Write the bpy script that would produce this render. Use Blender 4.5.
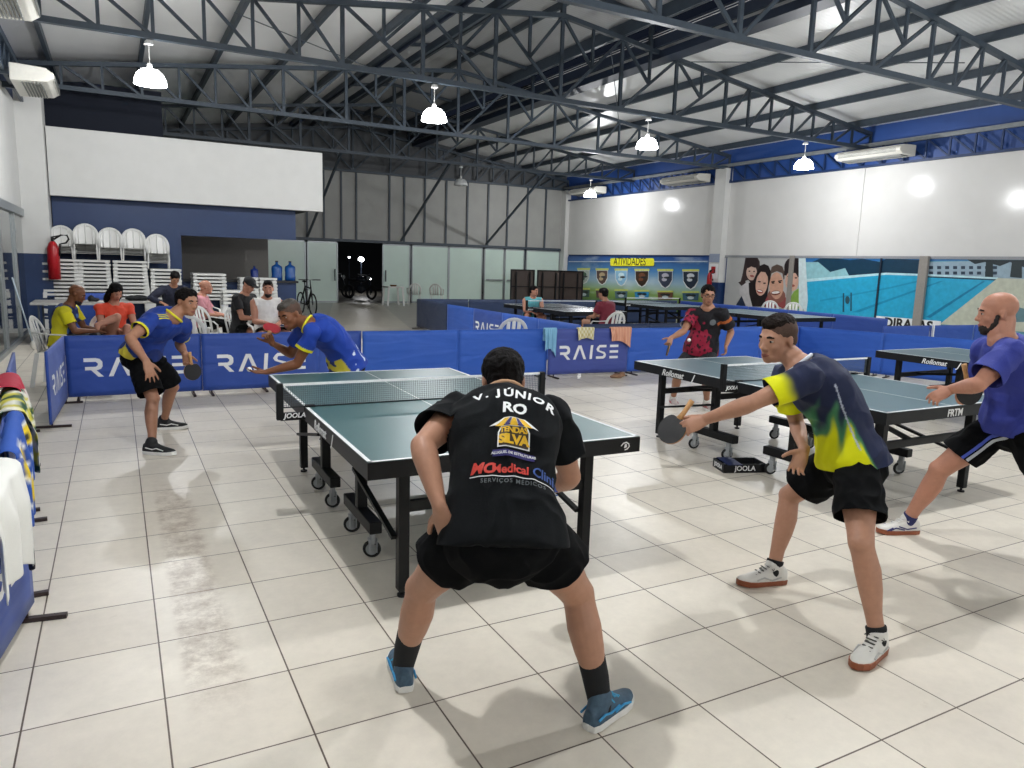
import bpy, bmesh, math, random
from mathutils import Vector, Matrix, noise
from mathutils.bvhtree import BVHTree
for o in list(bpy.data.objects): bpy.data.objects.remove(o, do_unlink=True)
S = bpy.context.scene
COL = S.collection
V = Vector
# ---------------------------------------------------------------- camera
cam_d = bpy.data.cameras.new('camera'); cam = bpy.data.objects.new('camera', cam_d); COL.objects.link(cam)
cam_d.sensor_width = 36; cam_d.lens = 25.693; cam_d.clip_start = 0.05; cam_d.clip_end = 300
yaw, pitch, roll = 0.4966, 0.1615, -0.0310
cy, sy, cp, sp, cr, sr = math.cos(yaw), math.sin(yaw), math.cos(pitch), math.sin(pitch), math.cos(roll), math.sin(roll)
fw = V((sy*cp, cy*cp, -sp)); rt = V((cy, -sy, 0)); dn = fw.cross(rt)
r2 = rt*cr + dn*sr; d2 = -rt*sr + dn*cr
M = Matrix((r2, -d2, -fw)).transposed().to_4x4(); M.translation = V((0, 0, 1.6678))
cam.matrix_world = M
S.camera = cam
# ---------------------------------------------------------------- world, exposure
S.view_settings.view_transform = 'Standard'; S.view_settings.look = 'None'
S.view_settings.gamma = 1.0; S.view_settings.use_curve_mapping = False
S.view_settings.exposure = 0.0
w = bpy.data.worlds.new('night'); S.world = w; w.use_nodes = True
w.node_tree.nodes['Background'].inputs[0].default_value = (0.006, 0.008, 0.014, 1)
w.node_tree.nodes['Background'].inputs[1].default_value = 1.0
LAMP_POWER = 243.0        # every lit hanging lamp of the hall (its light is made in the lamp's builder)
LAMP_COLOR = (0.97, 0.985, 1.0)
LAMP_X = (0.63, 5.44, 10.5, 15.5)
LAMP_ROWS = (3.3, 13.45, -6.8)  # last row is unseen, added behind the camera as fill
# ---------------------------------------------------------------- helpers
def lin(h):
    if isinstance(h, str):
        h = h.lstrip('#'); c = [int(h[i:i+2], 16)/255 for i in (0, 2, 4)]
    else: c = h
    return tuple((x/12.92 if x <= 0.04045 else ((x+0.055)/1.055)**2.4) for x in c)
MATS = {}
def mat(name, col, rough=0.6, metal=0.0, var=0.06, scale=30.0, bump=0.0, spec=0.5, emit=None, es=1.0, trans=0.0, coat=0.0, alpha=1.0):
    if name in MATS: return MATS[name]
    m = bpy.data.materials.new(name); m.use_nodes = True; nt = m.node_tree; N = nt.nodes; L = nt.links
    b = N['Principled BSDF']; c = lin(col)
    b.inputs['Roughness'].default_value = rough; b.inputs['Metallic'].default_value = metal
    b.inputs['Specular IOR Level'].default_value = spec
    b.inputs['Transmission Weight'].default_value = trans; b.inputs['Coat Weight'].default_value = coat
    b.inputs['Alpha'].default_value = alpha
    tc = N.new('ShaderNodeTexCoord'); nz = N.new('ShaderNodeTexNoise'); nz.inputs['Scale'].default_value = scale
    nz.inputs['Detail'].default_value = 4
    L.new(tc.outputs['Object'], nz.inputs['Vector'])
    mp = N.new('ShaderNodeMapRange'); mp.inputs[1].default_value = 0.3; mp.inputs[2].default_value = 0.7
    mp.inputs[3].default_value = 1-var; mp.inputs[4].default_value = 1+var
    L.new(nz.outputs['Fac'], mp.inputs[0])
    mx = N.new('ShaderNodeMix'); mx.data_type = 'RGBA'; mx.blend_type = 'MULTIPLY'; mx.inputs[0].default_value = 1
    mx.inputs[6].default_value = (*c, 1); L.new(mp.outputs[0], mx.inputs[7]); L.new(mx.outputs[2], b.inputs['Base Color'])
    if bump:
        bp = N.new('ShaderNodeBump'); bp.inputs['Strength'].default_value = bump; bp.inputs['Distance'].default_value = 0.01
        L.new(nz.outputs['Fac'], bp.inputs['Height']); L.new(bp.outputs[0], b.inputs['Normal'])
    if emit: b.inputs['Emission Color'].default_value = (*lin(emit), 1); b.inputs['Emission Strength'].default_value = es
    MATS[name] = m; return m
def attr_mat(name, rough=0.75, bump=0.15, scale=250.0, spec=0.3):
    """cloth whose dyed pattern is stored on the mesh as a colour attribute"""
    if name in MATS: return MATS[name]
    m = bpy.data.materials.new(name); m.use_nodes = True; nt = m.node_tree; N = nt.nodes; L = nt.links
    b = N['Principled BSDF']; b.inputs['Roughness'].default_value = rough; b.inputs['Specular IOR Level'].default_value = spec
    a = N.new('ShaderNodeAttribute'); a.attribute_name = 'dye'; L.new(a.outputs['Color'], b.inputs['Base Color'])
    tc = N.new('ShaderNodeTexCoord'); nz = N.new('ShaderNodeTexNoise'); nz.inputs['Scale'].default_value = scale
    L.new(tc.outputs['Object'], nz.inputs['Vector']); bp = N.new('ShaderNodeBump'); bp.inputs['Strength'].default_value = bump
    bp.inputs['Distance'].default_value = 0.003; L.new(nz.outputs['Fac'], bp.inputs['Height']); L.new(bp.outputs[0], b.inputs['Normal'])
    MATS[name] = m; return m
def link(name, me, m=None, parent=None, smooth=False):
    o = bpy.data.objects.new(name, me); COL.objects.link(o)
    if m is not None:
        for q in (m if isinstance(m, (list, tuple)) else [m]): me.materials.append(q)
    if parent is not None: o.parent = parent
    if smooth:
        for f in me.polygons: f.use_smooth = True
    return o
def obj(name, bm, m=None, parent=None, smooth=False, bevel=0.0, mw=None):
    me = bpy.data.meshes.new(name); bm.normal_update(); bm.to_mesh(me); bm.free()
    o = link(name, me, m, parent, smooth)
    if bevel:
        b = o.modifiers.new('bevel', 'BEVEL'); b.width = bevel; b.segments = 2; b.limit_method = 'ANGLE'
    return o
def tag(o, label, cat, group=None, kind=None):
    o['label'] = label
    if cat: o['category'] = cat
    if group: o['group'] = group
    if kind: o['kind'] = kind
    return o
def thing(name, label, cat, loc=(0, 0, 0), rz=0.0, group=None):
    o = bpy.data.objects.new(name, None); COL.objects.link(o); o.empty_display_size = 0.1
    o.location = loc; o.rotation_euler = (0, 0, rz)
    return tag(o, label, cat, group)
def struct(o): o['kind'] = 'structure'; return o
def dup(root, loc=None, rz=None, label=None, group=None):
    r = root.copy(); COL.objects.link(r)
    if loc is not None: r.location = loc
    if rz is not None: r.rotation_euler = (0, 0, rz)
    if label: r['label'] = label
    if group: r['group'] = group
    for ch in list(root.children):
        c = ch.copy(); COL.objects.link(c); c.parent = r
        for g in ch.children:
            d = g.copy(); COL.objects.link(d); d.parent = c
    return r
def B(): return bmesh.new()
def box(bm, x0, x1, y0, y1, z0, z1, mi=0):
    v = [bm.verts.new((x, y, z)) for z in (z0, z1) for y in (y0, y1) for x in (x0, x1)]
    for q in ((0, 2, 3, 1), (4, 5, 7, 6), (0, 1, 5, 4), (2, 6, 7, 3), (0, 4, 6, 2), (1, 3, 7, 5)):
        f = bm.faces.new([v[i] for i in q]); f.material_index = mi
    return bm
def bar(bm, a, b, w, h=None, up=(0, 0, 1), mi=0):
    """rectangular bar from a to b; w across, h along up"""
    a, b = V(a), V(b); h = w if h is None else h; d = (b-a).normalized(); up = V(up)
    if abs(d.dot(up)) > 0.98: up = V((0, 1, 0))
    s = d.cross(up).normalized(); u = s.cross(d).normalized()
    q = [p + s*sx*w/2 + u*sz*h/2 for p in (a, b) for sx, sz in ((-1, -1), (1, -1), (1, 1), (-1, 1))]
    v = [bm.verts.new(p) for p in q]
    for f in ((3, 2, 1, 0), (4, 5, 6, 7), (0, 1, 5, 4), (1, 2, 6, 5), (2, 3, 7, 6), (3, 0, 4, 7)):
        bm.faces.new([v[i] for i in f]).material_index = mi
    return bm
def chain(bm, pts, rads, side=(1, 0, 0), cap0='round', cap1='round', n=16, mi=0):
    """elliptic tube through pts; rads = (half width along side, half depth) per point; side one vector or one per point"""
    pts = [V(p) for p in pts]; K = len(pts)
    rads = [(r, r) if not isinstance(r, (tuple, list)) else tuple(r) for r in rads]
    sides = [V(s) for s in side] if isinstance(side, list) else [V(side)]*K
    tang = []
    for i in range(K):
        a = pts[max(i-1, 0)]; b = pts[min(i+1, K-1)]; tang.append((b-a).normalized())
    st = []
    def frame(t, s):
        s = s - t*s.dot(t)
        if s.length < 1e-4:
            s = V((0, 1, 0)) - t*t.y
            if s.length < 1e-3: s = V((1, 0, 0)) - t*t.x
        s.normalize(); return s, t.cross(s)
    s0, e0 = frame(tang[0], sides[0]); s1, e1 = frame(tang[-1], sides[-1])
    if cap0 == 'round':
        for a in (80, 55, 28):
            k = math.radians(a); m = min(rads[0]); st.append((pts[0]-tang[0]*m*math.sin(k), s0, e0, rads[0][0]*math.cos(k), rads[0][1]*math.cos(k)))
    for i in range(K):
        s, e = frame(tang[i], sides[i]); st.append((pts[i], s, e, rads[i][0], rads[i][1]))
    if cap1 == 'round':
        for a in (28, 55, 80):
            k = math.radians(a); m = min(rads[-1]); st.append((pts[-1]+tang[-1]*m*math.sin(k), s1, e1, rads[-1][0]*math.cos(k), rads[-1][1]*math.cos(k)))
    rings = []
    for c, s, e, a, b in st:
        rings.append([bm.verts.new(c + s*a*math.cos(2*math.pi*j/n) + e*b*math.sin(2*math.pi*j/n)) for j in range(n)])
    for i in range(len(rings)-1):
        for j in range(n):
            bm.faces.new((rings[i][j], rings[i][(j+1) % n], rings[i+1][(j+1) % n], rings[i+1][j])).material_index = mi
    bm.faces.new(list(reversed(rings[0]))).material_index = mi; bm.faces.new(rings[-1]).material_index = mi
    return bm
def cyl(bm, a, b, r, r1=None, n=16, mi=0): return chain(bm, [a, b], [r, r if r1 is None else r1], cap0='flat', cap1='flat', n=n, mi=mi)
def ell(bm, c, r, R=None, n=16, mi=0):
    """ellipsoid; R 3x3 with axes as columns"""
    R = R or Matrix.Identity(3); c = V(c); rows = []
    m = n//2
    top = bm.verts.new(c + R @ V((0, 0, r[2]))); bot = bm.verts.new(c + R @ V((0, 0, -r[2])))
    for i in range(1, m):
        t = math.pi*i/m
        rows.append([bm.verts.new(c + R @ V((r[0]*math.sin(t)*math.cos(2*math.pi*j/n), r[1]*math.sin(t)*math.sin(2*math.pi*j/n), r[2]*math.cos(t)))) for j in range(n)])
    for j in range(n):
        bm.faces.new((top, rows[0][j], rows[0][(j+1) % n])).material_index = mi
        bm.faces.new((bot, rows[-1][(j+1) % n], rows[-1][j])).material_index = mi
    for i in range(len(rows)-1):
        for j in range(n): bm.faces.new((rows[i][j], rows[i+1][j], rows[i+1][(j+1) % n], rows[i][(j+1) % n])).material_index = mi
    return bm
def poly(bm, pts, mi=0):
    f = bm.faces.new([bm.verts.new(p) for p in pts]); f.material_index = mi; return f
def torus(bm, c, axis, R, r, n=24, m=8, mi=0):
    axis = V(axis).normalized(); a = axis.orthogonal().normalized(); b = axis.cross(a); rings = []
    for i in range(n):
        t = 2*math.pi*i/n; d = a*math.cos(t)+b*math.sin(t)
        rings.append([bm.verts.new(V(c)+d*(R+r*math.cos(2*math.pi*j/m))+axis*r*math.sin(2*math.pi*j/m)) for j in range(m)])
    for i in range(n):
        for j in range(m): bm.faces.new((rings[i][j], rings[(i+1) % n][j], rings[(i+1) % n][(j+1) % m], rings[i][(j+1) % m])).material_index = mi
    return bm
def tube(bm, pts, r, n=8, closed=False, mi=0):
    if closed: pts = list(pts)+[pts[0]]
    return chain(bm, pts, [r]*len(pts), n=n, cap0='flat', cap1='flat', mi=mi)
def text_mesh(s, size=1.0, bold=0.0, ext=0.0, shear=0.0, space=1.0):
    c = bpy.data.curves.new('t', 'FONT'); c.body = s; c.size = size; c.offset = bold; c.extrude = ext; c.shear = shear
    c.align_x = 'CENTER'; c.align_y = 'CENTER'; c.resolution_u = 3; c.space_character = space
    o = bpy.data.objects.new('t', c); COL.objects.link(o); dg = bpy.context.evaluated_depsgraph_get(); dg.update()
    me = bpy.data.meshes.new_from_object(o.evaluated_get(dg)); bpy.data.objects.remove(o, do_unlink=True)
    me.materials.clear(); return me
def frame3(x, y, o):
    """4x4 with local x, local y, normal x cross y"""
    x = V(x).normalized(); z = x.cross(V(y)).normalized(); y = z.cross(x)
    m = Matrix((x, y, z)).transposed().to_4x4(); m.translation = V(o); return m
def text(name, s, size, x, y, o, m, parent=None, bold=0.0, ext=0.001, shear=0.0, sx=1.0, space=1.0):
    me = text_mesh(s, size, bold, ext, shear, space)
    me.transform(Matrix.Diagonal((sx, 1, 1, 1)))
    me.transform(frame3(x, y, o)); return link(name, me, m, parent)
DG = None
def bake(o, mods):
    """apply modifiers without bpy.ops: returns the evaluated mesh in place of the old one"""
    dg = bpy.context.evaluated_depsgraph_get(); dg.update()
    me = bpy.data.meshes.new_from_object(o.evaluated_get(dg)); old = o.data; mts = list(old.materials)
    o.modifiers.clear(); o.data = me
    if not me.materials:
        for q in mts: me.materials.append(q)
    return o
def cut_open(me, cuts, th=.004):
    """cloth hems: cut the closed form at each (point, outward normal, radius) and keep a thin shell"""
    bm = bmesh.new(); bm.from_mesh(me)
    for cu in cuts:
        p_, n, rad = V(cu[0]), V(cu[1]).normalized(), cu[2]; keep = cu[3] if len(cu) > 3 else (lambda c: False); reach = cu[4] if len(cu) > 4 else rad*1.25
        def near(f):
            c = f.calc_center_median(); q = c-p_; a = q.dot(n)
            return abs(a) < reach and (q-n*a).length < rad*1.2 and not keep(c)
        fs = [f for f in bm.faces if near(f)]
        if not fs: continue
        es = {e for f in fs for e in f.edges}; vs = {v for f in fs for v in f.verts}
        bmesh.ops.bisect_plane(bm, geom=list(vs)+list(es)+fs, plane_co=p_, plane_no=n, dist=1e-5)
        dl = [f for f in bm.faces if near(f) and (f.calc_center_median()-p_).dot(n) > 1e-4]
        bmesh.ops.delete(bm, geom=dl, context='FACES')
    bm.to_mesh(me); bm.free()
    for f in me.polygons: f.use_smooth = True
def blob(name, bm, voxel, m, parent=None, it=6, wr=0.0, wscale=7.0, seed=0, dye=None, fac=0.5, stretch=(1, 1, 1), cuts=None):
    """one continuous skin over overlapping closed shapes"""
    o = obj(name, bm, m, parent, mw=None)
    r = o.modifiers.new('r', 'REMESH'); r.mode = 'VOXEL'; r.voxel_size = voxel; r.use_smooth_shade = True
    s = o.modifiers.new('s', 'SMOOTH'); s.factor = fac; s.iterations = it
    bake(o, None)
    me = o.data
    if wr:
        nr = [v.normal.copy() for v in me.vertices]
        for v, n in zip(me.vertices, nr):
            q = V((v.co.x*stretch[0], v.co.y*stretch[1], v.co.z*stretch[2]))*wscale + V((seed*7.1, seed*3.3, 0))
            k = noise.turbulence_vector(q*0.5, 2, False)*0.6
            d = noise.noise(q + k)
            v.co += n*wr*(1-abs(d)*3.0)
    if cuts:
        cut_open(me, cuts); sl = o.modifiers.new('cloth_thickness', 'SOLIDIFY'); sl.thickness = .004; sl.offset = -1
    if dye:
        at = me.color_attributes.new('dye', 'FLOAT_COLOR', 'POINT')
        for i, v in enumerate(me.vertices): at.data[i].color = (*dye(v.co), 1)
    for f in me.polygons: f.use_smooth = True
    if o.parent is None: pass
    return o
def sm(a, b, x):
    t = max(0, min(1, (x-a)/(b-a))); return t*t*(3-2*t)
def mixc(a, b, t): return tuple(a[i]*(1-t)+b[i]*t for i in range(3))
# ================================================================ the hall
X0, X1, Y0, Y1, RX, RZ, SL = -1.6, 18.0, -12.0, 28.7, 8.2, 6.65, 0.128
def node_floor():
    m = bpy.data.materials.new('floor tiles'); m.use_nodes = True; nt = m.node_tree; N = nt.nodes; L = nt.links
    b = N['Principled BSDF']; tc = N.new('ShaderNodeTexCoord')
    mp = N.new('ShaderNodeMapping'); mp.inputs['Location'].default_value = (0.373, -1.4742, 0); L.new(tc.outputs['Object'], mp.inputs[0])
    br = N.new('ShaderNodeTexBrick'); br.offset = 0; br.squash = 1
    br.inputs['Scale'].default_value = 1; br.inputs['Brick Width'].default_value = 0.4582; br.inputs['Row Height'].default_value = 0.4582
    br.inputs['Mortar Size'].default_value = 0.0034; br.inputs['Mortar Smooth'].default_value = 0.1; br.inputs['Bias'].default_value = 0
    br.inputs['Color1'].default_value = (*lin('#e0d9cb'), 1); br.inputs['Color2'].default_value = (*lin('#d8d0c1'), 1)
    br.inputs['Mortar'].default_value = (*lin('#57493c'), 1); L.new(mp.outputs[0], br.inputs[0])
    n1 = N.new('ShaderNodeTexNoise'); n1.inputs['Scale'].default_value = 1.3; n1.inputs['Detail'].default_value = 5; n1.inputs['Distortion'].default_value = 0.6
    L.new(tc.outputs['Object'], n1.inputs[0])
    r1 = N.new('ShaderNodeMapRange'); r1.inputs[1].default_value = .35; r1.inputs[2].default_value = .7; r1.inputs[3].default_value = 1.04; r1.inputs[4].default_value = .90
    L.new(n1.outputs['Fac'], r1.inputs[0])
    n2 = N.new('ShaderNodeTexNoise'); n2.inputs['Scale'].default_value = 14; n2.inputs['Detail'].default_value = 8; n2.inputs['Roughness'].default_value = .75
    L.new(tc.outputs['Object'], n2.inputs[0])
    r2_ = N.new('ShaderNodeMapRange'); r2_.inputs[1].default_value = .3; r2_.inputs[2].default_value = .75; r2_.inputs[3].default_value = 1.05; r2_.inputs[4].default_value = .93
    L.new(n2.outputs['Fac'], r2_.inputs[0])
    mu = N.new('ShaderNodeMath'); mu.operation = 'MULTIPLY'; L.new(r1.outputs[0], mu.inputs[0]); L.new(r2_.outputs[0], mu.inputs[1])
    mx = N.new('ShaderNodeMix'); mx.data_type = 'RGBA'; mx.blend_type = 'MULTIPLY'; mx.inputs[0].default_value = 1
    L.new(br.outputs['Color'], mx.inputs[6]); L.new(mu.outputs[0], mx.inputs[7])
    # worn brown strip left of the first table, and scattered scuffs
    sx = N.new('ShaderNodeSeparateXYZ'); L.new(tc.outputs['Object'], sx.inputs[0])
    def band(o, a, b_, c, d):
        p_ = N.new('ShaderNodeMapRange'); p_.interpolation_type = 'SMOOTHSTEP'; p_.inputs[1].default_value = a; p_.inputs[2].default_value = b_; L.new(o, p_.inputs[0])
        q_ = N.new('ShaderNodeMapRange'); q_.interpolation_type = 'SMOOTHSTEP'; q_.inputs[1].default_value = c; q_.inputs[2].default_value = d; q_.inputs[3].default_value = 1; q_.inputs[4].default_value = 0; L.new(o, q_.inputs[0])
        k = N.new('ShaderNodeMath'); k.operation = 'MULTIPLY'; L.new(p_.outputs[0], k.inputs[0]); L.new(q_.outputs[0], k.inputs[1]); return k.outputs[0]
    bx = band(sx.outputs[0], .14, .19, .34, .42); by = band(sx.outputs[1], 2.5, 3.2, 5.2, 6.0)
    k1 = N.new('ShaderNodeMath'); k1.operation = 'MULTIPLY'; L.new(bx, k1.inputs[0]); L.new(by, k1.inputs[1])
    n3 = N.new('ShaderNodeTexNoise'); n3.inputs['Scale'].default_value = 7; n3.inputs['Detail'].default_value = 9; n3.inputs['Roughness'].default_value = .8; L.new(tc.outputs['Object'], n3.inputs[0])
    r3 = N.new('ShaderNodeMapRange'); r3.inputs[1].default_value = .4; r3.inputs[2].default_value = .62; L.new(n3.outputs['Fac'], r3.inputs[0])
    k2 = N.new('ShaderNodeMath'); k2.operation = 'MULTIPLY'; L.new(k1.outputs[0], k2.inputs[0]); L.new(r3.outputs[0], k2.inputs[1])
    n4 = N.new('ShaderNodeTexNoise'); n4.inputs['Scale'].default_value = 4.3; n4.inputs['Detail'].default_value = 9; n4.inputs['Roughness'].default_value = .72; L.new(tc.outputs['Object'], n4.inputs[0])
    r4 = N.new('ShaderNodeMapRange'); r4.inputs[1].default_value = .64; r4.inputs[2].default_value = .76; r4.inputs[4].default_value = .35; L.new(n4.outputs['Fac'], r4.inputs[0])
    k3 = N.new('ShaderNodeMath'); k3.operation = 'MAXIMUM'; L.new(k2.outputs[0], k3.inputs[0]); L.new(r4.outputs[0], k3.inputs[1])
    k4 = N.new('ShaderNodeMath'); k4.operation = 'MULTIPLY'; k4.inputs[1].default_value = .62; L.new(k3.outputs[0], k4.inputs[0])
    m2 = N.new('ShaderNodeMix'); m2.data_type = 'RGBA'; L.new(k4.outputs[0], m2.inputs[0]); L.new(mx.outputs[2], m2.inputs[6]); m2.inputs[7].default_value = (*lin('#85705a'), 1)
    L.new(m2.outputs[2], b.inputs['Base Color'])
    r5 = N.new('ShaderNodeMapRange'); r5.inputs[3].default_value = .24; r5.inputs[4].default_value = .52; L.new(n2.outputs['Fac'], r5.inputs[0]); L.new(r5.outputs[0], b.inputs['Roughness'])
    b.inputs['Specular IOR Level'].default_value = .45
    bp = N.new('ShaderNodeBump'); bp.inputs['Strength'].default_value = .25; bp.inputs['Distance'].default_value = .002
    iv = N.new('ShaderNodeMath'); iv.operation = 'SUBTRACT'; iv.inputs[0].default_value = 1; L.new(br.outputs['Fac'], iv.inputs[1]); L.new(iv.outputs[0], bp.inputs['Height']); L.new(bp.outputs[0], b.inputs['Normal'])
    return m
FY = 15.4
struct(obj('floor', box(B(), X0-1.5, X1+.3, Y0, FY, -.2, 0), node_floor()))
M_conc = mat('smooth grey concrete', '#a09a90', .35, var=.1, scale=2.0)
struct(obj('floor_far', box(B(), X0-1.5, X1+.3, FY, Y1+12, -.2, -.001), M_conc))
M_ramp = mat('pale worn concrete', '#bdb6a9', .4, var=.08, scale=3.0)
bm = B(); poly(bm, [(4.3, 17.3, .001), (6.4, 17.1, .001), (9.3, 28.5, .001), (7.4, 28.5, .001)]); r = struct(obj('floor_runner', bm, M_ramp))
M_white = mat('white painted board', '#cfcfcc', .55, var=.02, scale=4)
M_gloss = mat('glossy white wall panel', '#d4d3d0', .14, var=.02, scale=2, spec=.28)
M_navy = mat('navy blue wall paint', '#15305a', .5, var=.05, scale=3)
M_blue = mat('royal blue wall paint', '#24488a', .5, var=.05, scale=3)
M_steel = mat('blue grey painted steel', '#36414c', .45, var=.1, scale=8)
M_steel2 = mat('galvanised grey steel', '#7d8285', .4, var=.1, scale=8)
M_roof = None
def roof_mat(nm, col):
    m = bpy.data.materials.new(nm); m.use_nodes = True; nt = m.node_tree; N = nt.nodes; L = nt.links; b = N['Principled BSDF']
    tc = N.new('ShaderNodeTexCoord'); wv = N.new('ShaderNodeTexWave'); wv.bands_direction = 'Y'; wv.inputs['Scale'].default_value = 3.2; L.new(tc.outputs['Object'], wv.inputs[0])
    bp = N.new('ShaderNodeBump'); bp.inputs['Strength'].default_value = .25; bp.inputs['Distance'].default_value = .01; L.new(wv.outputs['Fac'], bp.inputs['Height']); L.new(bp.outputs[0], b.inputs['Normal'])
    nz = N.new('ShaderNodeTexNoise'); nz.inputs['Scale'].default_value = .7; L.new(tc.outputs['Object'], nz.inputs[0])
    cr_ = N.new('ShaderNodeValToRGB'); cr_.color_ramp.elements[0].color = (*[x*.9 for x in lin(col)], 1); cr_.color_ramp.elements[1].color = (*[x*1.08 for x in lin(col)], 1)
    L.new(nz.outputs['Fac'], cr_.inputs[0]); L.new(cr_.outputs[0], b.inputs['Base Color']); b.inputs['Roughness'].default_value = .33
    return m
M_roof = roof_mat('white ribbed roof sheet', '#eceded')
def roofz(x): return RZ - SL*abs(x-RX) + .22
LX0, LX1 = 6.03, 10.45      # raised ventilation lantern along the ridge
bm = B()
for a, b_ in ((X0-.3, LX0), (LX1, X1+.3)):
    za, zb = roofz(a), roofz(b_)
    v = [(a, Y0, za), (b_, Y0, zb), (b_, Y1, zb), (a, Y1, za)]
    t = [(x, y, z+.05) for x, y, z in v]; poly(bm, v); poly(bm, list(reversed(t)))
struct(obj('ceiling', bm, M_roof))
bm = B()
for a, b_, za, zb in ((LX0-.35, RX, 7.0, 7.3), (RX, LX1+.35, 7.3, 7.0)):
    poly(bm, [(a, Y0, za+.02), (b_, Y0, zb+.02), (b_, Y1, zb+.02), (a, Y1, za+.02)])
    poly(bm, [(a, Y0, za+.07), (a, Y1, za+.07), (b_, Y1, zb+.07), (b_, Y0, zb+.07)])
struct(obj('ceiling_lantern', bm, roof_mat('grey ribbed lantern sheet', '#bcbec0')))
# lantern cheeks: sheet strip over the roof edge, its shade put into the dark colour
M_dark = mat('dark navy steel', '#1b2638', .5, var=.08)
for i, x in enumerate((LX0-.05, LX1+.05)):
    struct(obj('trim_%d' % (1+i), box(B(), x-.02, x+.02, Y0, Y1, roofz(x)-.2, roofz(x)+.12), M_dark))
# side walls
struct(obj('wall_right', box(B(), X1, X1+.2, Y0, Y1+.2, 0, 5.75), M_blue))
bm = B()
ys = [Y0, -6.8, -1.7, 3.4, 8.5, 13.5, 18.45]
for a, b_ in zip(ys[:-1], ys[1:]): box(bm, X1-.06, X1, a+.006, b_-.006, 2.2, 4.54)
box(bm, X1-.06, X1, 18.95, 28.25, 2.2, 4.54)
struct(obj('trim_3', bm, M_gloss))
struct(obj('trim_4', box(B(), X1-.09, X1, Y0, 18.45, 2.13, 2.2), mat('grey sill metal', '#8f9296', .4)))
struct(obj('trim_5', box(B(), X1-.3, X1, 18.45, 18.95, 1.3, 5.0), M_white))
struct(obj('trim_6', box(B(), X1-.3, X1, 18.45, 18.95, 0, 1.3), M_navy))
struct(obj('trim_7', box(B(), X1-.25, X1, 28.25, Y1, 0, 5.0), M_white))
# left side: white upper wall over a glazed front, columns
struct(obj('wall_left', box(B(), X0-.2, X0, Y0, 18.3, 2.45, 4.55), M_white))
struct(obj('wall_left_eave', box(B(), X0-.2, X0, Y0, Y1, 4.55, 5.7), M_navy))
struct(obj('wall_left_back', box(B(), X0-.2, X0, 18.3, Y1, 0, 4.55), M_navy))
M_alu = mat('brushed aluminium frame', '#9aa0a2', .35, metal=.6)
M_glass = mat('clear shop front glass', '#dfe8e6', .03, var=0, trans=1.0, spec=.5)
bm = B()
for y in [18.3-2.0*k for k in range(16)]: box(bm, X0-.06, X0+.02, y-.03, y+.03, 0, 2.38)
box(bm, X0-.07, X0+.04, Y0, 18.3, 2.33, 2.47); box(bm, X0-.06, X0+.02, Y0, 18.3, 0, .07)
wf = struct(obj('window_1', bm, M_alu))
g = obj('pane', box(B(), X0-.03, X0-.018, Y0, 18.3, .07, 2.33), M_glass, wf)
struct(obj('wall_left_outer', box(B(), X0-1.5, X0-1.4, Y0, 18.3, 0, 3.2), mat('grey corridor wall', '#a9adab', .5)))
struct(obj('trim_8', box(B(), -1.62, -1.14, 17.85, 18.6, 1.6, 5.0), M_white))
struct(obj('trim_9', box(B(), -1.62, -1.14, 17.85, 18.6, .08, 1.6), M_navy))
struct(obj('trim_10', box(B(), -1.62, -1.05, 17.75, 18.6, 0, .08), M_white))
# back wall: frosted glass front below, grey cladding above
M_frost = mat('frosted greenish glass', '#cfe2d8', .22, var=.03, scale=1.5, spec=.6)
M_clad = mat('grey metal cladding', '#9f9f9b', .5, var=.05, scale=2)
BY = 28.6
struct(obj('wall_back', box(B(), 3.0, X1, BY, BY+.12, 2.42, 5.0), M_clad))
struct(obj('wall_back_gable', box(B(), X0, X1, BY+.05, BY+.2, 5.0, 7.2), mat('dark grey gable sheet', '#4a4d50', .5)))
struct(obj('wall_back_left', box(B(), X0, 4.4, BY, BY+.12, 0, 5.0), M_frost))
bm = B()
for x in (5.6, 6.46, 7.1, 7.77, 8.36, 9.7, 10.32, 11.2, 12.14, 13.1, 14.07, 15.0, 15.98, 16.9): box(bm, x-.035, x+.035, BY-.06, BY, 2.42, 5.0)
box(bm, 3.0, X1, BY-.08, BY, 2.36, 2.46)
struct(obj('trim_14', bm, M_steel))
def fpanel(name, x0, x1, y=BY, z1=2.34, handle=None, bar_=None):
    root = struct(obj(name, box(B(), x0+.03, x1-.03, y, y+.02, .03, z1-.02), M_frost))
    bm = B(); box(bm, x0, x0+.045, y-.02, y+.04, 0, z1); box(bm, x1-.045, x1, y-.02, y+.04, 0, z1); box(bm, x0, x1, y-.02, y+.04, z1-.05, z1); box(bm, x0, x1, y-.02, y+.04, 0, .06)
    obj('frame', bm, M_alu, root)
    if handle is not None: obj('door_handle', bar(B(), (handle, y-.06, .85), (handle, y-.06, 1.3), .035), M_dark, root)
    if bar_: obj('push_bar', bar(B(), (x0+.1, y-.07, 1.0), (x1-.1, y-.07, 1.0), .05), M_steel2, root)
    return root
fpanel('window_2', 4.4, 6.4); fpanel('door_1', 6.45, 7.63, handle=7.5); fpanel('door_2', 9.42, 10.6, handle=9.55)
fpanel('window_3', 10.66, 12.3); fpanel('window_4', 12.3, 13.88); fpanel('door_3', 13.95, 14.92, bar_=1); fpanel('door_4', 14.95, 15.92, bar_=1); fpanel('window_5', 16.0, 17.75)
# closing walls behind the camera
struct(obj('wall_front', box(B(), X0, X1, Y0-.2, Y0, 0, 7.2), M_white))
# night outside the open door
struct(obj('wall_outside', box(B(), 2, 20, 40, 40.2, 0, 6), mat('dark garden wall', '#15171a', .8)))
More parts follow.
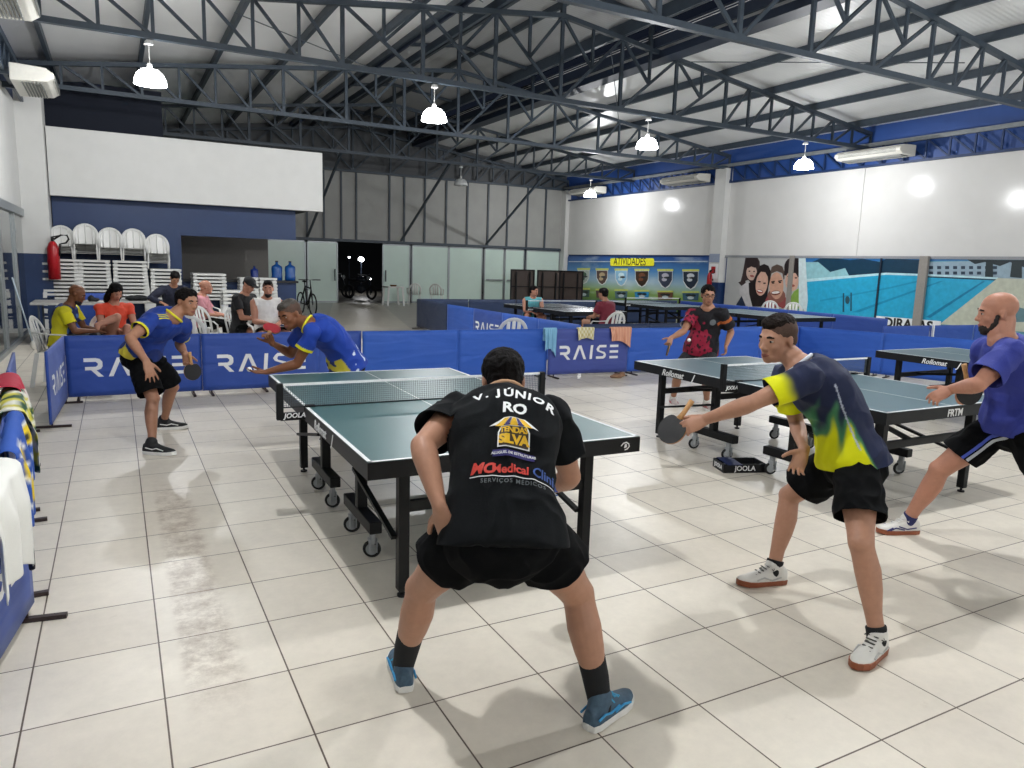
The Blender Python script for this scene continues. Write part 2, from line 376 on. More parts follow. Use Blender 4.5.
# kiosk under the white fascia
struct(obj('wall_kiosk', box(B(), -1.12, 1.35, 18.55, 18.7, 0, 2.95), M_navy))
struct(obj('trim_15', box(B(), 1.35, 3.92, 18.55, 18.7, 2.1, 2.95), M_navy))
struct(obj('wall_kiosk_back', box(B(), -1.5, 3.76, 21.4, 21.5, 0, 2.85), mat('dim grey kiosk wall', '#6d6a66', .7)))
struct(obj('ceiling_kiosk', box(B(), -1.6, 4.45, 18.5, 24.0, 2.86, 2.95), mat('dark kiosk ceiling', '#2b2c30', .8)))
struct(obj('wall_kiosk_shade', box(B(), -1.6, 1.25, 21.6, 21.8, 2.95, 5.75), mat('navy painted as shade', '#141d30', .7)))  # dark sheet added to stand for the unlit space above the kiosk
fas = struct(obj('trim_16', box(B(), -1.12, 4.5, 18.2, 18.45, 2.8, 4.17), M_white))
ct = thing('kiosk_counter', 'navy kiosk counter with black top left of the glass doors, water jugs on it', 'counter', (2.63, 18.8, 0))
obj('counter_front', box(B(), -1.28, 1.29, -.2, .2, 0, 1.06), M_navy, ct); obj('counter_top', box(B(), -1.28, 1.33, -.28, .3, 1.06, 1.11), mat('black stone', '#15161a', .3), ct)
# ---------------------------------------------------------------- roof trusses
W = .07
def truss_parts(root):
    bl = -1.55; br_ = 17.95; zb = 5.03; tz = lambda x: RZ - SL*abs(x-RX)
    obj('bottom_chord', bar(B(), (bl, 0, zb), (br_, 0, zb), .1, .09), M_steel, root)
    for e in (bl, br_): obj('top_chord', bar(B(), (e, 0, tz(e)), (RX, 0, RZ), .1, .09), M_steel, root)
    c = [RX + s*k for s in (-1, 1) for k in (1.5, 3.0, 4.5)]
    xs = [RX]+c
    for x in xs: obj('web_post', bar(B(), (x, 0, zb), (x, 0, tz(x)), W, .055, up=(0, 1, 0)), M_steel, root)
    for s in (-1, 1):
        for k in (0, 1.5, 3.0):
            a = V((RX+s*k, 0, zb)); b_ = V((RX+s*(k+1.5), 0, tz(RX+s*(k+1.5)))); t = V((RX+s*k, 0, tz(RX+s*k)))
            mid = a.lerp(b_, .5)
            obj('web_diagonal', bar(B(), a, b_, W*.8, .05, up=(0, 1, 0)), M_steel, root)
            obj('web_diagonal', bar(B(), t, mid, W*.8, .05, up=(0, 1, 0)), M_steel, root)
            q = V((RX+s*(k+.75), 0, tz(RX+s*(k+.75)))); obj('web_post', bar(B(), q, mid, W*.8, .05, up=(0, 1, 0)), M_steel, root)
        k = 4.5
        while k < 9.2:
            a = V((RX+s*k, 0, zb)); x2 = RX+s*(k+.75); b_ = V((x2, 0, tz(x2)))
            obj('web_diagonal', bar(B(), a, b_, W*.7, .05, up=(0, 1, 0)), M_steel, root)
            obj('web_post', bar(B(), (x2, 0, zb), b_, W*.75, .05, up=(0, 1, 0)), M_steel, root); k += .75
    for x in (LX0, LX1): obj('lantern_post', bar(B(), (x, 0, tz(x)), (x, 0, 7.0), .09, .09, up=(0, 1, 0)), M_steel, root)
    for x in (LX0, LX1): obj('lantern_rafter', bar(B(), (x, 0, 6.98), (RX, 0, 7.27), .07, .08), M_steel, root)
    obj('lantern_post', bar(B(), (RX, 0, RZ), (RX, 0, 7.27), .09, .09, up=(0, 1, 0)), M_steel, root)
TY = [8.5, 13.45, 18.6, 23.7, 28.45, 3.35, -1.7, -6.8]
TL = ['steel roof truss nearest the camera, cropped by the top of the picture', 'steel roof truss from which the four bright lamps hang', 'steel roof truss above the white fascia of the kiosk',
      'dim steel roof truss in front of the grey back wall', 'dark steel truss flush with the back wall', 'steel roof truss overhead, above the first table', 'steel roof truss just behind the camera', 'steel roof truss far behind the camera']
t0 = thing('roof_truss', TL[0], 'roof truss', (0, TY[0], 0), group='roof trusses'); truss_parts(t0)
for y, l in zip(TY[1:6], TL[1:6]): dup(t0, (0, y, 0), label=l)
# purlins and ridge members
pk = [(-9.2, 'along the left eave'), (-7.5, 'fourth left of the ridge'), (-6.0, 'third left of the ridge'), (-4.5, 'second left of the ridge'), (-3.0, 'first left of the ridge'), (-1.5, 'left lantern edge'),
      (1.5, 'right lantern edge'), (3.0, 'first right of the ridge'), (4.5, 'second right of the ridge'), (6.0, 'third right of the ridge'), (7.5, 'fourth right of the ridge'), (9.2, 'along the right eave')]
for k, l in pk:
    x = RX+k; tag(obj('roof_purlin', bar(B(), (x, Y0, RZ-SL*abs(k)+.13), (x, Y1, RZ-SL*abs(k)+.13), .075, .16), M_steel), 'long dark steel roof purlin, '+l, 'purlin', 'roof purlins')
for x, z, l in ((LX0-.12, 6.52, 'left'), (LX1+.12, 6.47, 'right'), (LX0+.2, 6.98, 'upper left'), (LX1-.2, 6.98, 'upper right'), (7.7, 7.2, 'left ridge'), (8.7, 7.2, 'right ridge')):
    tag(obj('lantern_beam', bar(B(), (x, Y0, z), (x, Y1, z), .08, .14), M_steel), 'dark steel beam along the roof lantern, %s one' % l, 'beam', 'lantern beams')
tag(obj('lantern_gutter', box(B(), LX1+.2, LX1+.6, Y0, Y1, 6.2, 6.36), M_dark), 'wide gutter band right of the roof lantern, coloured dark for its shaded side', 'gutter')  # dark band carries the shade of the lantern's side in its colour
# eave truss on the right wall, blue
for side, x, lab in ((1, X1-.12, 'right'), (-1, X0+.14, 'left')):
    e = thing('eave_truss', 'zigzag eave truss above the %s wall, in front of blue paint' % lab, 'truss', (x, 0, 0))
    mm = M_navy if side == 1 else M_steel
    obj('top_chord', bar(B(), (0, Y0, 5.1), (0, Y1, 5.1), .08, .1), M_steel2 if side == 1 else M_steel, e); obj('bottom_chord', bar(B(), (0, Y0, 4.56), (0, Y1, 4.56), .06, .06), mm, e)
    bm = B(); y = -2.0
    while y < Y1-.7:
        bar(bm, (0, y, 5.06), (0, y, 4.58), .04); bar(bm, (0, y, 4.58), (0, y+.6, 5.06), .04); y += .6
    obj('web', bm, mm, e)
for x, l in ((6.46, 'left'), (10.18, 'middle'), (13.98, 'right')):
    tag(obj('diagonal_brace', bar(B(), (x, 23.7, 5.0), (x, 28.5, 2.5), .07), M_steel), 'slanting steel brace on the grey back wall, %s one of three' % l, 'brace', 'back wall braces')
random.seed(4)
# thin sag rods under the roof sheets
rods = [((0, 10.5), (6, 13.4)), ((1.5, 8.5), (6, 12.6)), ((11.2, 13.2), (14.5, 9.0)), ((9.8, 14), (13.2, 18.3)), ((2, 14), (6, 18.4))]
for i, (a, b_) in enumerate(rods):
    bm = B(); tube(bm, [(a[0], a[1], roofz(a[0])-.32), (b_[0], b_[1], roofz(b_[0])-.32)], .01, 6)
    tag(obj('sag_rod', bm, M_steel), 'thin steel sag rod crossing the roof, %s' % ['far left', 'left beside the nearest truss', 'right beside the nearest truss', 'right past the lamp truss', 'left past the lamp truss'][i], 'rod', 'roof sag rods')
# ---------------------------------------------------------------- lamps
M_bulb = mat('lit lamp glass', '#ffffff', .3, emit='#ffffff', es=25, var=0)
M_dome = mat('lit acrylic dome', '#f4f6f8', .3, emit='#ffffff', es=22.0, var=0)
M_bulboff = mat('unlit lamp glass', '#cfd2d2', .3, var=0)
M_wh = mat('white plastic', '#d9d9d6', .4, var=.02)
def lamp(x, y, label, lit=True, z=4.4):
    t = thing('hanging_lamp', label, 'lamp', (x, y, z), group='hanging hall lamps')
    bm = B(); cyl(bm, (0, 0, .1), (0, 0, .5), .008, n=6); obj('cord', bm, M_wh, t)
    bm = B(); chain(bm, [(0, 0, .5), (0, 0, .55)], [.07, .05], n=16, cap0='flat', cap1='flat'); obj('ceiling_rose', bm, M_wh, t)
    bm = B(); chain(bm, [(0, 0, .2), (0, 0, .12)], [.035, .045], n=20, cap0='round', cap1='flat'); obj('socket', bm, M_wh, t, smooth=True)
    bm = B(); prf = [(.05, .13), (.13, .11), (.19, .05), (.225, -.03), (.235, -.10)]; nn = 28; rows = [[bm.verts.new((r_*math.cos(2*math.pi*k/nn), r_*math.sin(2*math.pi*k/nn), z_)) for k in range(nn)] for r_, z_ in prf]
    for i in range(len(rows)-1):
        for k in range(nn): bm.faces.new((rows[i][k], rows[i][(k+1) % nn], rows[i+1][(k+1) % nn], rows[i+1][k]))
    sh_ = obj('reflector_dome', bm, M_dome if lit else M_bulboff, t, smooth=True); so_ = sh_.modifiers.new('s', 'SOLIDIFY'); so_.thickness = .006
    bm = B(); chain(bm, [(0, 0, .08), (0, 0, .02), (0, 0, -.02)], [.06, .11, .10], n=20); obj('bulb', bm, M_bulb if lit else M_bulboff, t, smooth=True)
    if lit:
        ld = bpy.data.lights.new('lamp_light', 'POINT'); ld.energy = LAMP_POWER; ld.color = LAMP_COLOR; ld.shadow_soft_size = .05
        lo = bpy.data.objects.new('lamp_light', ld); COL.objects.link(lo); lo.parent = t; lo.location = (0, 0, -.20)
    return t
nm = {3.3: 'overhead row above the first tables', 13.45: 'middle of the hall', -6.8: 'added fill row behind the camera'}
for y in LAMP_ROWS:
    for x, q in zip(LAMP_X, ('leftmost', 'second from the left', 'third from the left', 'rightmost')):
        lamp(x, y, 'bright white hanging lamp, %s in the %s' % (q, nm[y]))
lamp(15.95, 23.7, 'bright white hanging lamp over the far right corner, near the mural')
lamp(10.6, 23.7, 'unlit hanging lamp before the grey back wall', lit=False)
# ---------------------------------------------------------------- air conditioners
M_ac = mat('warm white plastic', '#cfcdc4', .4, var=.03); M_acd = mat('grey plastic grille', '#6f7270', .5)
def ac(loc, rz, label, L_=1.9):
    t = thing('air_conditioner', label, 'air conditioner', loc, rz, 'wall air conditioners')
    # local: back on the wall plane x=0, front to -x, length along y
    bm = B(); pr = [(0, 0), (-.52, .03), (-.62, .1), (-.62, .17), (-.5, .25), (-.1, .27), (0, .27)]
    a = [bm.verts.new((x, -L_/2, z)) for x, z in pr]; b_ = [bm.verts.new((x, L_/2, z)) for x, z in pr]
    for i in range(len(pr)): j = (i+1) % len(pr); bm.faces.new((a[i], a[j], b_[j], b_[i]))
    bm.faces.new(list(reversed(a))); bm.faces.new(b_)
    bmesh.ops.recalc_face_normals(bm, faces=bm.faces); obj('housing', bm, M_ac, t, bevel=.015)
    [obj('wall_bracket', box(B(), -.02, .24, y_-.03, y_+.03, .1, .2), M_steel, t) for y_ in (-.6, .6)]
    bm = B()
    for k in range(4): box(bm, -.63, -.615, -L_/2+.12, L_/2-.12, .075+k*.025, .085+k*.025)
    obj('air_outlet', bm, M_acd, t)
    bm = B()
    for k in range(7): box(bm, -.42, -.12, -L_/2+.1, L_/2-.1, 0, 0) if False else box(bm, -.44+k*.045, -.42+k*.045, -L_/2+.1, L_/2-.1, -.004, .03)
    obj('intake_grille', bm, M_acd, t)
    return t
ac((17.78, 12.95, 4.66), 0, 'long white air conditioner above the pool mural')
ac((17.78, 20.2, 4.62), 0, 'long white air conditioner left of the white pillar')
ac((17.78, 26.2, 4.66), 0, 'long white air conditioner in the far corner above the activities mural')
ac((-1.36, 15.6, 4.38), math.pi, 'white air conditioner at the left edge above the glass front', 1.5)
ac((-1.36, 11.6, 4.72), math.pi, 'white air conditioner cropped by the top left corner')
# ================================================================ table tennis tables
def top_mat(nm, col):
    m = bpy.data.materials.new(nm); m.use_nodes = True; nt = m.node_tree; N = nt.nodes; L = nt.links; b = N['Principled BSDF']
    tc = N.new('ShaderNodeTexCoord'); nz = N.new('ShaderNodeTexNoise'); nz.inputs['Scale'].default_value = 5; nz.inputs['Detail'].default_value = 6; L.new(tc.outputs['Object'], nz.inputs[0])
    cr_ = N.new('ShaderNodeValToRGB'); cr_.color_ramp.elements[0].color = (*[x*.9 for x in lin(col)], 1); cr_.color_ramp.elements[1].color = (*[x*1.12 for x in lin(col)], 1)
    L.new(nz.outputs['Fac'], cr_.inputs[0]); L.new(cr_.outputs[0], b.inputs['Base Color']); b.inputs['Roughness'].default_value = .4; b.inputs['Specular IOR Level'].default_value = .7
    return m
M_top = top_mat('green table top paint', '#33595c'); M_topb = top_mat('grey blue table top paint', '#43606a')
M_line = mat('white line paint', '#e4e6e6', .5, var=.02)
M_blk = mat('black powder coated steel', '#111214', .5, var=.1, spec=.25); M_apron = mat('black table apron', '#131518', .45, var=.06, spec=.3)
M_rub = mat('black rubber', '#141414', .7); M_rim = mat('grey wheel hub', '#9fa3a5', .4); M_net = mat('dark net cord', '#1c2124', .8)
M_net2 = mat('grey woven net', '#596468', .8)
M_txt = mat('white print', '#e9eaea', .6, var=0)
TW, TLEN, TH = 1.525, 2.74, .76
def table_half(root, s, mt):
    """s=0 near half, s=1 far half"""
    f = (lambda y: y) if s == 0 else (lambda y: TLEN-y)
    def yb(a, b_): return (min(f(a), f(b_)), max(f(a), f(b_)))
    y0, y1 = yb(0, 1.365)
    tp = obj('table_top', box(B(), 0, TW, y0, y1, TH-.003, TH), mt, root)
    bm = B(); w_ = .02; z = TH+.0012
    a, c = yb(0, w_); box(bm, 0, TW, a, c, TH, z); box(bm, 0, w_, y0, y1, TH, z); box(bm, TW-w_, TW, y0, y1, TH, z); box(bm, TW/2-.0025, TW/2+.0025, y0, y1, TH, z)
    obj('line', bm, M_line, tp)
    bm = B(); a, c = yb(-.003, .03); box(bm, -.003, TW+.003, a, c, .675, TH-.0035)
    a2, c2 = yb(.03, 1.36); box(bm, -.003, .03, a2, c2, .675, TH-.0035); box(bm, TW-.03, TW+.003, a2, c2, .675, TH-.0035)
    a3, c3 = yb(1.33, 1.36); box(bm, .03, TW-.03, a3, c3, .70, TH-.022)
    obj('apron', bm, M_apron, root)
    for x in (.225, TW-.225):
        lg = obj('leg', box(B(), x-.028, x+.028, f(.17)-.028, f(.17)+.028, .035, .70), M_blk, root, bevel=.004)
        bm = B(); cyl(bm, (x, f(.17), 0), (x, f(.17), .012), .026); cyl(bm, (x, f(.17), .012), (x, f(.17), .04), .009); obj('foot_pad', bm, M_rub, lg)
        obj('wheel_post', box(B(), x-.03, x+.03, f(.92)-.03, f(.92)+.03, .23, .70), M_blk, root, bevel=.004)
        a, c = yb(.62, 1.2); bar_ = obj('wheel_bar', box(B(), x-.035, x+.035, a, c, .165, .235), M_blk, root, bevel=.006)
        obj('diagonal_brace', bar(B(), (x-.04, f(.92), .47), (x-.04, f(.18), .31), .03, .02), M_blk, root)
        for y in (.69, 1.12):
            cs = B(); box(cs, x-.012, x+.012, f(y)-.02, f(y)+.02, .09, .165)
            for sx_ in (-.02, .016): box(cs, x+sx_, x+sx_+.004, f(y)-.03, f(y)+.025, .04, .12)
            co = obj('caster', cs, M_rim, root)
            wb = B(); yy = f(y)+.012; torus(wb, (x, yy, .052), (.45, .9, 0), .04, .0125, 20, 8); obj('tyre', wb, M_rub, co, smooth=True)
            wb = B(); cyl(wb, (x-.0045, yy-.009, .052), (x+.0045, yy+.009, .052), .034, n=20); obj('wheel_hub', wb, M_rim, co)
    obj('crossbar', bar(B(), (.225, f(.17), .47), (TW-.225, f(.17), .47), .03, .055), M_blk, root)
    obj('crossbar', bar(B(), (.225, f(.92), .54), (TW-.225, f(.92), .54), .03, .05), M_blk, root)
    obj('center_strut', bar(B(), (.6, f(.17), .47), (.95, f(.92), .54), .03, .03), M_blk, root)
def side_text(root, s, txt, sz, y, side):
    x = .004 if side == 'l' else TW-.004
    if side == 'l': text('lettering', s, sz, (0, -1, 0), (0, 0, 1), (x, y, .71), M_txt, root, bold=sz*.02, shear=.3)
def table(label, loc, rz, mt, marks, group='table tennis tables'):
    t = thing('ping_pong_table', label, 'table', loc, rz, group)
    table_half(t, 0, mt); table_half(t, 1, mt)
    for (s, sz, x, y, dirx, b_, sh) in marks: text('lettering', s, sz, dirx, (0, 0, 1), (x, y, .708), M_txt, t, bold=b_, shear=sh)
    return t
def swoosh_logo(root, o, x, y, k):
    bm = B(); X, Y = V(x), V(y); o = V(o)
    pts = [(-1, .1), (-.5, .65), (.2, .8), (.8, .45), (.95, -.1), (.5, -.6), (-.1, -.7), (-.6, -.35)]
    for i in range(len(pts)-2):
        a, b_ = pts[i], pts[i+1]
        poly(bm, [o+X*a[0]*k+Y*a[1]*k, o+X*b_[0]*k+Y*b_[1]*k, o+X*b_[0]*k*.75+Y*b_[1]*k*.7, o+X*a[0]*k*.75+Y*a[1]*k*.7])
    poly(bm, [o+X*q[0]*k+Y*q[1]*k for q in ((-.25, -.3), (.35, -.2), (.3, .35), (-.1, .4))]); obj('emblem', bm, M_txt, root)
def net(label, loc, rz, fine=True):
    t = thing('table_net', label, 'net', loc, rz, 'table nets')
    # origin = near-left table corner, net across x at y=1.37
    for x, sgn in ((-.1525, -1), (TW+.1525, 1)):
        bm = B(); box(bm, x-.02, x+.02, 1.35, 1.39, TH-.07, TH+.155); box(bm, min(x, x-sgn*.17), max(x, x-sgn*.17), 1.352, 1.388, TH-.075, TH-.022 if False else TH-.028)
        box(bm, (0 if sgn < 0 else TW-.06), (.06 if sgn < 0 else TW), 1.35, 1.39, TH+.0015, TH+.014)
        po = obj('net_post', bm, M_blk, t, bevel=.003)
        if sgn < 0: text('lettering', 'JOOLA', .042, (1, 0, 0), (0, 0, 1), (x+.085, 1.349, TH-.045), M_txt, po, bold=.001, shear=.2); 
    bm = B(); x0, x1 = -.14, TW+.14; stepx = .013 if fine else .05
    n = int((x1-x0)/stepx)
    for i in range(n+1): x = x0+i*stepx; box(bm, x-.0011, x+.0011, 1.3692, 1.3708, TH+.002, TH+.14)
    for j in range(11 if fine else 4): z = TH+.004+j*(.0135 if fine else .04); box(bm, x0, x1, 1.3693, 1.3707, z-.0009, z+.0009)
    nm_ = obj('net_mesh', bm, M_net2, t); nm_['kind'] = 'stuff'
    obj('net_band', box(B(), x0, x1, 1.366, 1.374, TH+.1375, TH+.1525), mat('white net tape', '#e8eaea', .7), t)
    obj('net_cord', box(B(), x0, x1, 1.367, 1.373, TH+.001, TH+.008), M_net, t)
    return t
AL = (.9684, 3.1378, 0); AR = -.0176; BL = (4.532, 3.0499, 0); BR = .0031
side = (0, -1, 0)
ta = table('green table tennis table in the foreground, the black shirted player stands at it', AL, AR, M_top,
    [('Rollomat', .08, -.0035, .96, side, .0015, .35), ('J', .09, -.0035, .68, side, .002, .5)])
swoosh_logo(ta, (1.43, -.0035, .712), (1, 0, 0), (0, 0, 1), .032)
tb = table('grey blue table tennis table, bald player stands at its right end', BL, BR, M_topb,
    [('Rollomat', .08, -.0035, 2.17, side, .0015, .35), ('J', .09, -.0035, 1.9, side, .002, .5), ('FRTM', .075, .78, -.0035, (1, 0, 0), .002, .05)])
tc_ = table('table tennis table partly hidden behind the bald player', (8.25, 3.05, 0), 0.0, M_topb, [('Rollomat', .08, -.0035, 2.0, side, .0015, .35), ('J', .09, -.0035, 1.72, side, .002, .5)])
td = table('distant table tennis table between the man in teal and the man in maroon', (8.03, 12.6, 0), 0.0, mat('dark glossy blue table top', '#27323f', .25), [])
te = table('distant dark table tennis table seen edge on above the blue panels, right', (12.1, 10.6, 0), 0.0, M_topb, [])
tf = table('distant table tennis table edge on, left of the player in glasses', (11.9, 14.2, 0), 0.0, M_topb, [])
net('net with white top band across the foreground green table', AL, AR)
net('net with white top band on the table right of the glasses player', BL, BR)
net('net on the distant table between two seated men', (8.03, 12.6, 0), 0, False)
net('distant net behind the glasses player', (11.9, 14.2, 0), 0, False)
# net umpire box on the floor under the second table
t = thing('cardboard_box', 'open black and white box on the floor beneath the second table', 'box', (4.62, 4.4, 0), -.35)
bm = B(); box(bm, -.19, .19, -.11, .11, 0, .012); box(bm, -.19, .19, -.11, -.102, 0, .075); box(bm, -.19, .19, .102, .11, 0, .075); box(bm, -.19, -.182, -.11, .11, 0, .075); box(bm, .182, .19, -.11, .11, 0, .075)
obj('tray', bm, M_apron, t); obj('flap', bar(B(), (-.1, -.13, .075), (-.1, .1, .08), .13, .004), mat('dark blue card', '#1d2b57', .5), t)
obj('white_card', box(B(), -.15, -.04, -.1, .1, .013, .03), M_txt, t)
text('lettering', 'JOOLA', .06, (1, 0, 0), (0, 0, 1), (0, -.1115, .038), M_txt, t, bold=.001)
text('lettering', 'JOOLA', .05, (0, -1, 0), (0, 0, 1), (-.1915, 0, .038), M_txt, t, bold=.001)
# folded tables standing upright at the back
def folded(loc, rz, label):
    t = thing('folded_table', label, 'table', loc, rz, 'folded tables at the back')
    M_und = mat('brown board underside', '#3a2f2a', .6)
    obj('table_top', box(B(), -.52, .52, 0, .03, .12, 1.5), M_und, t); bm = B()
    for x in (-.52, .48): box(bm, x, x+.04, -.04, 0, .12, 1.5)
    for z in (.12, .8, 1.46): box(bm, -.48, .48, -.04, 0, z, z+.04)
    obj('frame', bm, M_blk, t)
    for x in (-.3, .3): obj('leg', box(B(), x-.025, x+.025, -.09, -.04, .3, 1.4), M_blk, t)
    bm = B()
    for x in (-.45, .45): torus(bm, (x, -.05, .055), (1, 0, 0), .042, .012, 16, 6); bar(bm, (x, -.25, .1), (x, .15, .1), .05)
    obj('wheels', bm, M_rub, t); return t
folded((14.42, 26.0, 0), -.1, 'folded brown table standing upright before the glass front, left one')
folded((15.65, 26.0, 0), -.1, 'folded brown table standing upright near the mural, middle one')
folded((16.55, 25.7, 0), -.9, 'folded dark table standing upright, rightmost against the mural corner')
# ================================================================ barrier panels
def cloth_mat(nm, col, nrough=.55):
    m = bpy.data.materials.new(nm); m.use_nodes = True; nt = m.node_tree; N = nt.nodes; L = nt.links; b = N['Principled BSDF']
    tc = N.new('ShaderNodeTexCoord'); nz = N.new('ShaderNodeTexNoise'); nz.inputs['Scale'].default_value = 1.6; nz.inputs['Detail'].default_value = 2; nz.inputs['Distortion'].default_value = .8
    mp = N.new('ShaderNodeMapping'); mp.inputs['Scale'].default_value = (.7, 1, 2.6); L.new(tc.outputs['Object'], mp.inputs[0]); L.new(mp.outputs[0], nz.inputs[0])
    bp = N.new('ShaderNodeBump'); bp.inputs['Strength'].default_value = .55; bp.inputs['Distance'].default_value = .05; L.new(nz.outputs['Fac'], bp.inputs['Height']); L.new(bp.outputs[0], b.inputs['Normal'])
    b.inputs['Base Color'].default_value = (*lin(col), 1); b.inputs['Roughness'].default_value = nrough; b.inputs['Sheen Weight'].default_value = .1
    return m
M_bar = cloth_mat('indigo blue barrier vinyl', '#24489c'); M_barl = cloth_mat('bright blue barrier vinyl', '#2358b8'); M_bard = cloth_mat('dark navy barrier vinyl', '#172c4e'); M_bar2 = cloth_mat('violet blue barrier vinyl', '#3a4a96')
def raise_letters(H):
    """the wordmark, five separate shapes; lower left origin, height H; returns bmesh in x (right) and z (up)"""
    bm = B(); u = H; y = -.0
    def P(l): poly(bm, [(a*u, 0, b*u) for a, b in l])
    t = .2
    # R: top bar, bowl, diagonal leg, open at left
    P([(0, 1), (0, .8), (.55, .8), (.55, 1)]); P([(.55, 1), (.55, .8), (.64, .72), (.86, .8), (.74, .95)]); P([(.64, .72), (.64, .62), (.86, .55), (.86, .8)]); P([(.64, .62), (.55, .54), (.62, .36), (.78, .42), (.86, .55)])
    P([(.05, .54), (.05, .36), (.62, .36), (.55, .54)]); P([(.32, .36), (.56, .36), (.9, 0), (.64, 0)])
    o = 1.12
    P([(o, 0), (o+.22, 0), (o+.62, .95), (o+.5, 1), (o+.42, 1)]); P([(o+.42, 1), (o+.68, 1), (o+1.1, 0), (o+.88, 0), (o+.53, .86)])
    o = 2.5; P([(o, 0), (o+.21, 0), (o+.29, 1), (o+.08, 1)])
    o = 3.05
    P([(o+.12, .88), (o+.25, 1), (o+.85, 1), (o+.85, .82), (o+.3, .82)]); P([(o, .7), (o+.12, .88), (o+.3, .82), (o+.24, .7), (o+.28, .6), (o+.1, .54)]); P([(o+.1, .54), (o+.28, .6), (o+.72, .48), (o+.86, .3), (o+.66, .32), (o+.56, .38)])
    P([(o+.66, .32), (o+.86, .3), (o+.8, .1), (o+.64, 0), (o+.58, .18)]); P([(o, 0), (o, .18), (o+.58, .18), (o+.64, 0)])
    o = 4.2
    for z in (0, .41, .82): P([(o, z), (o+.72, z), (o+.72, z+.18), (o, z+.18)])
    return bm, 4.92*u
def barrier(a, b_, label, m=None, logo=0, logoH=.215, group='barrier panels', feet=True, H=.745, slack=.012):
    """logo=+1 print on the side facing left of a->b seen from outside (-normal), see below"""
    a = V((*a, 0)); b_ = V((*b_, 0)); Ln = (b_-a).length; ang = math.atan2((b_-a).y, (b_-a).x)
    t = thing('barrier_panel', label, 'barrier', a, ang, group)
    bm = B(); n, k = 28, 10; vv = {}
    rnd = random.Random(label)
    ph = rnd.random()*6
    for side_ in (-1, 1):
        for i in range(n+1):
            for j in range(k+1):
                x = .001+(Ln-.002)*i/n; z = .05+(H-.055)*j/k
                e = math.sin(math.pi*i/n)*math.sin(math.pi*j/k)
                wv = (math.sin(3*x+ph+z*7)*.5+math.sin(9*x-5*z+ph*2)*.25+noise.noise(V((x*3, z*5, ph)))*.8)*slack*e
                vv[side_, i, j] = bm.verts.new((x, side_*.011+wv, z))
    for side_ in (-1, 1):
        for i in range(n):
            for j in range(k):
                q = [vv[side_, i, j], vv[side_, i+1, j], vv[side_, i+1, j+1], vv[side_, i, j+1]]
                bm.faces.new(q if side_ < 0 else list(reversed(q)))
    for i in range(n):
        bm.faces.new([vv[-1, i, k], vv[-1, i+1, k], vv[1, i+1, k], vv[1, i, k]]); bm.faces.new([vv[1, i, 0], vv[1, i+1, 0], vv[-1, i+1, 0], vv[-1, i, 0]])
    for j in range(k):
        bm.faces.new([vv[-1, 0, j+1], vv[1, 0, j+1], vv[1, 0, j], vv[-1, 0, j]]); bm.faces.new([vv[-1, n, j], vv[1, n, j], vv[1, n, j+1], vv[-1, n, j+1]])
    cl = obj('cloth', bm, m or M_bar, t, smooth=True)
    if feet:
        for x in (.1, Ln-.1):
            fm = B(); bar(fm, (x, -.16, .012), (x, .16, .012), .03, .02); bar(fm, (x, 0, .02), (x, 0, .06), .015); obj('foot', fm, mat('dark red brown steel', '#2c1c1b', .5), t)
    if logo:
        lm, wd = raise_letters(logoH)
        me = bpy.data.meshes.new('lettering'); 
        bmesh.ops.subdivide_edges(lm, edges=lm.edges, cuts=3, use_grid_fill=True)
        bmesh.ops.triangulate(lm, faces=lm.faces); lm.to_mesh(me); lm.free()
        bv = BVHTree.FromPolygons([v.co.copy() for v in cl.data.vertices], [list(p_.vertices) for p_ in cl.data.polygons])
        for v in me.vertices:
            x = v.co.x+(Ln-wd)/2; z = v.co.z+.27
            if logo > 0: q = V((x, -1, z)); d = V((0, 1, 0))
            else: q = V((Ln-x, 1, z)); d = V((0, -1, 0))
            h = bv.ray_cast(q, d)
            v.co = (h[0] if h[0] else q+d) - d*.003
        o_ = link('lettering', me, M_txt, t); o_['label'] = 'white lettering RAISE'
    return t
FYB = 9.45
barrier((-.54, 9.45), (.86, 9.46), 'indigo barrier panel with white lettering, behind the left standing player', M_bar, 1)
barrier((.86, 9.44), (2.26, 9.44), 'indigo barrier panel with white lettering, behind the serving player', M_bar, 1)
barrier((1.5, 9.52), (2.84, 9.50), 'indigo barrier panel right of the serving player, overlapping its neighbour', M_bar)
barrier((2.84, 9.44), (4.22, 9.42), 'bright blue plain barrier panel right of the serving player', M_barl, slack=.03)
barrier((4.22, 9.42), (5.66, 9.38), 'bright blue plain barrier panel above the foreground table net', M_barl)
barrier((5.66, 9.33), (7.08, 9.27), 'violet blue barrier panel with white lettering and towels hung over it', M_bar2, 1)
barrier((7.08, 9.27), (8.45, 9.2), 'bright blue plain barrier panel directly left of and behind the glasses player', M_barl)
barrier((8.45, 9.2), (9.85, 9.15), 'bright blue plain barrier panel right of the glasses player', M_barl)
barrier((9.85, 9.15), (10.75, 9.1), 'short bright blue barrier panel at the corner of the first court', M_barl)
barrier((10.75, 9.1), (11.2, 7.75), 'bright blue barrier panel right of the yellow sleeved player head', M_barl, slack=.03)
barrier((11.2, 7.75), (11.68, 6.4), 'bright blue barrier panel behind the net of the second table', M_barl, slack=.03)
barrier((11.68, 6.4), (12.15, 5.05), 'bright blue barrier panel left of the bald player', M_barl, slack=.03)
barrier((12.15, 5.05), (12.6, 3.7), 'bright blue barrier panel behind the bald player', M_barl)
barrier((12.6, 3.7), (13.05, 2.35), 'bright blue barrier panel cropped by the right edge of the picture', M_barl)
barrier((-.61, 7.96), (-.55, 9.42), 'indigo end barrier panel with white lettering, at the left corner of the court', M_bar, 1)
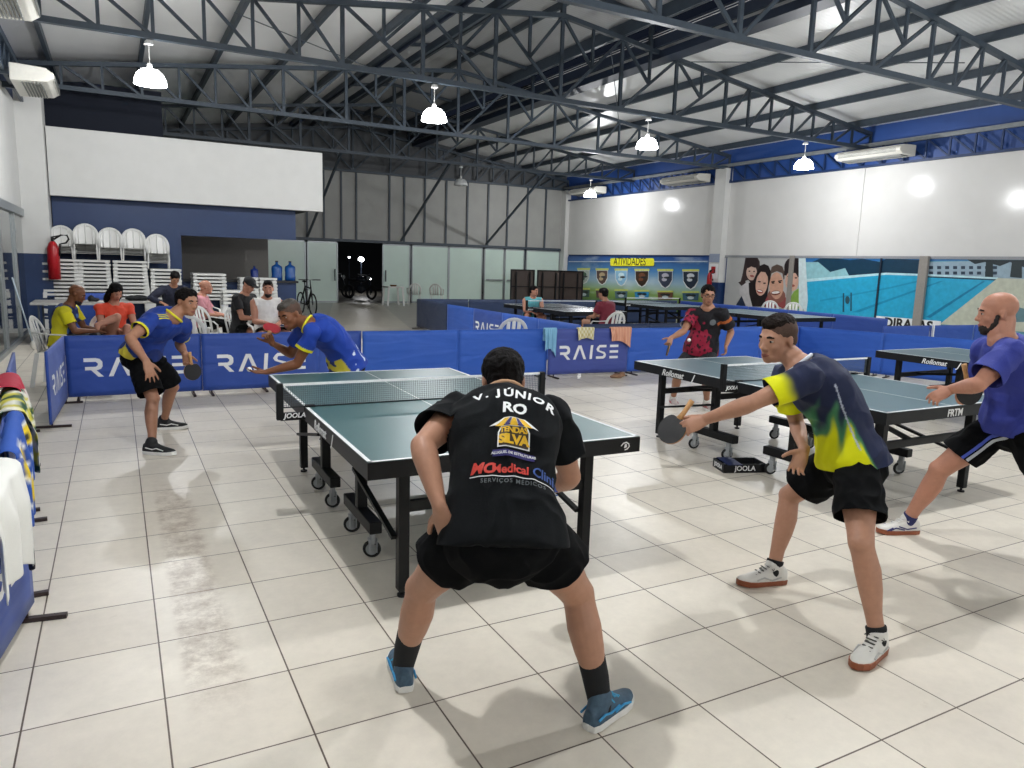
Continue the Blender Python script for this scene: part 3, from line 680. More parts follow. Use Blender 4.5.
barrier((-.62, 2.45), (-.42, 3.85), 'indigo barrier panel at the bottom left corner with a white jacket on it', M_bar, 1)
barrier((-.52, 3.92), (-.62, 5.3), 'indigo barrier panel at the left edge under the club shirts', M_bar)
barrier((-.66, 5.32), (-.76, 6.7), 'indigo barrier panel at the left edge, third in the row', M_bar)
barrier((-.77, 6.72), (-.86, 8.0), 'indigo barrier panel at the left edge, farthest of the row', M_bar, 1)
# second court
for (i, (a, b_, m_, lg, lab)) in enumerate([
    ((6.62, 9.95), (6.62, 11.3), M_barl, 0, 'bright blue panel running away from the towels barrier'),
    ((6.62, 11.3), (6.62, 12.7), M_barl, 0, 'bright blue panel behind the white chair, left of centre'),
    ((6.62, 12.7), (6.62, 14.0), M_bar, -1, 'indigo lettered panel of the second court'),
    ((6.62, 14.0), (6.62, 15.4), M_barl, 0, 'bright blue leftmost panel of the second court')]):
    barrier(a, b_, lab, m_, lg)
for i in range(6): barrier((6.75+1.42*i, 17.6), (6.75+1.42*(i+1)-.02, 17.6), 'dark navy panel at the far side of the second court, %s from the left' % ['first', 'second', 'third', 'fourth', 'fifth', 'sixth'][i], M_bard)
barrier((6.62, 15.4), (6.7, 17.55), 'dark navy panel at the left corner of the second court', M_bard)
barrier((6.75, 10.05), (8.1, 10.05), 'dark navy panel just behind the towels barrier', M_bard)
barrier((8.1, 10.05), (9.5, 10.05), 'dark navy panel behind the glasses player left arm', M_bard)
pr = [(15.3, 17.5), (15.3, 16.1), (15.28, 14.7), (15.25, 13.3), (15.2, 11.9), (15.1, 10.4)]
for i in range(5): barrier(pr[i], pr[i+1], 'blue panel below the wall mural, %s from the far corner' % ['first', 'second', 'third', 'fourth', 'fifth'][i], M_bar)
barrier((12.75, 8.85), (14.1, 8.8), 'blue panel of the second row below the pool picture, left one', M_bar)
barrier((14.14, 8.8), (15.5, 8.75), 'blue panel of the second row below the pool picture, middle one', M_bar)
barrier((15.54, 8.75), (16.9, 8.7), 'blue panel of the second row below the pool picture, right one', M_bar)
barrier((-.78, 16.95), (-.02, 16.95), 'blue panel standing behind the umpire table at the left', M_bar, H=.86)
tag(obj('light_gap_strip', box(B(), 14.11, 14.14, 8.72, 8.76, 0, .76), M_line), 'thin white strip put in for the light gap between two blue panels below the pool picture', 'post')  # white strip added for the light gap between the panels
# cloths over the barriers
def drape(name, label, cat, a, b_, ztop, df, db, m, wav=.012, seed=1, dyef=None, group=None, over=.02, skew=0):
    a = V((*a, 0)); b_ = V((*b_, 0)); Ln = (b_-a).length; ax = (b_-a).normalized(); nr = V((ax.y, -ax.x, 0)); bm = B(); nx, ns = 24, 34; g = {}
    rnd = random.Random(seed); ph = rnd.random()*9
    tot = df+db
    for i in range(nx+1):
        for j in range(ns+1):
            u = i/nx; s = tot*j/ns
            dfl = df*(1+.12*math.sin(u*5+ph))+skew*(u-.5)
            if s < db: z = ztop-(db-s); y = -over
            else: z = ztop-(s-db)*dfl/df; y = over
            k = abs(s-db)
            y *= min(1, k/.02)**.5 if k < .02 else 1
            z = min(z, ztop) + (.004 if k < .02 else 0)
            f_ = min(1, k/.15); wv = (math.sin(u*15+ph)+.6*math.sin(u*31+ph*2))*wav*f_
            p_ = a+ax*(u*Ln*(1-.08*f_)+.04*Ln*f_)+nr*(y+(wv+wav*1.3*f_)*(1 if y > 0 else -1)); p_.z = z
            g[i, j] = bm.verts.new(p_)
    for i in range(nx):
        for j in range(ns): bm.faces.new((g[i, j], g[i+1, j], g[i+1, j+1], g[i, j+1]))
    o_ = obj(name, bm, m, None, smooth=True)
    if dyef:
        at = o_.data.color_attributes.new('dye', 'FLOAT_COLOR', 'POINT')
        for (i, j), _ in g.items(): at.data[i*(ns+1)+j].color = (*dyef(i/nx, (tot*j/ns-db)/df), 1)
    sl = o_.modifiers.new('thick', 'SOLIDIFY'); sl.thickness = .006; sb = o_.modifiers.new('sub', 'SUBSURF'); sb.levels = sb.render_levels = 1
    return tag(o_, label, cat, group)
def stripes(c1, c2, f):
    c1, c2 = lin(c1), lin(c2)
    return lambda u, s: mixc(c1, c2, .5+.5*math.sin(u*f))
M_dye = attr_mat('dyed towel cloth', .9, .4, 180)
drape('towel', 'light blue towel hanging over the barrier, leftmost of three', 'towel', (5.56, 9.32), (5.78, 9.32), .76, .36, .2, M_dye, seed=2, dyef=stripes('#6fa6c9', '#8fc0dc', 40), group='towels on the lettered barrier', skew=.1)
drape('towel', 'small pale yellow patterned towel hanging in the middle of the barrier', 'towel', (6.13, 9.3), (6.43, 9.28), .76, .18, .15, M_dye, seed=3, dyef=lambda u, s: mixc(lin('#e2dfc8'), lin('#b8a75e'), .5+.5*math.sin(u*30)*math.sin(s*12)), group='towels on the lettered barrier')
drape('towel', 'salmon orange towel hanging over the barrier, rightmost of three', 'towel', (6.72, 9.27), (7.12, 9.25), .76, .25, .2, M_dye, seed=4, dyef=stripes('#c98a72', '#d9a58a', 45), group='towels on the lettered barrier', skew=.12)
M_jer = attr_mat('printed sports cloth', .7, .3, 200)
def flagdye(u, s):
    c = lin('#2350a8')
    for (cu, cs, r) in ((.25, .3, .2), (.6, .72, .17), (.85, .3, .15)):
        d = math.hypot(u-cu, (s-cs)*1.1)
        if d < r*1.25: c = lin('#e8e8e4')
        if d < r*1.1: c = lin('#1d3f86')
        if d < r: c = lin('#e6c821')
        if d < r*.4: c = lin('#2a2a20')
    if abs(s-.62-.2*math.sin(u*7)) < .03: c = lin('#dfe3e4')
    return c
drape('club_shirt', 'blue club shirt with round yellow emblem hung on the left barrier', 'shirt', (-.47, 3.85), (-.54, 4.85), .78, .42, .3, M_jer, wav=.018, seed=5, dyef=flagdye, over=.03)
drape('club_shirt', 'green white and yellow club shirt hung on the left barrier, beyond the blue one', 'shirt', (-.55, 4.85), (-.64, 5.75), .78, .36, .25, M_jer, wav=.022, seed=6,
      dyef=lambda u, s: lin('#1f4e36') if noise.noise(V((u*7, s*7, 2))) > .12 else (lin('#e8e7dc') if noise.noise(V((u*9, s*8, 6))) > -.1 else lin('#d8cf4a')), over=.05)
drape('red_towel', 'red and pink rimmed towel on the left barrier, farthest of the cloths', 'towel', (-.64, 5.5), (-.7, 6.15), .81, .2, .2, M_jer, wav=.02, seed=7, dyef=lambda u, s: lin('#b3263e') if s < .45 else lin('#e6dcd6'), over=.06)
drape('white_jacket', 'white jacket with black lining hung over the barrier at the left edge', 'jacket', (-.50, 3.0), (-.47, 3.75), .78, .42, .3, M_jer, wav=.02, seed=8, dyef=lambda u, s: lin('#e4e4de') if (s < .8 or u < .8) else lin('#15171c'), over=.06, skew=.15)
# outlines of the printed pictures on the right wall, as (y, z) in metres on the wall plane
FAMILY = [('girl_hair', '#3a2c2c', [[17.546, 2.125], [17.396, 2.227], [17.216, 2.245], [17.03, 2.178], [16.931, 2.011], [16.897, 1.778], [16.963, 1.574], [16.959, 1.338], [17.153, 1.263], [17.345, 1.427], [17.465, 1.389], [17.424, 1.218], [17.584, 1.195], [17.773, 1.327], [17.673, 1.365], [17.624, 1.557], [17.578, 1.867]]), ('girl_face', '#d8b9a8', [[17.003, 1.658], [17.005, 1.591], [17.025, 1.529], [17.061, 1.477], [17.11, 1.439], [17.17, 1.418], [17.234, 1.416], [17.299, 1.433], [17.357, 1.468], [17.406, 1.519], [17.44, 1.58], [17.457, 1.647], [17.455, 1.715], [17.434, 1.777], [17.397, 1.829], [17.346, 1.867], [17.286, 1.887], [17.222, 1.888], [17.158, 1.87], [17.1, 1.834], [17.053, 1.784], [17.02, 1.724]]), ('girl_fringe', '#2e2224', [[17.517, 2.074], [17.25, 2.143], [16.993, 2.044], [16.984, 1.843], [17.124, 1.814], [17.264, 1.855], [17.385, 1.795], [17.468, 1.835]]), ('girl_shirt', '#c9c6c6', [[17.414, 1.339], [17.339, 1.376], [17.259, 1.191], [17.135, 0.683], [17.078, 0.583], [17.306, 0.569], [17.677, 0.965], [17.699, 1.173]]), ('denim', '#27324a', [[17.781, 0.609], [17.575, 0.9], [17.352, 0.566], [17.773, 0.539]]), ('woman_hair', '#1f1718', [[16.908, 1.878], [16.739, 1.94], [16.559, 1.883], [16.446, 1.72], [16.429, 1.49], [16.488, 1.256], [16.498, 0.955], [16.547, 0.617], [17.078, 0.583], [17.26, 0.985], [17.32, 1.325], [17.165, 1.365], [17.071, 1.538], [16.981, 1.742]]), ('woman_face', '#d9ad98', [[16.524, 1.319], [16.543, 1.21], [16.581, 1.111], [16.633, 1.03], [16.697, 0.973], [16.767, 0.946], [16.837, 0.95], [16.902, 0.987], [16.957, 1.052], [16.996, 1.14], [17.016, 1.245], [17.017, 1.358], [16.996, 1.469], [16.958, 1.568], [16.904, 1.649], [16.84, 1.704], [16.77, 1.729], [16.7, 1.723], [16.636, 1.685], [16.583, 1.62], [16.545, 1.533], [16.525, 1.43]]), ('woman_hairline', '#241a1a', [[16.974, 1.675], [16.765, 1.78], [16.576, 1.651], [16.527, 1.52], [16.666, 1.682], [16.843, 1.695], [17.0, 1.506]]), ('woman_eyes', '#3a2722', [[16.813, 1.384], [16.815, 1.377], [16.821, 1.371], [16.832, 1.365], [16.847, 1.361], [16.863, 1.359], [16.881, 1.358], [16.898, 1.36], [16.913, 1.363], [16.925, 1.367], [16.934, 1.373], [16.937, 1.38], [16.935, 1.386], [16.928, 1.393], [16.917, 1.398], [16.903, 1.402], [16.886, 1.405], [16.868, 1.405], [16.851, 1.404], [16.836, 1.401], [16.824, 1.396], [16.816, 1.39]]), ('woman_eye', '#3a2722', [[16.598, 1.345], [16.6, 1.338], [16.606, 1.332], [16.617, 1.326], [16.631, 1.322], [16.648, 1.32], [16.665, 1.319], [16.682, 1.32], [16.697, 1.323], [16.709, 1.328], [16.717, 1.334], [16.72, 1.34], [16.718, 1.347], [16.712, 1.353], [16.701, 1.359], [16.687, 1.363], [16.67, 1.365], [16.653, 1.366], [16.636, 1.365], [16.621, 1.361], [16.609, 1.357], [16.601, 1.351]]), ('woman_mouth', '#a04038', [[16.689, 1.062], [16.698, 1.046], [16.716, 1.033], [16.743, 1.023], [16.777, 1.019], [16.813, 1.019], [16.851, 1.024], [16.886, 1.034], [16.915, 1.048], [16.937, 1.064], [16.949, 1.082], [16.951, 1.1], [16.942, 1.116], [16.923, 1.129], [16.895, 1.138], [16.862, 1.143], [16.825, 1.142], [16.787, 1.137], [16.753, 1.127], [16.724, 1.113], [16.702, 1.097], [16.69, 1.079]]), ('woman_teeth', '#f0e8e4', [[16.716, 1.079], [16.722, 1.072], [16.736, 1.067], [16.756, 1.064], [16.782, 1.064], [16.811, 1.066], [16.841, 1.07], [16.87, 1.076], [16.894, 1.084], [16.912, 1.093], [16.923, 1.101], [16.926, 1.109], [16.92, 1.116], [16.906, 1.121], [16.885, 1.124], [16.859, 1.125], [16.83, 1.122], [16.8, 1.118], [16.772, 1.112], [16.748, 1.104], [16.73, 1.096], [16.719, 1.087]]), ('man_shirt', '#9a4a4c', [[16.57, 0.817], [16.461, 1.007], [16.227, 0.837], [15.976, 0.851], [15.828, 1.006], [15.71, 0.866], [15.66, 0.609], [16.545, 0.601]]), ('man_hair', '#5a4a42', [[16.459, 1.687], [16.427, 1.853], [16.225, 1.937], [16.009, 1.876], [15.907, 1.7], [15.885, 1.506], [15.922, 1.473], [15.986, 1.666], [16.201, 1.726], [16.405, 1.655], [16.437, 1.489]]), ('man_neck', '#8e5c50', [[15.789, 0.991], [15.796, 0.927], [15.83, 0.866], [15.889, 0.814], [15.968, 0.774], [16.061, 0.75], [16.161, 0.744], [16.26, 0.756], [16.35, 0.787], [16.422, 0.833], [16.472, 0.891], [16.494, 0.955], [16.486, 1.022], [16.451, 1.084], [16.389, 1.137], [16.307, 1.176], [16.213, 1.198], [16.112, 1.203], [16.015, 1.188], [15.928, 1.157], [15.858, 1.111], [15.811, 1.055]]), ('man_face', '#cf9f86', [[15.898, 1.295], [15.896, 1.181], [15.916, 1.074], [15.957, 0.985], [16.015, 0.919], [16.087, 0.882], [16.166, 0.877], [16.245, 0.906], [16.319, 0.966], [16.382, 1.052], [16.427, 1.158], [16.452, 1.274], [16.453, 1.39], [16.432, 1.498], [16.389, 1.588], [16.329, 1.653], [16.257, 1.688], [16.178, 1.689], [16.099, 1.659], [16.027, 1.598], [15.966, 1.512], [15.922, 1.409]]), ('man_brow', '#33251f', [[16.398, 1.408], [16.252, 1.436], [16.248, 1.397], [16.394, 1.369]]), ('man_brow2', '#33251f', [[16.126, 1.44], [15.971, 1.465], [15.967, 1.426], [16.122, 1.401]]), ('man_eye', '#33251f', [[16.253, 1.364], [16.254, 1.357], [16.26, 1.351], [16.27, 1.346], [16.282, 1.342], [16.297, 1.339], [16.313, 1.339], [16.328, 1.34], [16.342, 1.343], [16.353, 1.348], [16.36, 1.353], [16.363, 1.36], [16.361, 1.366], [16.355, 1.373], [16.346, 1.378], [16.333, 1.382], [16.318, 1.384], [16.302, 1.385], [16.287, 1.383], [16.274, 1.38], [16.263, 1.376], [16.256, 1.37]]), ('man_eye2', '#33251f', [[15.991, 1.389], [15.993, 1.383], [15.999, 1.377], [16.008, 1.372], [16.021, 1.368], [16.035, 1.365], [16.05, 1.365], [16.065, 1.366], [16.079, 1.369], [16.089, 1.374], [16.096, 1.379], [16.099, 1.386], [16.098, 1.392], [16.092, 1.398], [16.083, 1.403], [16.07, 1.407], [16.056, 1.41], [16.04, 1.41], [16.025, 1.409], [16.012, 1.406], [16.001, 1.401], [15.994, 1.396]]), ('man_mouth', '#7c3f36', [[15.995, 1.087], [15.998, 1.066], [16.015, 1.045], [16.045, 1.025], [16.085, 1.009], [16.133, 0.997], [16.185, 0.99], [16.237, 0.989], [16.283, 0.995], [16.321, 1.006], [16.348, 1.021], [16.36, 1.041], [16.358, 1.062], [16.34, 1.083], [16.31, 1.103], [16.268, 1.119], [16.22, 1.131], [16.168, 1.138], [16.117, 1.138], [16.071, 1.133], [16.033, 1.122], [16.008, 1.106]]), ('man_teeth', '#f2ede8', [[16.021, 1.097], [16.025, 1.085], [16.041, 1.073], [16.068, 1.061], [16.104, 1.05], [16.146, 1.041], [16.191, 1.036], [16.235, 1.033], [16.274, 1.034], [16.306, 1.039], [16.327, 1.047], [16.336, 1.057], [16.333, 1.069], [16.316, 1.081], [16.289, 1.094], [16.252, 1.104], [16.21, 1.113], [16.165, 1.118], [16.121, 1.121], [16.082, 1.119], [16.051, 1.115], [16.03, 1.107]]), ('boy_hair', '#2b2225', [[15.199, 1.858], [15.203, 1.769], [15.236, 1.687], [15.295, 1.618], [15.376, 1.567], [15.472, 1.538], [15.576, 1.535], [15.68, 1.558], [15.775, 1.605], [15.852, 1.672], [15.906, 1.754], [15.932, 1.845], [15.927, 1.936], [15.892, 2.019], [15.83, 2.089], [15.746, 2.139], [15.648, 2.165], [15.544, 2.165], [15.442, 2.141], [15.35, 2.093], [15.275, 2.026], [15.224, 1.945]]), ('boy_face', '#d7ac98', [[15.354, 1.444], [15.355, 1.361], [15.375, 1.285], [15.413, 1.22], [15.467, 1.172], [15.532, 1.146], [15.602, 1.143], [15.673, 1.163], [15.739, 1.206], [15.793, 1.268], [15.831, 1.343], [15.851, 1.427], [15.851, 1.511], [15.829, 1.588], [15.79, 1.653], [15.735, 1.7], [15.669, 1.725], [15.598, 1.726], [15.528, 1.705], [15.464, 1.661], [15.411, 1.6], [15.374, 1.525]]), ('boy_fringe', '#241b1e', [[15.933, 1.925], [15.587, 2.089], [15.255, 1.935], [15.249, 1.715], [15.308, 1.556], [15.366, 1.712], [15.58, 1.676], [15.755, 1.8], [15.814, 1.605], [15.904, 1.603]]), ('boy_eye', '#3a2722', [[15.681, 1.577], [15.682, 1.571], [15.687, 1.565], [15.696, 1.56], [15.707, 1.556], [15.72, 1.554], [15.734, 1.553], [15.747, 1.555], [15.759, 1.558], [15.769, 1.562], [15.775, 1.568], [15.778, 1.574], [15.777, 1.581], [15.772, 1.587], [15.763, 1.592], [15.752, 1.595], [15.739, 1.598], [15.725, 1.598], [15.712, 1.597], [15.7, 1.593], [15.69, 1.589], [15.684, 1.583]]), ('boy_eye2', '#3a2722', [[15.406, 1.547], [15.407, 1.54], [15.412, 1.534], [15.42, 1.529], [15.431, 1.526], [15.444, 1.523], [15.457, 1.523], [15.471, 1.524], [15.482, 1.528], [15.492, 1.532], [15.498, 1.538], [15.501, 1.544], [15.5, 1.55], [15.495, 1.556], [15.486, 1.561], [15.475, 1.565], [15.462, 1.567], [15.449, 1.567], [15.436, 1.566], [15.424, 1.563], [15.415, 1.558], [15.408, 1.553]]), ('boy_mouth', '#9a4a40', [[15.466, 1.312], [15.469, 1.301], [15.48, 1.291], [15.498, 1.282], [15.523, 1.275], [15.551, 1.271], [15.58, 1.27], [15.609, 1.271], [15.635, 1.276], [15.655, 1.284], [15.669, 1.293], [15.674, 1.304], [15.671, 1.315], [15.66, 1.325], [15.641, 1.334], [15.617, 1.341], [15.589, 1.345], [15.559, 1.347], [15.531, 1.345], [15.505, 1.34], [15.485, 1.332], [15.472, 1.323]]), ('boy_shirt', '#84a84a', [[15.276, 1.272], [15.168, 1.023], [15.144, 0.643], [15.619, 0.612], [15.649, 0.869], [15.478, 1.136]]), ('girl_mouth', '#a8564e', [[17.104, 1.547], [17.108, 1.539], [17.118, 1.531], [17.135, 1.525], [17.157, 1.522], [17.182, 1.52], [17.208, 1.522], [17.233, 1.525], [17.254, 1.531], [17.271, 1.538], [17.282, 1.547], [17.285, 1.556], [17.281, 1.564], [17.27, 1.571], [17.253, 1.577], [17.231, 1.581], [17.206, 1.582], [17.181, 1.581], [17.156, 1.577], [17.134, 1.571], [17.118, 1.564], [17.107, 1.556]]), ('girl_eye', '#33251f', [[17.274, 1.702], [17.276, 1.697], [17.28, 1.691], [17.287, 1.687], [17.296, 1.683], [17.307, 1.681], [17.319, 1.681], [17.33, 1.682], [17.341, 1.685], [17.349, 1.69], [17.354, 1.695], [17.357, 1.7], [17.356, 1.706], [17.351, 1.712], [17.344, 1.716], [17.335, 1.72], [17.324, 1.721], [17.312, 1.722], [17.3, 1.72], [17.29, 1.717], [17.282, 1.713], [17.277, 1.708]]), ('girl_eye2', '#33251f', [[17.08, 1.7], [17.081, 1.694], [17.085, 1.689], [17.092, 1.684], [17.101, 1.681], [17.112, 1.679], [17.124, 1.679], [17.135, 1.68], [17.145, 1.683], [17.153, 1.687], [17.158, 1.692], [17.161, 1.698], [17.16, 1.704], [17.155, 1.709], [17.148, 1.714], [17.139, 1.717], [17.128, 1.719], [17.117, 1.719], [17.105, 1.718], [17.095, 1.715], [17.087, 1.711], [17.082, 1.705]])]
POOL = [('far_sky', '#2f6fae', [[15.382, 2.188], [9.2, 2.313], [9.181, 2.17], [15.362, 2.013]]), ('far_trees', '#16384e', [[14.932, 2.018], [14.667, 2.134], [14.07, 2.194], [13.671, 2.086], [13.303, 2.143], [12.752, 2.042], [12.591, 2.148], [12.195, 2.15], [11.647, 2.104], [11.6, 1.73], [12.707, 1.675], [13.611, 1.595], [14.875, 1.528]]), ('pale_bank', '#8fc0c8', [[15.362, 2.013], [14.723, 2.02], [14.282, 1.744], [13.804, 1.865], [13.611, 1.595], [15.284, 1.338]]), ('grey_building', '#93aab8', [[11.484, 2.056], [9.181, 2.17], [9.12, 1.707], [11.443, 1.734]]), ('dark_window', '#2a3c4e', [[11.394, 1.958], [11.291, 1.96], [11.282, 1.886], [11.384, 1.884]]), ('dark_window', '#2a3c4e', [[11.377, 1.823], [11.274, 1.825], [11.265, 1.751], [11.367, 1.749]]), ('dark_window', '#2a3c4e', [[11.189, 1.962], [11.089, 1.963], [11.079, 1.89], [11.18, 1.888]]), ('dark_window', '#2a3c4e', [[11.172, 1.827], [11.072, 1.83], [11.062, 1.757], [11.163, 1.754]]), ('dark_window', '#2a3c4e', [[10.989, 1.965], [10.89, 1.966], [10.881, 1.894], [10.98, 1.892]]), ('dark_window', '#2a3c4e', [[10.972, 1.832], [10.873, 1.834], [10.864, 1.762], [10.963, 1.759]]), ('dark_window', '#2a3c4e', [[10.792, 1.968], [10.695, 1.969], [10.686, 1.898], [10.783, 1.896]]), ('dark_window', '#2a3c4e', [[10.775, 1.836], [10.679, 1.838], [10.669, 1.767], [10.766, 1.764]]), ('dark_window', '#2a3c4e', [[10.599, 1.971], [10.504, 1.972], [10.495, 1.902], [10.59, 1.9]]), ('dark_window', '#2a3c4e', [[10.583, 1.841], [10.488, 1.843], [10.479, 1.772], [10.574, 1.769]]), ('dark_window', '#2a3c4e', [[10.41, 1.974], [10.317, 1.975], [10.308, 1.905], [10.401, 1.903]]), ('dark_window', '#2a3c4e', [[10.394, 1.845], [10.3, 1.847], [10.291, 1.777], [10.384, 1.774]]), ('dark_window', '#2a3c4e', [[10.224, 1.977], [10.133, 1.978], [10.124, 1.909], [10.215, 1.907]]), ('dark_window', '#2a3c4e', [[10.208, 1.849], [10.116, 1.851], [10.107, 1.781], [10.199, 1.779]]), ('dark_window', '#2a3c4e', [[10.042, 1.98], [9.952, 1.981], [9.943, 1.912], [10.033, 1.911]]), ('dark_window', '#2a3c4e', [[10.026, 1.853], [9.936, 1.855], [9.927, 1.786], [10.017, 1.784]]), ('dark_window', '#2a3c4e', [[9.863, 1.983], [9.775, 1.984], [9.766, 1.916], [9.854, 1.914]]), ('dark_window', '#2a3c4e', [[9.847, 1.857], [9.758, 1.859], [9.749, 1.791], [9.838, 1.788]]), ('big_tree', '#16262c', [[10.47, 2.255], [9.202, 2.324], [9.152, 1.95], [9.505, 2.078], [9.709, 1.985], [10.054, 2.072], [10.277, 2.023]]), ('tree_trunk', '#1c2c30', [[10.032, 2.072], [9.875, 2.074], [9.83, 1.731], [10.009, 1.726]]), ('tree_trunk2', '#1c2c30', [[9.463, 2.079], [9.252, 2.081], [9.206, 1.727], [9.461, 1.742]]), ('pool_water', '#2ba3c9', [[15.294, 1.427], [14.059, 1.553], [12.538, 1.719], [11.442, 1.722], [9.714, 1.689], [10.84, 0.605], [11.296, 0.365], [15.131, 0.012]]), ('pool_edge', '#b9dbe2', [[15.303, 1.5], [14.068, 1.623], [12.544, 1.768], [11.446, 1.759], [9.719, 1.725], [9.714, 1.684], [11.44, 1.71], [12.537, 1.711], [14.059, 1.548], [15.293, 1.412]]), ('pool_line', '#1d3f52', [[11.44, 1.71], [9.714, 1.684], [9.731, 1.652], [11.436, 1.675]]), ('lane_line', '#17789f', [[11.312, 0.691], [10.042, 1.632], [9.996, 1.622], [11.205, 0.675]]), ('lane_line', '#1a86ad', [[13.436, 0.667], [11.067, 1.598], [10.991, 1.591], [13.248, 0.667]]), ('lane_line', '#1f8fb5', [[14.527, 0.937], [12.383, 1.397], [11.585, 1.606], [11.554, 1.571], [12.378, 1.356], [14.521, 0.891]]), ('pool_deck', '#bcc0ae', [[9.717, 1.712], [9.12, 1.707], [8.964, 0.535], [10.933, 0.547]]), ('deck_shadow', '#5f7f86', [[9.29, 1.095], [9.032, 1.045], [8.994, 0.757], [9.285, 0.733]]), ('ladder_rail', '#24495c', [[13.785, 1.174], [13.74, 1.176], [13.677, 0.65], [13.735, 0.646]]), ('ladder_rail', '#24495c', [[13.545, 1.199], [13.501, 1.201], [13.44, 0.695], [13.496, 0.691]]), ('ladder_step', '#2d4c58', [[13.542, 0.992], [13.541, 0.961], [13.547, 0.932], [13.557, 0.908], [13.573, 0.89], [13.592, 0.88], [13.612, 0.878], [13.633, 0.886], [13.653, 0.902], [13.67, 0.925], [13.682, 0.953], [13.688, 0.984], [13.689, 1.015], [13.684, 1.044], [13.673, 1.069], [13.657, 1.087], [13.639, 1.097], [13.618, 1.098], [13.597, 1.09], [13.577, 1.074], [13.561, 1.051], [13.549, 1.023]]), ('foam_fade', '#cfe0e2', [[15.419, 2.188], [15.166, 2.189], [14.946, 0.913], [14.956, 0.383], [15.208, 0.364]])]
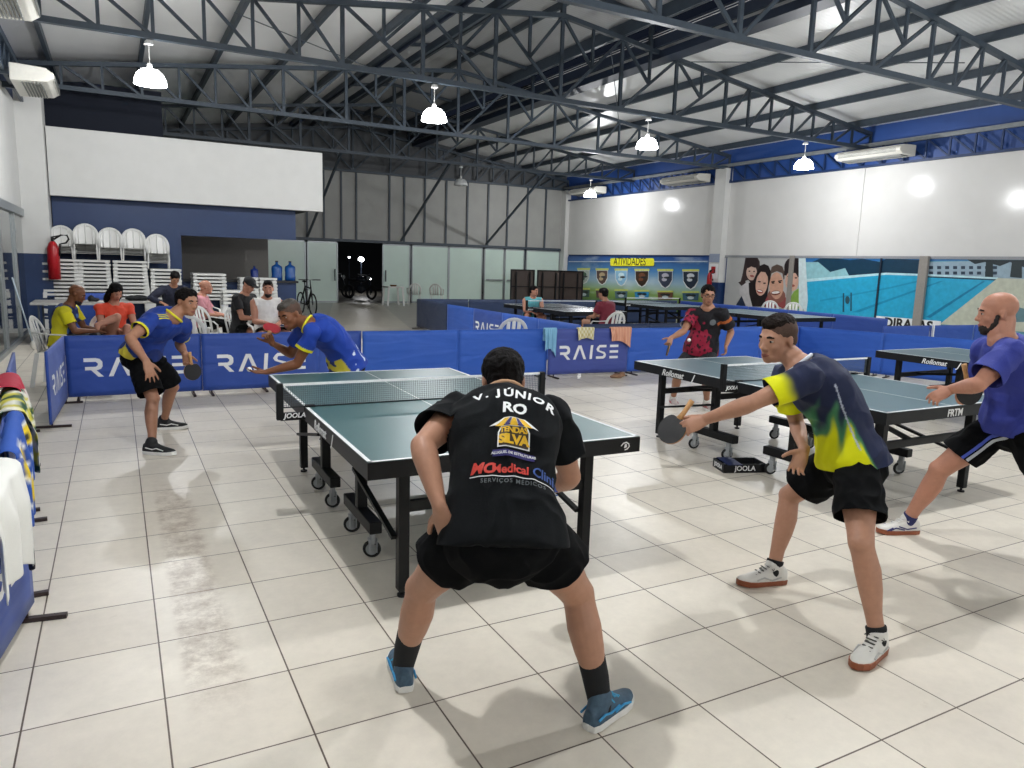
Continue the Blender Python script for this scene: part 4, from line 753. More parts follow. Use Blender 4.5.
ACTIV = [('caption_plate', '#d7dc66', [[27.391, 1.618], [26.378, 1.637], [26.371, 1.556], [27.384, 1.536]]), ('photo_shield', '#e8ebe8', [[27.336, 1.532], [26.416, 1.551], [26.412, 1.224], [26.575, 1.021], [26.82, 0.94], [27.082, 1.004], [27.285, 1.198]]), ('shield_picture', '#b9c3bb', [[27.295, 1.516], [26.453, 1.533], [26.451, 1.241], [26.609, 1.07], [26.823, 0.975], [27.055, 1.055], [27.246, 1.217]]), ('picture_figure', '#3b5b42', [[26.633, 1.354], [26.639, 1.325], [26.663, 1.298], [26.702, 1.275], [26.754, 1.257], [26.814, 1.247], [26.878, 1.246], [26.939, 1.252], [26.994, 1.267], [27.038, 1.288], [27.067, 1.314], [27.079, 1.343], [27.072, 1.372], [27.047, 1.4], [27.007, 1.423], [26.955, 1.44], [26.895, 1.45], [26.831, 1.451], [26.77, 1.444], [26.715, 1.43], [26.672, 1.409], [26.644, 1.383]]), ('picture_figure', '#3b5b42', [[26.756, 1.179], [26.761, 1.157], [26.778, 1.137], [26.807, 1.119], [26.845, 1.106], [26.889, 1.098], [26.935, 1.097], [26.98, 1.102], [27.02, 1.112], [27.052, 1.128], [27.073, 1.148], [27.082, 1.169], [27.077, 1.192], [27.059, 1.212], [27.03, 1.23], [26.992, 1.243], [26.948, 1.25], [26.901, 1.252], [26.857, 1.247], [26.817, 1.236], [26.785, 1.22], [26.764, 1.201]]), ('picture_figure', '#22262c', [[26.545, 1.267], [26.552, 1.255], [26.575, 1.243], [26.612, 1.233], [26.659, 1.225], [26.714, 1.22], [26.771, 1.218], [26.826, 1.22], [26.876, 1.225], [26.914, 1.233], [26.939, 1.244], [26.948, 1.256], [26.941, 1.268], [26.918, 1.28], [26.881, 1.29], [26.833, 1.298], [26.778, 1.303], [26.721, 1.304], [26.666, 1.303], [26.617, 1.297], [26.579, 1.289], [26.554, 1.279]]), ('caption_plate', '#d0d668', [[27.32, 0.747], [26.306, 0.789], [26.3, 0.721], [27.314, 0.677]]), ('lower_picture', '#3f5c52', [[27.289, 0.669], [26.323, 0.711], [26.35, 0.402], [27.208, 0.357]]), ('picture_figure', '#b9c6c9', [[26.581, 0.498], [26.588, 0.478], [26.61, 0.459], [26.646, 0.442], [26.693, 0.429], [26.748, 0.421], [26.806, 0.418], [26.862, 0.421], [26.912, 0.429], [26.951, 0.442], [26.977, 0.459], [26.987, 0.478], [26.98, 0.498], [26.957, 0.517], [26.92, 0.534], [26.872, 0.547], [26.817, 0.555], [26.76, 0.557], [26.704, 0.555], [26.655, 0.546], [26.616, 0.533], [26.591, 0.517]]), ('picture_figure', '#1c2226', [[26.765, 0.597], [26.771, 0.582], [26.792, 0.568], [26.825, 0.555], [26.868, 0.545], [26.918, 0.538], [26.97, 0.536], [27.021, 0.537], [27.066, 0.543], [27.101, 0.553], [27.124, 0.565], [27.133, 0.58], [27.127, 0.595], [27.106, 0.609], [27.072, 0.622], [27.029, 0.632], [26.979, 0.639], [26.926, 0.641], [26.876, 0.639], [26.831, 0.633], [26.796, 0.623], [26.774, 0.611]]), ('picture_figure', '#1c2226', [[26.437, 0.604], [26.443, 0.589], [26.46, 0.575], [26.489, 0.562], [26.527, 0.552], [26.57, 0.546], [26.616, 0.544], [26.66, 0.546], [26.699, 0.552], [26.73, 0.562], [26.75, 0.574], [26.758, 0.589], [26.753, 0.603], [26.735, 0.618], [26.706, 0.63], [26.668, 0.64], [26.624, 0.646], [26.579, 0.648], [26.534, 0.646], [26.496, 0.64], [26.465, 0.63], [26.445, 0.618]]), ('caption_plate', '#d7dc66', [[25.965, 1.634], [25.027, 1.651], [25.02, 1.574], [25.958, 1.554]]), ('photo_shield', '#e8ebe8', [[25.913, 1.551], [25.062, 1.569], [25.054, 1.234], [25.203, 1.027], [25.429, 0.944], [25.671, 1.01], [25.862, 1.209]]), ('shield_picture', '#5b4038', [[25.875, 1.535], [25.096, 1.552], [25.091, 1.251], [25.235, 1.075], [25.432, 0.977], [25.647, 1.06], [25.826, 1.229]]), ('picture_figure', '#c9b18a', [[25.261, 1.379], [25.267, 1.351], [25.289, 1.325], [25.325, 1.303], [25.373, 1.286], [25.429, 1.277], [25.487, 1.275], [25.544, 1.281], [25.595, 1.295], [25.636, 1.316], [25.663, 1.341], [25.674, 1.369], [25.668, 1.397], [25.645, 1.423], [25.609, 1.446], [25.56, 1.462], [25.504, 1.472], [25.446, 1.473], [25.389, 1.466], [25.338, 1.452], [25.298, 1.432], [25.272, 1.407]]), ('picture_figure', '#c9b18a', [[25.374, 1.211], [25.379, 1.19], [25.395, 1.17], [25.421, 1.153], [25.456, 1.141], [25.496, 1.133], [25.539, 1.132], [25.581, 1.137], [25.618, 1.147], [25.648, 1.162], [25.668, 1.181], [25.676, 1.202], [25.671, 1.223], [25.655, 1.243], [25.628, 1.26], [25.593, 1.273], [25.552, 1.28], [25.509, 1.281], [25.468, 1.276], [25.431, 1.266], [25.402, 1.251], [25.382, 1.232]]), ('picture_figure', '#22262c', [[25.18, 1.295], [25.186, 1.284], [25.207, 1.272], [25.241, 1.262], [25.285, 1.255], [25.335, 1.25], [25.388, 1.248], [25.44, 1.25], [25.485, 1.255], [25.521, 1.263], [25.544, 1.273], [25.553, 1.285], [25.546, 1.297], [25.525, 1.308], [25.491, 1.318], [25.446, 1.325], [25.395, 1.33], [25.342, 1.332], [25.291, 1.33], [25.246, 1.325], [25.211, 1.317], [25.188, 1.307]]), ('caption_plate', '#d0d668', [[25.892, 0.779], [24.954, 0.819], [24.948, 0.753], [25.886, 0.712]]), ('lower_picture', '#5a3c3c', [[25.863, 0.704], [24.968, 0.744], [24.991, 0.447], [25.785, 0.404]]), ('picture_figure', '#b9c6c9', [[25.206, 0.539], [25.212, 0.52], [25.233, 0.502], [25.266, 0.486], [25.31, 0.473], [25.36, 0.465], [25.414, 0.462], [25.466, 0.465], [25.512, 0.473], [25.548, 0.486], [25.572, 0.502], [25.581, 0.52], [25.575, 0.539], [25.554, 0.558], [25.52, 0.574], [25.476, 0.586], [25.425, 0.594], [25.372, 0.597], [25.32, 0.594], [25.275, 0.586], [25.239, 0.573], [25.215, 0.557]]), ('picture_figure', '#1c2226', [[25.377, 0.634], [25.383, 0.62], [25.402, 0.606], [25.432, 0.594], [25.472, 0.584], [25.518, 0.578], [25.567, 0.576], [25.614, 0.578], [25.655, 0.583], [25.688, 0.592], [25.71, 0.605], [25.718, 0.618], [25.712, 0.633], [25.693, 0.647], [25.662, 0.659], [25.622, 0.669], [25.575, 0.675], [25.527, 0.677], [25.48, 0.675], [25.439, 0.669], [25.406, 0.66], [25.385, 0.648]]), ('picture_figure', '#1c2226', [[25.074, 0.641], [25.079, 0.626], [25.095, 0.613], [25.121, 0.601], [25.156, 0.591], [25.196, 0.586], [25.239, 0.583], [25.28, 0.585], [25.316, 0.591], [25.345, 0.601], [25.364, 0.613], [25.371, 0.626], [25.366, 0.641], [25.349, 0.654], [25.323, 0.666], [25.287, 0.676], [25.247, 0.682], [25.205, 0.684], [25.164, 0.681], [25.128, 0.675], [25.1, 0.666], [25.081, 0.654]]), ('caption_plate', '#d7dc66', [[24.61, 1.649], [23.709, 1.665], [23.702, 1.591], [24.603, 1.572]]), ('photo_shield', '#e8ebe8', [[24.562, 1.569], [23.741, 1.586], [23.729, 1.245], [23.872, 1.034], [24.089, 0.95], [24.323, 1.017], [24.51, 1.22]]), ('shield_picture', '#8fc2e0', [[24.526, 1.554], [23.772, 1.57], [23.763, 1.262], [23.903, 1.081], [24.092, 0.981], [24.3, 1.067], [24.477, 1.24]]), ('picture_figure', '#d6eef5', [[23.933, 1.404], [23.938, 1.377], [23.959, 1.352], [23.994, 1.331], [24.04, 1.315], [24.093, 1.306], [24.15, 1.304], [24.205, 1.31], [24.254, 1.323], [24.293, 1.343], [24.319, 1.367], [24.329, 1.394], [24.324, 1.421], [24.302, 1.446], [24.267, 1.468], [24.22, 1.484], [24.167, 1.493], [24.11, 1.494], [24.056, 1.488], [24.007, 1.474], [23.969, 1.455], [23.943, 1.431]]), ('picture_figure', '#d6eef5', [[24.038, 1.243], [24.042, 1.222], [24.058, 1.203], [24.083, 1.187], [24.117, 1.175], [24.155, 1.168], [24.197, 1.166], [24.237, 1.171], [24.273, 1.181], [24.301, 1.195], [24.32, 1.213], [24.328, 1.234], [24.324, 1.254], [24.308, 1.273], [24.282, 1.289], [24.249, 1.301], [24.21, 1.308], [24.168, 1.31], [24.128, 1.305], [24.093, 1.295], [24.065, 1.28], [24.046, 1.262]]), ('picture_figure', '#22262c', [[23.854, 1.323], [23.861, 1.312], [23.881, 1.301], [23.913, 1.292], [23.955, 1.284], [24.004, 1.28], [24.055, 1.278], [24.104, 1.28], [24.148, 1.285], [24.182, 1.292], [24.204, 1.302], [24.213, 1.313], [24.206, 1.324], [24.186, 1.335], [24.153, 1.345], [24.111, 1.352], [24.062, 1.357], [24.011, 1.358], [23.962, 1.356], [23.918, 1.351], [23.884, 1.344], [23.863, 1.334]]), ('caption_plate', '#d0d668', [[24.535, 0.81], [23.634, 0.849], [23.628, 0.786], [24.529, 0.746]]), ('lower_picture', '#55757e', [[24.508, 0.739], [23.647, 0.778], [23.666, 0.492], [24.434, 0.45]]), ('picture_figure', '#b9c6c9', [[23.876, 0.58], [23.881, 0.562], [23.901, 0.544], [23.933, 0.529], [23.975, 0.517], [24.023, 0.509], [24.075, 0.506], [24.125, 0.509], [24.169, 0.516], [24.204, 0.528], [24.227, 0.544], [24.236, 0.562], [24.23, 0.58], [24.21, 0.598], [24.178, 0.613], [24.135, 0.625], [24.086, 0.633], [24.035, 0.635], [23.985, 0.633], [23.942, 0.625], [23.907, 0.613], [23.884, 0.598]]), ('picture_figure', '#1c2226', [[24.035, 0.672], [24.041, 0.658], [24.059, 0.645], [24.088, 0.633], [24.126, 0.624], [24.17, 0.618], [24.217, 0.615], [24.262, 0.617], [24.302, 0.623], [24.334, 0.631], [24.354, 0.643], [24.362, 0.656], [24.357, 0.67], [24.338, 0.684], [24.309, 0.695], [24.27, 0.705], [24.225, 0.711], [24.179, 0.713], [24.134, 0.711], [24.094, 0.705], [24.063, 0.697], [24.043, 0.685]]), ('picture_figure', '#1c2226', [[23.755, 0.678], [23.759, 0.664], [23.775, 0.651], [23.801, 0.639], [23.834, 0.63], [23.872, 0.625], [23.913, 0.622], [23.953, 0.624], [23.988, 0.63], [24.015, 0.639], [24.033, 0.651], [24.04, 0.664], [24.036, 0.677], [24.02, 0.691], [23.994, 0.702], [23.96, 0.711], [23.922, 0.717], [23.881, 0.719], [23.842, 0.717], [23.807, 0.711], [23.78, 0.702], [23.762, 0.691]]), ('caption_plate', '#d7dc66', [[23.291, 1.664], [22.367, 1.681], [22.36, 1.61], [23.284, 1.59]]), ('photo_shield', '#e8ebe8', [[23.246, 1.587], [22.396, 1.605], [22.381, 1.259], [22.533, 1.044], [22.755, 0.959], [22.995, 1.026], [23.194, 1.233]]), ('shield_picture', '#3b2a1e', [[23.213, 1.572], [22.424, 1.59], [22.413, 1.277], [22.565, 1.091], [22.758, 0.989], [22.971, 1.076], [23.164, 1.253]]), ('picture_figure', '#7a4a2e', [[22.597, 1.43], [22.603, 1.404], [22.624, 1.38], [22.66, 1.359], [22.707, 1.344], [22.762, 1.335], [22.819, 1.333], [22.876, 1.339], [22.926, 1.352], [22.966, 1.37], [22.993, 1.394], [23.004, 1.419], [22.998, 1.445], [22.976, 1.47], [22.939, 1.491], [22.892, 1.506], [22.837, 1.515], [22.779, 1.516], [22.723, 1.51], [22.673, 1.497], [22.634, 1.479], [22.608, 1.456]]), ('picture_figure', '#7a4a2e', [[22.699, 1.275], [22.703, 1.255], [22.718, 1.237], [22.745, 1.221], [22.779, 1.209], [22.819, 1.203], [22.861, 1.201], [22.902, 1.205], [22.939, 1.215], [22.968, 1.229], [22.987, 1.246], [22.995, 1.265], [22.991, 1.285], [22.975, 1.304], [22.949, 1.319], [22.914, 1.331], [22.874, 1.338], [22.832, 1.339], [22.791, 1.335], [22.754, 1.325], [22.725, 1.311], [22.706, 1.294]]), ('picture_figure', '#22262c', [[22.517, 1.353], [22.523, 1.342], [22.544, 1.331], [22.577, 1.322], [22.62, 1.315], [22.67, 1.31], [22.722, 1.309], [22.773, 1.31], [22.817, 1.315], [22.853, 1.322], [22.876, 1.331], [22.884, 1.342], [22.878, 1.353], [22.857, 1.363], [22.823, 1.373], [22.779, 1.38], [22.729, 1.384], [22.677, 1.386], [22.627, 1.384], [22.582, 1.379], [22.548, 1.372], [22.525, 1.363]]), ('caption_plate', '#d0d668', [[23.214, 0.842], [22.291, 0.883], [22.285, 0.823], [23.209, 0.78]]), ('lower_picture', '#2c86b8', [[23.189, 0.773], [22.302, 0.814], [22.318, 0.54], [23.118, 0.496]]), ('picture_figure', '#b9c6c9', [[22.539, 0.623], [22.544, 0.606], [22.565, 0.589], [22.597, 0.574], [22.641, 0.562], [22.69, 0.555], [22.743, 0.552], [22.794, 0.554], [22.839, 0.561], [22.875, 0.572], [22.899, 0.587], [22.908, 0.604], [22.902, 0.622], [22.882, 0.639], [22.848, 0.654], [22.805, 0.666], [22.754, 0.673], [22.702, 0.676], [22.651, 0.674], [22.606, 0.666], [22.571, 0.655], [22.548, 0.64]]), ('picture_figure', '#1c2226', [[22.688, 0.712], [22.694, 0.699], [22.712, 0.686], [22.742, 0.674], [22.782, 0.665], [22.827, 0.659], [22.875, 0.657], [22.921, 0.658], [22.962, 0.663], [22.994, 0.672], [23.015, 0.683], [23.023, 0.695], [23.018, 0.709], [22.999, 0.722], [22.968, 0.733], [22.929, 0.742], [22.883, 0.748], [22.835, 0.75], [22.79, 0.749], [22.749, 0.744], [22.717, 0.735], [22.696, 0.724]]), ('picture_figure', '#1c2226', [[22.432, 0.717], [22.436, 0.704], [22.452, 0.691], [22.479, 0.68], [22.513, 0.671], [22.552, 0.665], [22.594, 0.663], [22.634, 0.665], [22.67, 0.67], [22.699, 0.679], [22.717, 0.69], [22.725, 0.702], [22.72, 0.716], [22.703, 0.728], [22.677, 0.74], [22.642, 0.748], [22.603, 0.754], [22.561, 0.756], [22.521, 0.754], [22.485, 0.749], [22.457, 0.74], [22.439, 0.729]]), ('caption_plate', '#d7dc66', [[21.894, 1.681], [20.991, 1.698], [20.985, 1.63], [21.888, 1.611]]), ('photo_shield', '#e8ebe8', [[21.852, 1.608], [21.017, 1.626], [20.999, 1.276], [21.149, 1.06], [21.366, 0.973], [21.601, 1.042], [21.8, 1.25]]), ('shield_picture', '#3a4156', [[21.822, 1.594], [21.043, 1.611], [21.028, 1.295], [21.181, 1.106], [21.369, 1.003], [21.578, 1.091], [21.773, 1.27]]), ('picture_figure', '#c3bec8', [[21.216, 1.458], [21.221, 1.433], [21.242, 1.41], [21.277, 1.39], [21.323, 1.375], [21.376, 1.367], [21.433, 1.365], [21.488, 1.37], [21.537, 1.383], [21.576, 1.4], [21.602, 1.423], [21.613, 1.447], [21.607, 1.472], [21.586, 1.496], [21.55, 1.516], [21.504, 1.53], [21.45, 1.539], [21.393, 1.54], [21.339, 1.534], [21.29, 1.522], [21.252, 1.504], [21.226, 1.482]]), ('picture_figure', '#c3bec8', [[21.311, 1.309], [21.315, 1.291], [21.33, 1.273], [21.356, 1.258], [21.389, 1.247], [21.428, 1.24], [21.469, 1.239], [21.51, 1.243], [21.545, 1.252], [21.574, 1.265], [21.593, 1.282], [21.601, 1.3], [21.597, 1.319], [21.581, 1.337], [21.555, 1.352], [21.521, 1.363], [21.482, 1.369], [21.441, 1.37], [21.401, 1.366], [21.365, 1.357], [21.337, 1.344], [21.319, 1.328]]), ('picture_figure', '#22262c', [[21.137, 1.384], [21.143, 1.373], [21.163, 1.363], [21.196, 1.355], [21.238, 1.348], [21.286, 1.343], [21.337, 1.342], [21.387, 1.343], [21.431, 1.347], [21.465, 1.354], [21.488, 1.363], [21.496, 1.373], [21.49, 1.384], [21.469, 1.394], [21.436, 1.403], [21.393, 1.41], [21.345, 1.414], [21.294, 1.415], [21.244, 1.414], [21.201, 1.409], [21.167, 1.403], [21.145, 1.394]]), ('caption_plate', '#d0d668', [[21.817, 0.88], [20.914, 0.92], [20.908, 0.862], [21.811, 0.82]]), ('lower_picture', '#6e4a34', [[21.793, 0.814], [20.924, 0.854], [20.936, 0.592], [21.726, 0.548]]), ('picture_figure', '#b9c6c9', [[21.156, 0.671], [21.161, 0.655], [21.181, 0.638], [21.213, 0.624], [21.255, 0.613], [21.304, 0.605], [21.355, 0.602], [21.405, 0.604], [21.449, 0.611], [21.485, 0.622], [21.508, 0.636], [21.517, 0.652], [21.511, 0.669], [21.491, 0.686], [21.458, 0.7], [21.416, 0.711], [21.367, 0.719], [21.315, 0.721], [21.266, 0.719], [21.222, 0.712], [21.187, 0.701], [21.165, 0.687]]), ('picture_figure', '#1c2226', [[21.295, 0.756], [21.3, 0.743], [21.318, 0.731], [21.347, 0.72], [21.386, 0.711], [21.43, 0.705], [21.476, 0.703], [21.522, 0.704], [21.562, 0.709], [21.593, 0.717], [21.614, 0.728], [21.622, 0.74], [21.616, 0.753], [21.598, 0.765], [21.568, 0.776], [21.53, 0.785], [21.485, 0.791], [21.438, 0.793], [21.394, 0.791], [21.354, 0.787], [21.323, 0.779], [21.302, 0.768]]), ('picture_figure', '#1c2226', [[21.061, 0.76], [21.065, 0.748], [21.081, 0.736], [21.106, 0.725], [21.14, 0.716], [21.178, 0.711], [21.219, 0.709], [21.259, 0.71], [21.294, 0.715], [21.322, 0.723], [21.34, 0.734], [21.347, 0.746], [21.342, 0.759], [21.326, 0.771], [21.3, 0.782], [21.267, 0.79], [21.228, 0.796], [21.187, 0.798], [21.148, 0.796], [21.113, 0.791], [21.086, 0.783], [21.068, 0.772]]), ('caption_plate', '#d7dc66', [[20.505, 1.699], [19.629, 1.716], [19.622, 1.651], [20.498, 1.632]]), ('photo_shield', '#e8ebe8', [[20.466, 1.629], [19.652, 1.647], [19.631, 1.296], [19.778, 1.078], [19.987, 0.992], [20.216, 1.06], [20.414, 1.269]]), ('shield_picture', '#1d2a3e', [[20.438, 1.615], [19.675, 1.633], [19.658, 1.314], [19.808, 1.124], [19.99, 1.02], [20.194, 1.109], [20.389, 1.29]]), ('picture_figure', '#d2d6da', [[19.846, 1.486], [19.851, 1.463], [19.871, 1.44], [19.905, 1.421], [19.95, 1.407], [20.001, 1.399], [20.056, 1.397], [20.11, 1.402], [20.157, 1.414], [20.196, 1.431], [20.221, 1.452], [20.231, 1.476], [20.226, 1.5], [20.205, 1.522], [20.17, 1.541], [20.125, 1.555], [20.073, 1.563], [20.018, 1.565], [19.965, 1.559], [19.918, 1.547], [19.881, 1.53], [19.856, 1.51]]), ('picture_figure', '#d2d6da', [[19.935, 1.344], [19.938, 1.326], [19.953, 1.31], [19.978, 1.295], [20.01, 1.284], [20.048, 1.278], [20.088, 1.277], [20.127, 1.28], [20.162, 1.289], [20.19, 1.302], [20.208, 1.318], [20.216, 1.335], [20.212, 1.353], [20.197, 1.37], [20.172, 1.384], [20.139, 1.395], [20.101, 1.401], [20.061, 1.403], [20.022, 1.399], [19.988, 1.39], [19.96, 1.377], [19.942, 1.362]]), ('picture_figure', '#22262c', [[19.769, 1.415], [19.775, 1.406], [19.795, 1.396], [19.826, 1.387], [19.867, 1.381], [19.914, 1.377], [19.964, 1.375], [20.012, 1.376], [20.054, 1.38], [20.088, 1.387], [20.109, 1.395], [20.118, 1.405], [20.111, 1.415], [20.092, 1.425], [20.06, 1.433], [20.018, 1.44], [19.971, 1.444], [19.921, 1.445], [19.873, 1.444], [19.831, 1.44], [19.799, 1.433], [19.777, 1.425]]), ('caption_plate', '#d0d668', [[20.426, 0.919], [19.55, 0.959], [19.545, 0.904], [20.42, 0.862]]), ('lower_picture', '#3a5f74', [[20.404, 0.856], [19.559, 0.896], [19.568, 0.645], [20.341, 0.602]]), ('picture_figure', '#b9c6c9', [[19.784, 0.721], [19.79, 0.705], [19.809, 0.689], [19.84, 0.675], [19.881, 0.664], [19.928, 0.657], [19.978, 0.655], [20.026, 0.656], [20.069, 0.663], [20.103, 0.673], [20.126, 0.687], [20.135, 0.702], [20.129, 0.718], [20.11, 0.734], [20.078, 0.748], [20.037, 0.759], [19.989, 0.766], [19.939, 0.768], [19.891, 0.766], [19.849, 0.76], [19.815, 0.749], [19.793, 0.736]]), ('picture_figure', '#1c2226', [[19.913, 0.802], [19.918, 0.79], [19.936, 0.778], [19.964, 0.767], [20.001, 0.759], [20.044, 0.753], [20.089, 0.751], [20.133, 0.752], [20.172, 0.757], [20.203, 0.764], [20.223, 0.774], [20.23, 0.786], [20.225, 0.798], [20.207, 0.81], [20.178, 0.821], [20.141, 0.829], [20.098, 0.835], [20.053, 0.837], [20.009, 0.836], [19.971, 0.831], [19.94, 0.823], [19.921, 0.813]]), ('picture_figure', '#1c2226', [[19.7, 0.806], [19.705, 0.794], [19.72, 0.782], [19.745, 0.772], [19.777, 0.764], [19.815, 0.758], [19.854, 0.756], [19.892, 0.758], [19.927, 0.762], [19.954, 0.77], [19.971, 0.78], [19.978, 0.792], [19.974, 0.804], [19.958, 0.815], [19.933, 0.826], [19.9, 0.834], [19.863, 0.839], [19.823, 0.841], [19.785, 0.84], [19.751, 0.835], [19.724, 0.827], [19.707, 0.817]]), ('header_plate', '#f0ea28', [[24.854, 2.061], [22.167, 2.079], [22.105, 2.042], [22.084, 1.826], [22.139, 1.788], [24.826, 1.746], [24.892, 1.785], [24.913, 2.02]]), ('white_line', '#c9d6e4', [[28.068, 1.907], [24.906, 1.939], [24.903, 1.907], [28.065, 1.872]]), ('white_line', '#c9d6e4', [[22.098, 1.968], [19.239, 2.004], [19.236, 1.973], [22.095, 1.938]])]
# ================================================================ printed pictures on the right wall (flat prints)
def print_mat(nm, build):
    m = bpy.data.materials.new(nm); m.use_nodes = True; nt = m.node_tree; b = nt.nodes['Principled BSDF']; b.inputs['Roughness'].default_value = .35
    build(nt, b); return m
def sky_grass(nt, b):
    N, L = nt.nodes, nt.links; tc = N.new('ShaderNodeTexCoord'); s = N.new('ShaderNodeSeparateXYZ'); L.new(tc.outputs['Object'], s.inputs[0])
    mr = N.new('ShaderNodeMapRange'); mr.inputs[1].default_value = .2; mr.inputs[2].default_value = 2.13; L.new(s.outputs[2], mr.inputs[0])
    cr_ = N.new('ShaderNodeValToRGB'); e = cr_.color_ramp.elements; e[0].position = 0; e[0].color = (*lin('#4f7a3a'), 1); e[1].position = 1; e[1].color = (*lin('#16458f'), 1)
    for p_, c in ((.26, '#86a84e'), (.33, '#9dbb8e'), (.5, '#9fbfd2'), (.72, '#4a86bf')): q = e.new(p_); q.color = (*lin(c), 1)
    nz = N.new('ShaderNodeTexNoise'); nz.inputs['Scale'].default_value = 1.2; nz.inputs['Detail'].default_value = 5; mp = N.new('ShaderNodeMapping'); mp.inputs['Scale'].default_value = (1, .5, 1.6); L.new(tc.outputs['Object'], mp.inputs[0]); L.new(mp.outputs[0], nz.inputs[0])
    L.new(mr.outputs[0], cr_.inputs[0]); mk = N.new('ShaderNodeMapRange'); mk.inputs[1].default_value = .55; mk.inputs[2].default_value = .75; mk.inputs[4].default_value = .6; L.new(nz.outputs['Fac'], mk.inputs[0])
    mx = N.new('ShaderNodeMix'); mx.data_type = 'RGBA'; L.new(mk.outputs[0], mx.inputs[0]); L.new(cr_.outputs[0], mx.inputs[6]); mx.inputs[7].default_value = (*lin('#c9d9e2'), 1); L.new(mx.outputs[2], b.inputs['Base Color'])
def print_sheet(name, label, y0, y1, z0, z1, m, shapes, x=17.93):
    root = tag(obj(name, box(B(), x, x+.02, y0, y1, z0, z1), m), label, 'mural')
    for i, (nm_, col, pts) in enumerate(shapes):
        pts = [(y, min(z, 2.125)) for y, z in pts]; bm = B(); xx = x-.0025-.0012*i*.35; poly(bm, [(xx, y, z) for y, z in pts])
        for f in bm.faces:
            if f.normal.x > 0: f.normal_flip()
        o_ = obj(nm_.rstrip('0123456789'), bm, mat('print '+col, col, .35, var=.1, scale=9), root)
    return root
ms = print_sheet('activities_mural', 'blue sky mural headed by a yellow plate with rows of shield pictures', 19.15, 28.2, .1, 2.13, print_mat('sky and grass print', sky_grass), ACTIV)
text('lettering', 'ATIVIDADES', .42, (0, -1, 0), (0, 0, 1), (17.9, 23.62, 1.93), mat('black print', '#14140f', .5), ms, bold=.004, sx=.9)
print_sheet('family_poster', 'wall poster of four smiling faces on a light ground', 15.35, 18.35, .1, 2.14, mat('light grey print', '#b9bab8', .35, var=.05, scale=1), FAMILY)
pm = print_sheet('pool_mural', 'large wall picture of a blue swimming pool with trees and buildings', -4.0, 15.35, .1, 2.14, mat('pale teal print', '#5d97ab', .35, var=.1, scale=1.5), POOL)
tag(obj('sign_board', box(B(), 17.88, 17.9, 10.9, 12.66, .2, .62), M_line), 'white board with black capital letters low on the wall under the pool mural', 'sign')
sb = [o for o in bpy.data.objects if o.name == 'sign_board'][0]
text('lettering', 'DIRALAS' , .34, (0, -1, 0), (0, 0, 1), (17.877, 11.75, .46), mat('black print', '#14140f', .5), sb, bold=.012)
struct(obj('trim_17', box(B(), 17.82, 17.9, 11.38, 11.6, 0, 2.2), mat('grey beige post', '#8f8a83', .5)))
struct(obj('trim_18', box(B(), 17.85, 17.9, 15.55, 15.7, 0, 2.2), mat('grey beige post', '#8f8a83', .5)))
struct(obj('trim_19', box(B(), 17.87, 17.9, 12.68, 12.72, 0, 2.14), M_dark))
struct(obj('trim_20', box(B(), 17.87, 17.9, 8.4, 8.44, 0, 2.14), M_dark))
